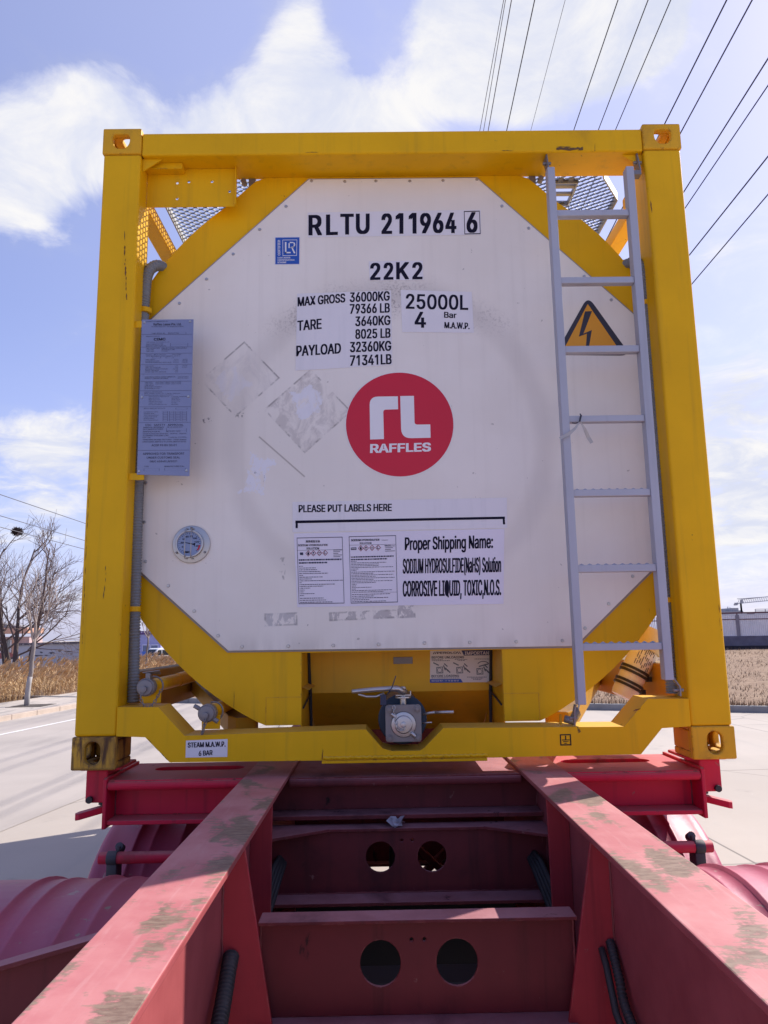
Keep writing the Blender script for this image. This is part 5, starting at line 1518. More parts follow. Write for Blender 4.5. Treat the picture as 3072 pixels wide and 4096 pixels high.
for body, xl, yt, yb, xr, b in rows:
    txt(m, body, (pp(xl, yt), pp(xr, yt - 3), pp(xr, yb - 3), pp(xl, yb)), YD - .0006, b, 1)
m.build('lettering', paint('plate_ink', (.035, .038, .075), .5, bump=0), dp)
m = M()
for y, xl, xr in ((355, 212, 850), (518, 208, 846), (600, 205, 846), (743, 202, 843), (864, 198, 840), (957, 195, 838), (1076, 190, 836), (1279, 183, 832), (1476, 178, 828), (1820, 165, 818)):
    m.quad((pp(xl, y - 1.8), pp(xr, y - 5.8), pp(xr, y - 2.2), pp(xl, y + 1.8)), YD - .0006)
for xl, yt, xr, yb in ((547, 325, 772, 350), (572, 466, 796, 486), (572, 488, 796, 508), (350, 645, 452, 663), (515, 643, 610, 662), (640, 1290, 786, 1312), (522, 1546, 778, 1570), (522, 1572, 778, 1594), (238, 2042, 435, 2072), (498, 2038, 766, 2068),
                       *[(478 + 80 * i, 1334 + 21 * j, 540 + 80 * i, 1353 + 21 * j) for i in range(4) for j in range(6)]):
    frame_lines(m, (pp(xl, yt), pp(xr, yt - 1), pp(xr, yb - 1), pp(xl, yb)), .0010, YD - .0006)
m.build('ruled_lines', paint('plate_ink_thin', (.07, .075, .14), .5, bump=0), dp)

# ================================================================== DOCUMENT TUBE, STRIP, WRAPPER
doc = thing('document_tube', 'cream plastic document tube with two black straps, tilted behind the ladder', 'document tube', (0, 0, Z0))
p0, p1 = Vector((.957, .45, .190)), Vector((1.112, .45, .472))
ax = (p1 - p0).normalized()
cream = paint('cream_plastic', (.80, .77, .70), .38, .06, bump=0)
m = M()
m.tube([p0, p0 + ax * .018, p0 + ax * .235], [.050, .054, .060], 32)
tube_o = m.build('tube_body', cream, doc, smooth='auto')
m = M()
m.tube([p0 + ax * .225, p0 + ax * .2605, p0 + ax * .261, p0 + ax * .30, p0 + ax * .322], [.067, .067, .063, .061, .048], 32)
m.build('cap', paint('yellow_cap', (.64, .50, .25), .4, .06, bump=0), doc, smooth='auto')
for s0 in (.045, .105):
    m = M()
    for d in (0, .017):
        m.tube([p0 + ax * (s0 + d), p0 + ax * (s0 + d + .011)], .0625, 28)
    sd = ax.cross(Vector((0, 1, 0))).normalized()
    m.box(*[v for pr in zip(p0 + ax * (s0 + .012) - sd * .064 - Vector((.014, .012, .010)), p0 + ax * (s0 + .012) - sd * .064 + Vector((.014, .012, .010))) for v in pr])
    m.build('strap', black, doc, smooth='auto')
m = M()
sdv = ax.cross(Vector((0, 1, 0))).normalized()
random.seed(3)
for r in range(9):
    w = -.032 + r * .008
    for seg in range(3):
        a = random.uniform(.13, .16) + seg * .027
        b = a + random.uniform(.014, .024)
        base = p0 + sdv * w + Vector((0, -sqrt(max(.0601 ** 2 - w * w, 0)) - .0012, 0))
        m.poly([base + ax * a, base + ax * b, base + ax * b + sdv * .0028, base + ax * a + sdv * .0028])
m.build('print', ink_thin, tube_o)

strip = thing('plastic_strip', 'torn clear plastic strip knotted with dark twine on a ladder rung', 'plastic strip', (0, 0, Z0))
YS = -.056
k0 = (0.701,1.286)


def ribbon(m, pts, w, y):
    a = [Vector(p) for p in pts]
    for i, (p, q) in enumerate(zip(a, a[1:])):
        d = (q - p).normalized()
        n = Vector((-d.y, d.x)) * w[i] / 2
        n2 = Vector((-d.y, d.x)) * w[i + 1] / 2
        m.poly([(p.x + n.x, y - .004 * (i % 2), p.y + n.y), (q.x + n2.x, y - .004 * ((i + 1) % 2), q.y + n2.y), (q.x - n2.x, y + .003 * (i % 2), q.y - n2.y), (p.x - n.x, y + .003, p.y - n.y)])


m = M()
ribbon(m, ((0.697,1.27),(0.68,1.245),(0.654,1.223),(0.616,1.204)), (.004, .010, .014, .010), YS - .004)
ribbon(m, ((0.701,1.27),(0.716,1.236),(0.728,1.206),(0.739,1.184)), (.004, .011, .014, .012), YS - .004)
m.build('film_tail', bag, strip)
m = M()
m.tube([(x, YS, z) for x, z in ((0.701,1.303),(0.707,1.295),(0.702,1.281),(0.697,1.27),(0.683,1.265),(0.668,1.267))], .0022, 6)
m.tube([(x, YS - .002, z) for x, z in ((0.705,1.297),(0.702,1.287),(0.698,1.271))], .0035, 6)
m.build('twine', paint('dark_twine', (.03, .035, .06), .7), strip)

random.seed(12)
wrap = M()
wx, wy, wz = -.030, .020, -.2168 + Z0
for i in range(7):
    a = random.uniform(0, 6.28)
    c = Vector((wx + random.uniform(-.02, .02), wy + random.uniform(-.012, .012), wz + .018))
    u = Vector((cos(a), sin(a), random.uniform(-.4, .8))) * .024
    v = Vector((-sin(a), cos(a), random.uniform(.2, 1.0))) * .017
    wrap.poly([c - u - v * .6, c + u * .4 - v, c + u + v * .3, c + v, c - u * .7 + v * .6])
tag(wrap.build('foil_wrapper', paint('crumpled_foil', (.60, .56, .60), .3, .1, metal=.3)), 'crumpled silvery wrapper lying on the red cross member below the valve', 'wrapper')

# ================================================================== TRAILER
tr = thing('semi_trailer', 'red skeletal container trailer with two worn main rails and red mudguards', 'trailer', (0, 0, Z0))
ZT = -.035
for sx in (-1, 1):
    m = M()
    a, b = sorted((sx * .430, sx * .592))
    m.box(a, b, -3.6, 9.0, ZT - .016, ZT)
    m.box(sx * .511 - .005, sx * .511 + .005, -3.6, 9.0, -.575, ZT - .0165)
    m.box(a, b, -3.6, 9.0, -.591, -.5755)
    m.build('main_rail', rail_top, tr, .003)

# bolster carrying the container's corners
for s_ in (-1, 1):
    m = M()
    a, b = sorted((s_ * .5925, s_ * 1.098))
    m.plate([(a, .052), (b, .052), (b, .42), (a, .42)], [slot(s_ * .812, .282, .355, .085)], -.060, -.044, lambda u, v, w: (u, v, w))
    m.box(a, b, .140, .152, -.1865, -.0600)
    m.box(a, b, .052, .42, -.202, -.1865)
    m.tube([(a, .060, -.064), (b, .060, -.064)], .0175, 16)
    a, b = sorted((s_ * 1.098, s_ * 1.112))
    m.extrude([(a, .042, -.040), (a, .055, -.034), (a, .42, -.034), (a, .42, -.214), (a, .042, -.214)], (b - a, 0, 0))
    m.build('bolster', red, tr, .003)
m = M()
m.box(-.4295, .4295, .052, .42, -.060, -.046)
m.tube([(-.43, .060, -.066), (.43, .060, -.066)], .0165, 16)
m.box(-.505, .505, .140, .152, -.180, -.0605)
m.box(-.505, .505, .045, .42, -.196, -.1805)
m.build('bolster_centre', red_dark, tr, .003)
for sx in (-1, 1):
    tl = empty('twist_lock')
    tl.parent = tr
    m = M()
    a, b = sorted((sx * 1.115, sx * 1.196))
    m.box(a, b, .095, .24, -.132, -.014)
    a, b = sorted((sx * 1.06, sx * 1.214))
    m.box(a, b, .075, .26, -.0135, -.001)
    m.build('housing', red, tl, .005)
    m = M()
    m.cyl((sx * 1.176, .080, -.119), (sx * 1.176, .0948, -.119), .0125, 14)
    m.build('bolt', black, tl, .001)
    m = M()
    m.cyl((sx * 1.145, .16, -.150), (sx * 1.145, .16, -.1325), .022, 14)
    m.build('pivot', black, tl, .001)
    m = M()
    p, q = Vector((sx * 1.14, .155, -.152)), Vector((sx * 1.236, .112, -.172))
    t = (q - p).normalized()
    n = Vector((t.y, -t.x, 0)).normalized() * .019
    pts = [p - n, p + n, q + n - t * .012, q + n * .6, q - n * .6, q - n - t * .012]
    m.extrude(pts, (0, 0, -.024))
    m.build('handle', red, tl, .003)

# cross members with round lightening holes
m = M()
h1, h2 = (-0.096,-0.316), (0.09,-0.318)
m.plate([(-.506, -.436), (.506, -.436), (.506, -.2275), (-.506, -.2275)], [circ(h1[0], h1[1], .052), circ(h2[0], h2[1], .052), circ(-.018, -.262, .006, n=8), circ(.02, -.262, .006, n=8)], .010, .020)
m.box(-.506, .506, -.002, .075, -.2272, -.2168)
m.box(-.506, .506, -.088, .09, -.448, -.4365)
for sx in (-1, 1):
    m.extrude([(sx * .275, -.0025, -.226), (sx * .5055, -.0025, -.226), (sx * .5055, -.128, -.226), (sx * .488, -.128, -.226)], (0, 0, .011))
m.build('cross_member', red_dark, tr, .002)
m = M()
Y2 = -.70
h1, h2 = (-0.099,-0.381), (0.103,-0.382)
m.plate([(-.415, -.5055), (.415, -.5055), (.415, -.2705), (-.415, -.2705)], [circ(h1[0], h1[1], .0535, .0565), circ(h2[0], h2[1], .0545, .0575), circ(-.016, -.325, .0055, n=8), circ(.018, -.325, .0055, n=8)], Y2, Y2 + .010)
m.box(-.415, .415, -.742, -.668, -.2702, -.2615)
m.box(-.40, .40, -.80, -.60, -.518, -.506)
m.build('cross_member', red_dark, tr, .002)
for sx in (-1, 1):
    m = M()
    if sx < 0:
        ti, bi = (-0.449,-0.078), (-0.375,-0.496)
    else:
        ti, bi = (0.458,-0.077), (0.38,-0.489)
    bz = -.5745
    k = (bz - ti[1]) / (bi[1] - ti[1])
    xb = ti[0] + (bi[0] - ti[0]) * k
    kt = (-.0518 - ti[1]) / (bi[1] - ti[1])
    xt = ti[0] + (bi[0] - ti[0]) * kt
    m.extrude([(xt, -.756, -.0518), (sx * .5055, -.756, -.0518), (sx * .5055, -.756, bz), (xb, -.756, bz)], (0, .012, 0))
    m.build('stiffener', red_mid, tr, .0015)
    m = M()
    m.extrude([(sx * .436, -.34, -.0518), (sx * .5055, -.34, -.0518), (sx * .5055, -.34, -.5), (sx * .440, -.34, -.5)], (0, .010, 0))
    m.build('stiffener', red_mid, tr, .0015)
    # hoses along the webs
    m = M()
    for i in range(4):
        o = i * .014
        m.tube([(sx * (.455 - o * .4), .03, -.31 - o * .3), (sx * (.468 - o * .4), -.05, -.325 - o), (sx * (.492 - o * .5), -.14, -.40 - o), (sx * (.493 - o * .5), -.30, -.49), (sx * .49, -.55, -.54 + o)], .011, 8)
    m.build('hose_bundle', black, tr, smooth=True)
    m = M()
    if sx < 0:
        corrugated(m, [(-.480, -.757, -.335), (-.478, -.80, -.350), (-.474, -.90, -.40), (-.470, -1.05, -.455), (-.470, -1.4, -.50)], .019, .011, 12)
    else:
        corrugated(m, [(.493, -.757, -.320), (.490, -.79, -.335), (.486, -.84, -.37), (.483, -.90, -.42), (.483, -1.1, -.47)], .011, .010, 12)
        m.tube([(.470, -.757, -.335), (.468, -.80, -.36), (.462, -.88, -.43), (.46, -1.1, -.5)], .009, 8)
    m.build('corrugated_hose', black, tr, smooth=True)
    # outriggers under the deck edge
    m = M()
    ya, yb = -1.135, -1.092
    zi, zo = -.102, -.275
    m.extrude([(sx * .517, ya, zi), (sx * 1.20, ya, zo), (sx * 1.20, ya, zo - .010), (sx * .517, ya, zi - .010)], (0, yb - ya, 0))
    m.extrude([(sx * .517, yb - .008, zi - .0105), (sx * 1.20, yb - .008, zo - .0105), (sx * 1.20, yb - .008, zo - .09), (sx * .517, yb - .008, zi - .22)], (0, .008, 0))
    m.extrude([(sx * .517, ya, zi - .2205), (sx * 1.20, ya, zo - .0905), (sx * 1.20, ya, zo - .10), (sx * .517, ya, zi - .230)], (0, yb - ya, 0))
    m.build('outrigger', red_dark, tr, .0015)

# weld beads where plates meet
bead = paint('weld_bead', (.22, .05, .05), .6, .25, bump=.3)
random.seed(17)


def weld(p, q, r=.0034):
    p, q = Vector(p), Vector(q)
    n = max(6, int((q - p).length / .012))
    pts = [p.lerp(q, i / n) + Vector((random.gauss(0, .0007), random.gauss(0, .0007), random.gauss(0, .0007))) for i in range(n + 1)]
    m = M()
    m.tube(pts, [r * random.uniform(.75, 1.25) for _ in pts], 6)
    m.build('weld_bead', bead, tr, smooth=True)


for sx in (-1, 1):
    weld((sx * .5045, -.757, -.055), (sx * .5045, -.757, -.57))
    weld((sx * .413, -.7015, -.268), (sx * .413, -.7015, -.50))
    weld((sx * .5045, .009, -.23), (sx * .5045, .009, -.43))
    weld((sx * 1.097, .139, -.065), (sx * 1.097, .139, -.185))
    weld((sx * .5045, .139, -.065), (sx * .5045, .139, -.18))
weld((-.41, -.7012, -.2725), (.41, -.7012, -.2725), .0028)
weld((-.50, .0088, -.4355), (.50, .0088, -.4355), .003)

shade_black = paint('painted_shade_black', (.028, .022, .022), .6, .2)  # near-black stands in for the dark behind the lightening holes
# mudguards and wheels
ribs = [.69, .80, .865, .975, 1.04]


def fender_mesh(sx, R, a0, a1, xo):
    m = M()
    prof = [(.615, 0.0)]
    for k, x in enumerate(ribs):
        h = .008 if k % 2 == 0 else .0035
        prof += [(x - .009, 0.0), (x - .004, h), (x + .004, h), (x + .009, 0.0)]
    prof += [(xo - .049, 0.0), (xo - .029, -.003), (xo - .011, -.012), (xo - .001, -.028), (xo, -.046)]
    n = 30
    rows = []
    for i in range(n + 1):
        a = radians(a0 + (a1 - a0) * i / n)
        rows.append([m.b.verts.new((sx * x, -(R + h) * sin(a), (R + h) * cos(a))) for x, h in prof])
    for p, q in zip(rows, rows[1:]):
        for j in range(len(prof) - 1):
            m.face([p[j], p[j + 1], q[j + 1], q[j]])
    return m


for sx in (-1, 1):
    for yc, zc, xo, a0, a1 in ((.500, -.845, 1.185, -70, 62), (-.690, -.795, 1.265, -48, 85)):
        R = .608
        f = empty('mudguard')
        f.parent = tr
        f.location = (0, yc, zc)
        o = fender_mesh(sx, R, a0, a1, xo).build('guard', fender_red, f, smooth=True)
        so = o.modifiers.new('thickness', 'SOLIDIFY')
        so.thickness = .004
        so.offset = -1
        if yc > 0:
            m = M()
            y_, z_ = .020 - yc, -.305 - zc
            m.tube([(sx * 1.105, y_, z_), (sx * .517, y_, z_)], .0205, 18)
            m.build('support_pipe', red, f, .001, 'auto')
            m = M()
            xk = sx * 1.058
            m.tube([(xk - .018, y_, z_), (xk + .018, y_, z_)], .0235, 20)
            m.box(xk - .018, xk + .018, y_ - .012, y_ + .05, z_ - .075, z_ - .020)
            m.cyl((xk - sx * .016, y_ + .016, z_ + .035), (xk - sx * .016, y_ + .045, z_ + .020), .015, 10)
            m.box(xk - sx * .016 - .007, xk - sx * .016 + .007, y_ + .0, y_ + .03, z_ + .018, z_ + .036)
            m.build('pipe_clamp', paint('grey_rubber', (.06, .055, .06), .6, .2, dust=((.2, .17, .16), .5)), f, .002, 'auto')
        w = empty('wheel')
        w.parent = tr
        w.location = (0, yc, -.875)
        for xc in (.76, 1.06):
            m = M()
            pr = [(-.13, .30), (-.135, .43), (-.115, .488), (-.06, .503), (.06, .503), (.115, .488), (.135, .43), (.13, .30)]
            n = 40
            rows = [[m.b.verts.new((sx * xc + x, r * cos(2 * pi * i / n), r * sin(2 * pi * i / n))) for x, r in pr] for i in range(n)]
            for i in range(n):
                for j in range(len(pr) - 1):
                    m.face([rows[i][j], rows[i][j + 1], rows[(i + 1) % n][j + 1], rows[(i + 1) % n][j]])
            m.build('tyre', black, w, smooth='auto')
        m = M()
        m.cyl((sx * 1.0, 0, 0), (sx * 1.14, 0, 0), .298, 32)
        m.cyl((sx * 1.141, 0, 0), (sx * 1.19, 0, 0), .11, 20)
        m.build('rim', dull_steel, w, .006, 'auto')
for y in (.500, -.690):
    m = M()
    m.box(-.70, .70, y - .065, y + .065, -.94, -.81)
    m.build('axle', red_dark, tr, .01)
for x0, x1 in ((.02, .30), (.30, .02)):                        # X brace and an added blocking tank deeper under the deck
    m = M()
    m.beam((x0, .88 + x0 * .1, -.47), (x1, .88 + x0 * .1, -.72), .045, .03)
    m.build('brace', red_dark, tr, .003)
for y, zb in ((.96, -.60), (2.6, -.58)):  # unseen members added so the gaps and holes in front look dark
    m = M()
    m.box(-.5055, .5055, y, y + .012, zb, -.052)
    m.box(-.5055, .5055, y - .05, y + .06, zb - .012, zb - .0005)
    m.build('cross_member', red_dark, tr, .002)
m = M()
m.box(-.5055, .5055, -.44, -.30, -.74, -.545)  # added box hiding bright ground behind the near cross member's holes
m.build('cross_member', shade_black, tr, .01)
m = M()
m.box(-.5055, .5055, .30, .312, -.96, -.525)  # added plate shutting out bright ground between the cross members
m.build('cross_member', shade_black, tr, .002)
m = M()
m.cyl((-.47, .74, -.725), (.47, .74, -.725), .125, 24)  # drum added to block the lit ground below the cross member
m.build('blocking_tank', black, tr, .01, 'auto')
m = M()
m.tube([(-.03, .62, -.30), (-.04, .60, -.45), (-.045, .62, -.60)], .018, 10)  # hose added to darken the view through the left hole
m.build('blocking_hose', black, tr, smooth=True)

# ================================================================== GROUND AND STREET
KX, KN = Vector((.943, -.332)), Vector((.332, .943))            # right kerb: along, and away from the yard
K0 = Vector((5.74,15.027))
SU, SN = Vector((.150, .989)), Vector((-.989, .150))            # left street: along, and to the pavement
S0 = Vector(((-8.668,16.327)))


def smooth01(x):
    x = max(0, min(1, x))
    return x * x * (3 - 2 * x)


def zg(x, y):
    """the land falls away gently beyond the reeds on the left"""
    return -1.25 * smooth01((y - 30) / 42) * smooth01((-x - 3) / 7)


def S(a, b, dz=0.0):
    p = S0 + SU * a + SN * b
    return (p.x, p.y, zg(p.x, p.y) + dz)


def K(a, b, dz=0.0):
    p = K0 + KX * a + KN * b
    return (p.x, p.y, dz)


def ground_mat():
    m, t, b = newmat('concrete_yard')
    co = nd(t, 'ShaderNodeTexCoord', out=3)
    big = noise(t, co, .25, 6, .6)
    mid = noise(t, mapping(t, co, (1, .35, 1)), 1.6, 7, .62)
    c = mixc(t, ramp(t, big, .3, .7), (.39, .335, .285, 1), (.455, .395, .34, 1))
    c = mixc(t, mt(t, 'MULTIPLY', ramp(t, mid, .45, .75), .30), c, (.38, .34, .305, 1))
    tyre = noise(t, mapping(t, co, (1.1, .10, 1), (0, 0, 0), (0, 0, .5)), 1.3, 4, .5)
    c = mixc(t, mt(t, 'MULTIPLY', ramp(t, tyre, .52, .72), .32), c, (.27, .25, .235, 1))
    sp = noise(t, co, 26, 3, .7)
    c = mixc(t, ramp(t, sp, .70, .74), c, (.55, .52, .49, 1))
    c = mixc(t, ramp(t, noise(t, mapping(t, co, (1, 1, 1), (5, 9, 0)), 17, 3, .7), .73, .76), c, (.20, .18, .16, 1))
    # sawn joints every 4.5 m
    rot = mapping(t, co, (1, 1, 1), (1.4, 1.9, 0), (0, 0, -.06))
    s = nd(t, 'ShaderNodeSeparateXYZ', {0: rot}).node.outputs
    jt = None
    for ax_, pit in ((s[0], 4.5), (s[1], 4.5)):
        w = mt(t, 'ABSOLUTE', mt(t, 'SUBTRACT', mt(t, 'PINGPONG', ax_, pit / 2), 0.0))
        f = ramp(t, w, .008, .016, 1.0, 0.0)
        jt = f if jt is None else mt(t, 'MAXIMUM', jt, f)
    c = mixc(t, mt(t, 'MULTIPLY', jt, .75), c, (.11, .095, .085, 1))
    st = noise(t, mapping(t, co, (1, 1, 1), (8, 3, 0)), .9, 6, .6, .5)
    c = mixc(t, mt(t, 'MULTIPLY', ramp(t, st, .60, .70), .40), c, (.22, .195, .175, 1))
    vor = nd(t, 'ShaderNodeTexVoronoi', {'Vector': mapping(t, mixc(t, .06, co, nd(t, 'ShaderNodeTexNoise', {'Vector': co, 'Scale': 1.5}, 1)), (1, 1, 1)), 'Scale': .22}, 0, feature='DISTANCE_TO_EDGE')
    c = mixc(t, mt(t, 'MULTIPLY', ramp(t, vor, .0012, .004, 1.0, 0.0), .55), c, (.16, .14, .125, 1))
    setin(t, b, Base_Color=c, Roughness=.85)
    t.links.new(nd(t, 'ShaderNodeBump', {'Strength': .3, 'Distance': .01, 'Height': mid}), b.inputs['Normal'])
    return m


def grid(name, xs, ys, fn, mat, kind='structure'):
    m = M()
    rows = [[m.b.verts.new(fn(x, y)) for x in xs] for y in ys]
    for p, q in zip(rows, rows[1:]):
        for j in range(len(xs) - 1):
            m.face([p[j], p[j + 1], q[j + 1], q[j]])
    o = m.build(name, mat, smooth=True)
    o['kind'] = kind
    return o


xs = [-1600, -600, -250, -120, -80, -60] + [-50 + 2.5 * i for i in range(20)] + [0, 8, 20, 60, 120, 300, 800, 1600]
ys = [-1600, -300, -60, -20, -5, 5, 15, 25] + [28 + 2.5 * i for i in range(22)] + [90, 120, 200, 500, 1000, 1800]
grid('ground', xs, ys, lambda x, y: (x, y, zg(x, y)), ground_mat())
asphalt = paint('pale_road', (.40, .35, .31), .85, .08, wear=[((.22, .20, .19), .5, .8, .5, (1, .25, 1)), ((.36, .33, .31), .62, .8, 14, (1, 1, 1))], bump=.2, scale=.5)
aa = [-30 + 2.5 * i for i in range(49)]
grid('road', [-6.5, -4, -2, -.0], aa, lambda b, a: S(a, b, .004), asphalt)
lp0, lp1 = Vector((-7.612,12.393)), Vector((-7.287,15.197))
b0, b1 = (lp0 - S0).dot(SN), (lp1 - S0).dot(SN)
bl = (b0 + b1) / 2
grid('road_line', [bl - .055, bl + .055], aa, lambda b, a: S(a, b, .009), paint('road_paint', (.70, .68, .66), .7, .08, wear=[((.32, .30, .28), .58, .66, 6, (1, 1, 1))]))
pav = paint('paving_slabs', (.44, .385, .335), .85, .08, wear=[((.30, .265, .24), .5, .62, 1.4, (2.5, .5, 1)), ((.20, .18, .16), .64, .68, 2.2, (3, .35, 1))], bump=.2, scale=.9)
m = M()
SW = 2.45
rows = [[m.b.verts.new(S(a, b, z)) for b, z in ((.16, .118), (SW, .125), (SW, -.05))] for a in aa]
for p, q in zip(rows, rows[1:]):
    for j in range(2):
        m.face([p[j], p[j + 1], q[j + 1], q[j]])
structure(m.build('sidewalk', pav))
kerb_mat = paint('beige_kerb', (.46, .37, .30), .8, .08, bump=.2)
m = M()
for i in range(-26, 60):
    a, b = i * 1.0 + .006, i * 1.0 + .994
    p = [S(a, 0, -.02), S(a, .155, -.02), S(b, .155, -.02), S(b, 0, -.02)]
    m.extrude(p, (0, 0, .142))
structure(m.build('kerb', kerb_mat, bevel=.012))

# litter against the left kerb
random.seed(4)
m = M()
lx, ly = (-8.907,17.532)
for i in range(5):
    a = random.uniform(0, 6.28)
    c = Vector((lx + i * .035 - .07, ly - .03, .035))
    u, v = Vector((cos(a) * .05, sin(a) * .05, .01)), Vector((-sin(a) * .02, cos(a) * .02, .035))
    m.poly([c - u - v * .5, c + u - v * .8, c + u * .6 + v, c - u * .7 + v * .7])
tag(m.build('litter', paint('white_litter', (.75, .73, .70), .6)), 'white crumpled litter on the road against the beige kerb', 'litter')

# ---- dry bank on the right
grass_mat = paint('dry_grass_ground', (.235, .145, .088), .95, .12, bump=.6, scale=1.2,
                  wear=[((.33, .225, .145), .46, .62, 3, (1, 3, 1)), ((.17, .10, .06), .50, .66, 2.2, (1, 4, 1)), ((.13, .08, .05), .54, .64, 8, (1, 3, 1)), ((.37, .265, .175), .58, .68, 14, (1, 3, 1))])
FB = 27.0


def bank(a, b):
    t = b / FB
    return K(a, b, .10 + .66 * smooth01(t * .95 + .03) + .03 * sin(a * 1.3 + b) * min(1, b))


grid('grass_bank', [-30 + 1.0 * i for i in range(76)], [.14, .6, 1.2, 2, 3, 4, 6, 8, 10, 13, 16, 19, 22, 25, 28, 40], bank, grass_mat)
m = M()
for i in range(-30, 45):
    a, b = i * 1.0 + .005, i * 1.0 + .995
    m.extrude([K(a, 0, -.02), K(a, .135, -.02), K(b, .135, -.02), K(b, 0, -.02)], (0, 0, .165))
structure(m.build('kerb', paint('grey_kerb', (.26, .25, .245), .85, .12, bump=.3), bevel=.012))
random.seed(21)
m = M()
for i in range(26000):
    a = random.uniform(-9, 16)
    b = .12 + FB * random.random() ** 1.7
    if random.random() < .10:
        b = random.uniform(.05, .3)
    p = Vector(bank(a, b))
    h = random.uniform(.04, .13) if b > .35 else random.uniform(.06, .22)
    an = random.uniform(0, 6.28)
    lean = random.uniform(.3, 1.8) if b > .35 else random.uniform(.1, .6)
    d = Vector((cos(an), sin(an), 0))
    w = Vector((-sin(an), cos(an), 0)) * random.uniform(.006, .016)
    q = p + d * h * lean + Vector((0, 0, h))
    m.poly([p - w - Vector((0, 0, .02)), p + w - Vector((0, 0, .02)), q])
stuff(m.build('dry_grass', paint('dry_straw', (.27, .175, .105), .9, .3, scale=1.5, bump=0, wear=[((.16, .095, .055), .5, .6, 3, (1, 1, 1)), ((.38, .27, .17), .56, .68, 5, (1, 1, 1))])), 'dry straw-coloured grass covering the bank and edging the grey kerb', 'grass')

# ---- picket fence on its low wall
fence = thing('picket_fence', 'pale concrete picket fence on a dark low wall behind the dry bank', 'fence')
conc = paint('pale_picket', (.78, .74, .74), .85, .06, wear=[((.5, .46, .46), .6, .8, 2, (1, 1, 1))])
dark_wall = paint('dark_stained_wall', (.16, .145, .185), .9, .15, wear=[((.20, .18, .20), .5, .7, .8, (1, 1, 1)), ((.04, .03, .035), .6, .75, 1.3, (1, 1, 1))])
ZB = .73


def fbox(m, a0, a1, b0, b1, z0, z1):
    m.extrude([K(a0, b0, z0), K(a1, b0, z0), K(a1, b1, z0), K(a0, b1, z0)], (0, 0, z1 - z0))


m = M()
fbox(m, -26, 26, FB - .12, FB + .12, ZB - .6, ZB + .20)
m.build('plinth', paint('black_plinth', (.035, .028, .035), .9, .2), fence)
m = M()
fbox(m, -26, 26, FB - .10, FB + .10, ZB + .2005, 1.47)
m.build('base_wall', dark_wall, fence, .01)
PIT = 1.86
post_conc = paint('post_concrete', (.27, .245, .27), .9, .12)
rail_red = paint('brown_rail', (.16, .075, .085), .7, .1)
for i in range(-13, 14):
    a = i * PIT
    m = M()
    fbox(m, a - .085, a + .085, FB - .09, FB + .09, 1.4705, 2.64)
    m.build('post', post_conc, fence, .01)
    m = M()
    for k in range(17):
        c = a + .13 + k * (PIT - .26) / 16
        fbox(m, c - .034, c + .034, FB - .02, FB + .02, 1.4705, 2.60)
    m.build('picket_panel', conc, fence)
m = M()
fbox(m, -26, 26, FB - .05, FB - .035, 2.36, 2.41)
fbox(m, -26, 26, FB - .045, FB + .045, 2.70, 2.78)
for i in range(-13, 14):
    a = i * PIT
    fbox(m, a - .03, a + .03, FB - .02, FB + .02, 2.6405, 2.6995)
    fbox(m, a + .5, a + .9, FB - .02, FB + .02, 2.66, 2.69)
m.build('rail', rail_red, fence)

# ---- far building site on the right
FY = 260.0
site = thing('unfinished_building', 'grey unfinished concrete building far behind the picket fence, beside the crane', 'building')
far_grey = paint('hazed_grey', (.33, .33, .36), .9, .06, bump=0)  # pale grey carries the distance haze in the colour


def frect(m, q, y, dep):
    (xa, za), (xb, zb) = q
    m.box(min(xa, xb), max(xa, xb), y, y + dep, min(za, zb), max(za, zb))


m = M()
frect(m, ((123.006,8.083),(129.504,5.272)), FY, 20)
m.build('lower_floors', far_grey, site)
m = M()
frect(m, ((125.868,9.277),(128.357,8.006)), FY + 1, 12)
frect(m, ((128.707,8.411),(129.794,7.983)), FY + 1, 10)
for px_ in (0,):
    for q in (((125.915,9.778),(125.896,9.277)), ((126.14,9.914),(126.108,9.273)), ((126.656,9.697),(126.643,9.265)), ((127.1,9.62),(127.094,9.258)), ((125.088,9.234),(125.006,8.058)), ((125.414,8.95),(125.358,8.053))):
        frect(m, q, FY + 4, .3)
m.build('upper_block', far_grey, site)
crane = thing('tower_crane', 'grey tower crane far away above the picket fence', 'crane')
CYR = 255.0
m = M()
(mx0, mz0), (mx1, mz1) = (126.423,10.609), (126.418,5.217)
w = abs(mx1 - mx0)
for dx, dy in ((0, 0), (w, 0), (0, w), (w, w)):
    m.beam((mx0 + dx, CYR + dy, mz1), (mx0 + dx, CYR + dy, mz0), .45, .45, (0, 1, 0))
n = 14
for i in range(n):
    za, zb = mz1 + (mz0 - mz1) * i / n, mz1 + (mz0 - mz1) * (i + 1) / n
    m.beam((mx0, CYR, za), (mx0 + w, CYR, zb), .35, .35, (0, 1, 0))
    m.beam((mx0 + w, CYR, za), (mx0, CYR + w, zb), .35, .35, (0, 1, 0))
m.build('mast', far_grey, crane)
m = M()
a, b = (125.344,10.625), (151.93,12.641)
top_ = (126.805,11.987)
m.beam((a[0], CYR, a[1]), (b[0], CYR, b[1]), .22, .22)
m.beam((a[0], CYR, a[1] + 1.6), (b[0], CYR, b[1] + 1.0), .2, .2)
k_ = 40
for i in range(k_):
    t0, t1 = i / k_, (i + 1) / k_
    m.beam((a[0] + (b[0] - a[0]) * t0, CYR, a[1] + (b[1] - a[1]) * t0), (a[0] + (b[0] - a[0]) * t1, CYR, a[1] + 1.4 + (b[1] - a[1]) * t1), .12, .12)
m.beam((top_[0], CYR, mz0), (top_[0], CYR, top_[1]), .7, .7, (0, 1, 0))
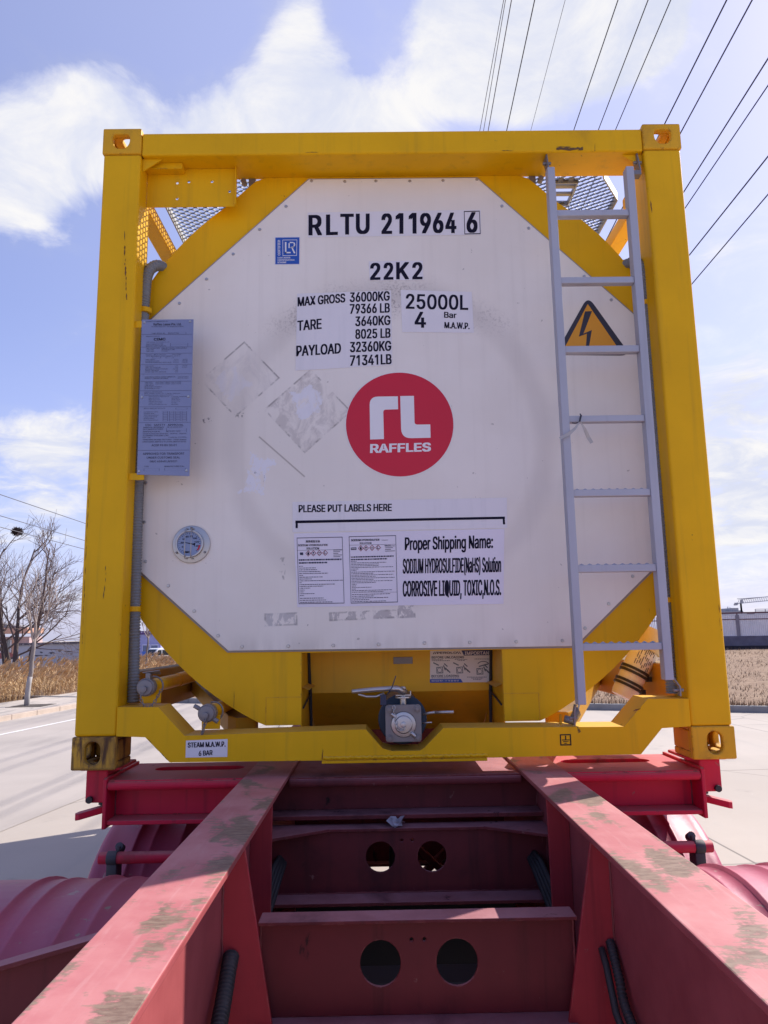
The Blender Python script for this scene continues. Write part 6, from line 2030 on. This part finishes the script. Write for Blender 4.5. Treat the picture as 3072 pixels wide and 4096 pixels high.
m.tube([(top_[0], CYR, top_[1]), (b[0] * .6 + a[0] * .4, CYR, b[1] * .6 + a[1] * .4 + 1.5)], .10, 4)
m.build('jib', far_grey, crane)
m = M()
a2 = (124.366,10.545)
m.beam((a2[0], CYR, a2[1]), (a[0], CYR, a[1]), .9, .7)
frect(m, ((124.39,10.503),(124.785,9.991)), CYR - 1, 2)
m.build('counterweight', far_grey, crane)
roofr = thing('roof_terrace', 'low pale roof with a thin railing behind the right end of the picket fence', 'roof terrace')
RY = 62.0
m = M()
(xa, za), (xb, zb) = (32.977,3.225), (38.249,2.594)
m.box(xa, xb, RY, RY + 8, 0, za)
m.build('roof_block', paint('pale_wall', (.5, .48, .5), .9, .06, bump=0), roofr)
m = M()
zt = (33.008,3.54)[1]
for i in range(7):
    x = xa + i * (xb - xa) / 6
    m.beam((x, RY + .1, za), (x, RY + .1, zt), .05, .05, (0, 1, 0))
for t in (1.0, .62, .3):
    m.beam((xa, RY + .1, za + (zt - za) * t), (xb, RY + .1, za + (zt - za) * t), .05, .045)
m.build('railing', paint('grey_rail', (.36, .35, .37), .6), roofr)

# ---- left background: house, painted wall, blue block, white block, van
house = thing('house', 'low house with orange eave, white windows and red base band behind the big bare tree', 'house')
HY = 48.0
peach = paint('peach_render', (.60, .34, .24), .85, .06, bump=0)
m = M()
frect(m, ((-29.779,2.114),(-23.688,-0.407)), HY, 2)
m.build('wall', paint('pink_render', (.52, .37, .36), .85, .06, bump=0), house)
m = M()
frect(m, ((-30.056,2.698),(-23.381,2.329)), HY - 1.0, 2.5)
m.build('eave', peach, house, .05)
m = M()
(xa, za), (xb, zb) = (-30.056,2.703),(-23.449,3.057)
m.prism([(xa, za + .005), (xb, za + .005), (xb - 2.2, zb), (xa + 2, zb)], HY - .8, HY + 1.5)
m.build('roof', paint('grey_roof', (.24, .22, .22), .9, .1, bump=0), house)
m = M()
frect(m, ((-29.784,1.069),(-23.751,0.577)), HY - .12, .1195)
m.build('base_band', paint('red_base', (.36, .13, .12), .85, .08, bump=0), house)
m = M()
frect(m, ((-29.751,0.669),(-23.364,0.213)), HY - .2, .18)
m.build('white_plinth', paint('white_render', (.68, .66, .66), .8, .05, bump=0), house)
m = M()
frect(m, ((-24.7,2.01),(-24.459,0.992)), HY - .25, .2)
m.build('pillar', peach, house)
for xw in (-420, -180, 60):
    wn = empty('window')
    wn.parent = house
    m = M()
    (xa, za), (xb, zb) = V0 = ((-25.934,1.917),(-24.869,0.99))
    dx = ((-25.657,1.867)[0] - (-25.201,1.86)[0]) / -100 * (xw - 60)
    m.box(xa + dx + .05, xb + dx - .05, HY - .03, HY - .012, zb, za)
    m.build('pane', paint('pale_glass', (.28, .30, .31), .25, bump=0), wn)
    m = M()
    for f in (0, .36, .68, 1):
        x = xa + (xb - xa) * f + dx
        m.box(x - .05, x + .05, HY - .09, HY - .0305, zb, za)
    m.box(xa + dx - .06, xb + dx + .06, HY - .10, HY - .0305, zb - .07, zb - .0005)
    m.build('frame', paint('white_frame', (.72, .70, .70), .6, bump=0), wn)

pw = thing('painted_wall', 'long grey white wall with a dark tiled coping and ink drawn landscape, behind the reeds', 'wall')
WY = 46.5
m = M()
pa, pb, pc, pd_ = (-23.774,1.534), (-16.466,1.609), (-16.365,-0.88), (-23.624,-0.761)
m.prism([pa, pb, (pb[0], -1.3), (pa[0], -1.3)], WY, WY + .3)
m.build('wall_face', paint('grey_white_render', (.42, .42, .47), .85, .05, bump=0), pw)
m = M()
pa2, pb2 = (-23.784,1.691), (-16.473,1.767)
m.prism([(pa[0], pa[1] + .003), (pb[0], pb[1] + .003), pb2, pa2], WY - .12, WY + .42)
m.build('coping', paint('dark_tiles', (.10, .085, .10), .9, .1, wear=[((.30, .27, .28), .52, .58, 1.6, (4, 1, 4))], bump=0), pw)
m = M()
random.seed(8)
for cx_, cy_, rx, ry in ((490, 778, 22, 34), (605, 790, 34, 14), (760, 800, 55, 18), (880, 762, 34, 24), (1010, 778, 75, 10), (1045, 815, 14, 22), (1150, 748, 30, 14), (560, 838, 90, 14), (690, 835, 60, 12), (1300, 770, 60, 20), (1500, 760, 90, 18)):
    pts = []
    for i in range(11):
        a = 2 * pi * i / 11
        k = random.uniform(.6, 1.15)
        pts.append(lerp_quad((((-25.086,4.524)), ((-18.157,4.416)), ((-17.717,-5.158)), ((-24.424,-5.043))), (cx_ + rx * k * cos(a)) / 1548, (cy_ + ry * k * sin(a)) / 2212))
    m.extrude([(x, WY - .004, z) for x, z in pts], (0, .003, 0))
m.build('ink_drawing', paint('mural_ink', (.09, .085, .10), .9, bump=0, wear=[((.35, .35, .39), .45, .6, 4, (1, 1, 1))]), pw)

bb = thing('blue_building', 'small lilac blue building with a purple frieze, left of the white van', 'building')
BY = 88.0
m = M()
frect(m, ((-32.884,2.446),(-26.399,-1.646)), BY, 6)
m.build('wall', paint('lilac_render', (.30, .31, .55), .85, .06, bump=0, streak=((.22, .22, .45), .5)), bb)
m = M()
frect(m, ((-33.008,2.756),(-26.48,2.35)), BY - .25, 6.5)
m.build('frieze', paint('purple_frieze', (.085, .035, .16), .8, .1, bump=0), bb)
m = M()
for i in range(14):
    x0 = -300 + i * 62
    qv = lambda a, b: lerp_quad((((-30.32,6.529)), ((-21.791,6.396)), ((-21.494,-5.495)), ((-29.839,-5.356))), a / 1548, b / 2212)
    p, q = qv(x0, 715), qv(x0 + 30, 742)
    m.box(p[0], q[0], BY - .30, BY - .2505, q[1], p[1])
m.build('frieze_tiles', paint('pale_tiles', (.36, .33, .48), .8, bump=0), bb)
for x0, x1 in ((285, 430), (465, 615)):
    wn = empty('window')
    wn.parent = bb
    m = M()
    p, q = qv(x0, 1018), qv(x1, 1145)
    m.box(p[0], q[0], BY - .04, BY - .0005, q[1], p[1])
    m.build('pane', paint('blue_glass', (.10, .14, .26), .2, bump=0), wn)
    m = M()
    p, q = qv(x0 - 12, 1150), qv(x1 + 12, 1215)
    m.box(p[0], q[0], BY - .06, BY - .0005, q[1], p[1])
    m.build('blue_panel', paint('bright_blue', (.05, .14, .50), .6, bump=0), wn)
    m = M()
    for a, b, c, d in ((x0 - 14, 990, x1 + 14, 1016), (x0 - 12, 1016.5, x0 - 1, 1149), (x1 + 1, 1016.5, x1 + 12, 1149)):
        p, q = qv(a, b), qv(c, d)
        m.box(p[0], q[0], BY - .09, BY - .0005, q[1], p[1])
    m.build('frame', paint('lilac_frame', (.45, .46, .66), .7, bump=0), wn)
wb = thing('white_building', 'white gridded building front showing just above the van roof', 'building')
m = M()
frect(m, ((-29.931,1.351),(-25.954,-2.171)), 100, 6)
m.build('wall', paint('white_block', (.66, .66, .68), .8, bump=0), wb)
m = M()
qw = lambda a, b: lerp_quad((((-34.315,7.147)), ((-24.659,6.997)), ((-24.323,-6.465)), ((-33.77,-6.309))), a / 1548, b / 2212)
for i in range(8):
    p, q = qw(685 + i * 68, 975), qw(685 + i * 68 + 44, 1050)
    m.box(p[0], q[0], 99.95, 99.9995, q[1], p[1])
m.build('window_row', paint('grey_glass', (.36, .38, .40), .3, bump=0), wb)

van = thing('parked_van', 'white microvan with dark windscreen parked beyond the reeds, seen under the yellow ring', 'van')
wp = (-22.752,-0.955)
vz0 = wp[1]
van.location = (wp[0], 76, vz0)
van.rotation_euler = (0, 0, radians(-128))
white_car = paint('white_car_paint', (.74, .74, .75), .25, .02, bump=0)
m = M()
side = [(1.95, .30), (2.0, .55), (1.93, .82), (1.62, 1.02), (1.12, 1.72), (.9, 1.80), (-1.75, 1.82), (-1.9, 1.70), (-1.95, .95), (-1.93, .30)]
m.extrude([(x, -.78, z) for x, z in side], (0, 1.56, 0))
m.build('body', white_car, van, .07, seg=3)
m = M()
m.extrude([(1.60, -.66, 1.075), (1.60, .66, 1.075), (1.18, .60, 1.66), (1.18, -.60, 1.66)], (.03, 0, .02))
m.build('windscreen', glass_dark, van)
for sy in (-1, 1):
    for x0, x1 in ((.62, 1.28), (-.42, .55), (-1.6, -.5)):
        m = M()
        xt = x1 - (.26 if x1 > 1 else 0)
        m.extrude([(x0, sy * .772, 1.08), (x1, sy * .772, 1.08), (xt, sy * .772, 1.62), (x0, sy * .772, 1.62)], (0, sy * .012, 0))
        m.build('side_window', glass_dark, van)
    m = M()
    m.extrude([(1.99, sy * .45, .70), (1.96, sy * .74, .78), (1.93, sy * .74, .92), (1.95, sy * .45, .86)], (.03, 0, 0))
    m.build('headlight', paint('lamp_glass', (.6, .62, .65), .15, bump=0), van)
    for x in (1.2, -1.25):
        m = M()
        m.cyl((x, sy * .64, .30), (x, sy * .80, .30), .30, 24)
        wh = m.build('wheel', black, van, .02)
        m = M()
        m.cyl((x, sy * .801, .30), (x, sy * .815, .30), .18, 18)
        m.build('rim', dull_steel, wh)
m = M()
m.box(1.955, 2.01, -.7, .7, .32, .46)
m.box(1.975, 2.02, -.35, .35, .58, .70)
m.build('grille', paint('dark_grille', (.04, .04, .045), .5, bump=0), van)

# ---- trees
bark_dark = paint('dark_bark', (.085, .062, .058), .9, .15, bump=.3)
bark_grey = paint('grey_bark', (.22, .185, .17), .9, .15, bump=.3)
twig_mat = paint('twig_bark', (.17, .125, .115), .9, .12, bump=0)
twig_pale = paint('pale_twig_bark', (.33, .27, .24), .9, .12, bump=0)
whitewash = paint('whitewash', (.34, .315, .30), .9, .1)


def rdir(d, ang, rnd):
    d = Vector(d).normalized()
    up = Vector((0, 0, 1)) if abs(d.z) < .95 else Vector((1, 0, 0))
    a = d.cross(up).normalized()
    b = d.cross(a)
    ph = rnd.uniform(0, 2 * pi)
    return (d * cos(ang) + (a * cos(ph) + b * sin(ph)) * sin(ang)).normalized()


def grow(m, p, d, ln, r, lev, rnd, kids=(3, 3, 4, 4), up=.10, rmin=.0045):
    n = 6 if lev > 1 else 4
    path = [Vector(p)]
    d = Vector(d).normalized()
    for i in range(n):
        d = (d + Vector((rnd.gauss(0, .09), rnd.gauss(0, .09), rnd.gauss(0, .05) + up * .5))).normalized()
        path.append(path[-1] + d * ln / n)
    m.tube(path, max(r, rmin), 5 if lev > 1 else 3, False, max(r * .45, rmin * .7))
    if lev == 0:
        return
    k = kids[min(lev - 1, len(kids) - 1)]
    for i in range(k):
        t = .30 + .70 * (i + rnd.random()) / k
        j = min(n - 1, int(t * n))
        q = path[j].lerp(path[j + 1], t * n - j if t < 1 else 1)
        grow(m, q, rdir(path[j + 1] - path[j], radians(rnd.uniform(22, 52)), rnd), ln * rnd.uniform(.48, .72), r * rnd.uniform(.42, .58), lev - 1, rnd, kids, up, rmin)


big = thing('bare_tree', 'big dark leafless tree with several trunks and a nest, in front of the house', 'tree')
rnd = random.Random(5)
TY = 36.0
bx0, bz0 = (-18.746,0.888)
bz0 = zg(bx0, TY) - .1
m = M()
tops = []
for px_, ln, dd in ((-.28, 1.0, (-.20, 0, 1)), (.0, 1.0, (-.03, .1, 1)), (.42, 1.0, (.13, -.05, 1)), (-.9, .8, (-.3, .1, 1))):
    base = Vector((bx0 + px_ * .9, TY + abs(px_), bz0))
    path = [base]
    d_ = Vector(dd).normalized()
    for i in range(7):
        d_ = (d_ + Vector((rnd.gauss(0, .04), rnd.gauss(0, .04), .04))).normalized()
        path.append(path[-1] + d_ * .62 * ln)
    m.tube(path, .15 * ln, 10, True, .055)
    tops.append((path, d_))
m.build('trunk', bark_dark, big, smooth=True)
m = M()
for path, d_ in tops:
    grow(m, path[-1], d_, 2.6, .07, 3, rnd, (5, 4, 3), .22, .008)
    for i in range(3, 7):
        for k in range(1 + i % 2):
            grow(m, path[i], rdir(d_, radians(rnd.uniform(28, 60)), rnd), rnd.uniform(1.9, 2.8), .05, 3, rnd, (4, 4, 3), .18, .008)
for k in range(3):
    grow(m, tops[3][0][2 + k], (1, rnd.uniform(-.3, .3), .40 + .12 * k), 3.2, .06, 3, rnd, (5, 5, 4), .05, .008)
m.build('crown', twig_mat, big)
nest = M()
nc = Vector(((-19.108,7.546)[0], TY, (-19.108,7.546)[1]))
for i in range(420):
    a, b = rnd.uniform(0, 2 * pi), math.acos(rnd.uniform(-1, 1))
    c = nc + Vector((cos(a) * sin(b) * .24, sin(a) * sin(b) * .24, cos(b) * .19)) * rnd.uniform(.5, 1)
    t = Vector((rnd.gauss(0, 1), rnd.gauss(0, 1), rnd.gauss(0, .6))).normalized() * .14
    nest.tube([c - t, c + t], .011, 3, False)
tag(nest.build('bird_nest', paint('nest_twigs', (.035, .022, .022), .95, bump=0)), 'dark round twig nest high in the big bare tree', 'nest')


def street_tree(px_, label, base, h_fork, trunk_r, top_h, seed, lean=0.0, levs=3):
    rnd = random.Random(seed)
    t = thing('street_tree', label, 'tree', group='young street trees along the pavement')
    b = Vector(base)
    path = [b + Vector((lean * i / 6 + rnd.gauss(0, .012), rnd.gauss(0, .012), h_fork * i / 6)) for i in range(7)]
    m = M()
    m.tube(path[2:], trunk_r, 10, True, trunk_r * .8)
    m.build('trunk', bark_grey, t, smooth=True)
    m = M()
    m.tube([path[0] - Vector((0, 0, .1))] + path[1:3] + [path[2].lerp(path[3], .6)], trunk_r * 1.18, 10, True, trunk_r * 1.02)
    m.build('whitewash_band', whitewash, t, smooth=True)
    m = M()
    top_ = path[-1]
    ln = (top_h - h_fork) * .46
    for k in range(6):
        a = 2 * pi * k / 6 + rnd.uniform(-.3, .3)
        grow(m, top_ - Vector((0, 0, rnd.uniform(0, .15))), (cos(a) * .65, sin(a) * .65, 1), ln * rnd.uniform(.8, 1.15), trunk_r * .5, levs, rnd, (3, 3, 3), .16, .005)
    m.build('crown', twig_pale, t)
    return t


tb = (-9.554,17.632)
street_tree(0, 'young grey street tree forking at eye height, nearest on the left pavement', (tb[0], tb[1], .11), 1.80, .062, 4.7, 3, lean=.10)
t2 = ((-10.243,0.482)[0], 30.0)
street_tree(0, 'thin young street tree seen in the gap left of the white van', (t2[0], t2[1], zg(*t2)), 1.95, .045, 4.0, 9, lean=.10)
t3 = ((-12.953,0.037)[0], 44.0)
street_tree(0, 'thick dark trunk standing in front of the white van', (t3[0], t3[1], zg(*t3)), 2.6, .075, 6.0, 14, lean=-.1, levs=2)
m = M()
px_, py_ = tb
m.extrude([(px_ - .35, py_ - .45, .1235), (px_ + .55, py_ - .35, .1235), (px_ + .6, py_ + .5, .1235), (px_ - .3, py_ + .4, .1235)], (0, 0, .004))
structure(m.build('soil_patch', paint('dark_soil', (.07, .055, .045), .95, .2)))

# ---- reeds
random.seed(31)
m = M()
stem_n = 7500
for i in range(stem_n):
    a = random.uniform(-9, 34)
    b = SW + .15 + 5.0 * random.random() ** 1.3
    x, y, z = S(a, b)
    p = Vector((x, y, z))
    h = random.uniform(.55, .98) * (1 if b > SW + .8 else .8) * (1 + .16 * sin(a * 1.1) * sin(a * .37 + b))
    ld = Vector((random.gauss(.10, .09), random.gauss(0, .09), 0))
    w = random.uniform(.006, .013)
    an = random.uniform(0, pi)
    sd = Vector((cos(an), sin(an), 0)) * w
    p1, p2 = p + ld * h * .4 + Vector((0, 0, h * .55)), p + ld * h * 1.3 + Vector((0, 0, h))
    m.mi = 0
    m.poly([p - sd, p + sd, p1 + sd * .8, p1 - sd * .8])
    m.poly([p1 - sd * .8, p1 + sd * .8, p2 + sd * .2, p2 - sd * .2])
    for k in range(3):                                           # drooping leaves
        t = random.uniform(.2, .85)
        q = p.lerp(p2, t)
        an = random.uniform(0, 2 * pi)
        dv = Vector((cos(an), sin(an), 0)) * random.uniform(.10, .28)
        nv = Vector((-sin(an), cos(an), 0)) * .009
        q1 = q + dv * .55 + Vector((0, 0, random.uniform(.03, .14)))
        m.poly([q - nv, q + nv, q1 + nv, q1 - nv])
        m.poly([q1 - nv, q1 + nv, q1 + dv * .6 + Vector((0, 0, random.uniform(-.14, .03)))])
    if random.random() < .33:                                    # feathery plume
        m.mi = 1
        t = p2
        for k in range(4):
            an = random.uniform(0, pi)
            sv = Vector((cos(an), sin(an), 0)) * random.uniform(.02, .045)
            tip = t + ld * .5 + Vector((random.uniform(.02, .14), random.uniform(-.05, .05), random.uniform(.10, .24)))
            mid = t.lerp(tip, .5)
            m.poly([t, mid + sv, tip, mid - sv])
reed = paint('dry_reed', (.52, .35, .18), .85, .2, bump=0, scale=2.5, wear=[((.26, .13, .07), .56, .72, .9, (1, 1, 1)), ((.50, .36, .20), .55, .75, 3, (1, 1, 1))])
plume = paint('reed_plume', (.56, .38, .21), .9, .2, bump=0, scale=3)
stuff(m.build('reed_bed', [reed, plume]), 'dense belt of dry tan reeds with feathery plumes behind the left pavement', 'reeds')
grid('reed_soil', [SW + .01, SW + 2, SW + 6, SW + 12], aa, lambda b, a: S(a, b, .008), paint('reed_litter', (.22, .14, .08), .95, .2))

# ---- overhead lines
cable_mat = paint('cable', (.035, .036, .045), .6, bump=0)
cable_far = paint('cable_grey', (.10, .10, .12), .6, bump=0)
ordn = ['leftmost', 'second from left', 'third from left', 'fourth from left', 'fifth from left', 'sixth from left', 'seventh from left', 'eighth from left', 'ninth from left', 'tenth from left',
        'eleventh from left', 'twelfth from left', 'thirteenth from left', 'rightmost and lowest']
WIRES = [((2.744,10.728,15),(2.797,14.77,15),0.008),((2.783,10.728,15),(2.896,14.771,15),0.008),((2.91,10.729,15),(3.019,14.773,15),0.011),((3.4,10.734,15),(3.511,14.78,15),0.0125),((6.251,17.95,22),(6.414,24.071,22),0.009),((5.168,10.749,15),(5.299,14.749,15),0.0125),((5.808,10.754,15),(5.954,14.758,15),0.0125),((6.291,10.758,15),(6.412,14.728,15),0.0125),((6.334,8.704,13),(6.465,11.923,13),0.016),((6.796,8.708,13),(6.944,12.158,13),0.016),((7.097,8.934,12),(7.234,12.911,12),0.0155),((7.445,9.598,12),(7.543,13.577,12),0.0135),((7.702,10.282,11),(7.746,14.075,11),0.0155),((8.372,11.56,11),(8.459,15.601,11),0.0145)]
for k, (p, q, r) in enumerate(WIRES):
    p, q = Vector(p), Vector(q)
    d_ = (q - p) / (q - p).y
    m = M()
    pts = []
    for i in range(25):
        y = -30 + 330 * (i / 24)
        pp_ = p + d_ * (y - p.y)
        pts.append((pp_.x, y, p.z + .00006 * (y - 13) ** 2))
    m.tube(pts, r, 6, False)
    tag(m.build('power_line', cable_mat if r > .011 else cable_far, smooth=True), 'thin dark overhead wire in the upper right sky, %s of fourteen' % ordn[k], 'power line', 'overhead wires crossing the upper right sky')
LW = [((-11.933,20.102,6.4),(-11.653,26.301,6.4)),((-12.735,21.75,6),(-12.499,28.403,6)),((-12.655,21.646,5.6),(-12.38,28.091,5.6))]
for k, (p, q) in enumerate(LW):
    p, q = Vector(p), Vector(q)
    m = M()
    u = (q - p)
    m.tube([p - u * 9, p - u * 3, p, q, q + u * 5, q + u * 22], .012, 6, False)
    tag(m.build('power_line', cable_far, smooth=True), 'thin overhead wire crossing the sky above the big bare tree, %s of three' % ('topmost', 'middle', 'lowest')[k], 'power line', 'overhead wires above the bare tree')
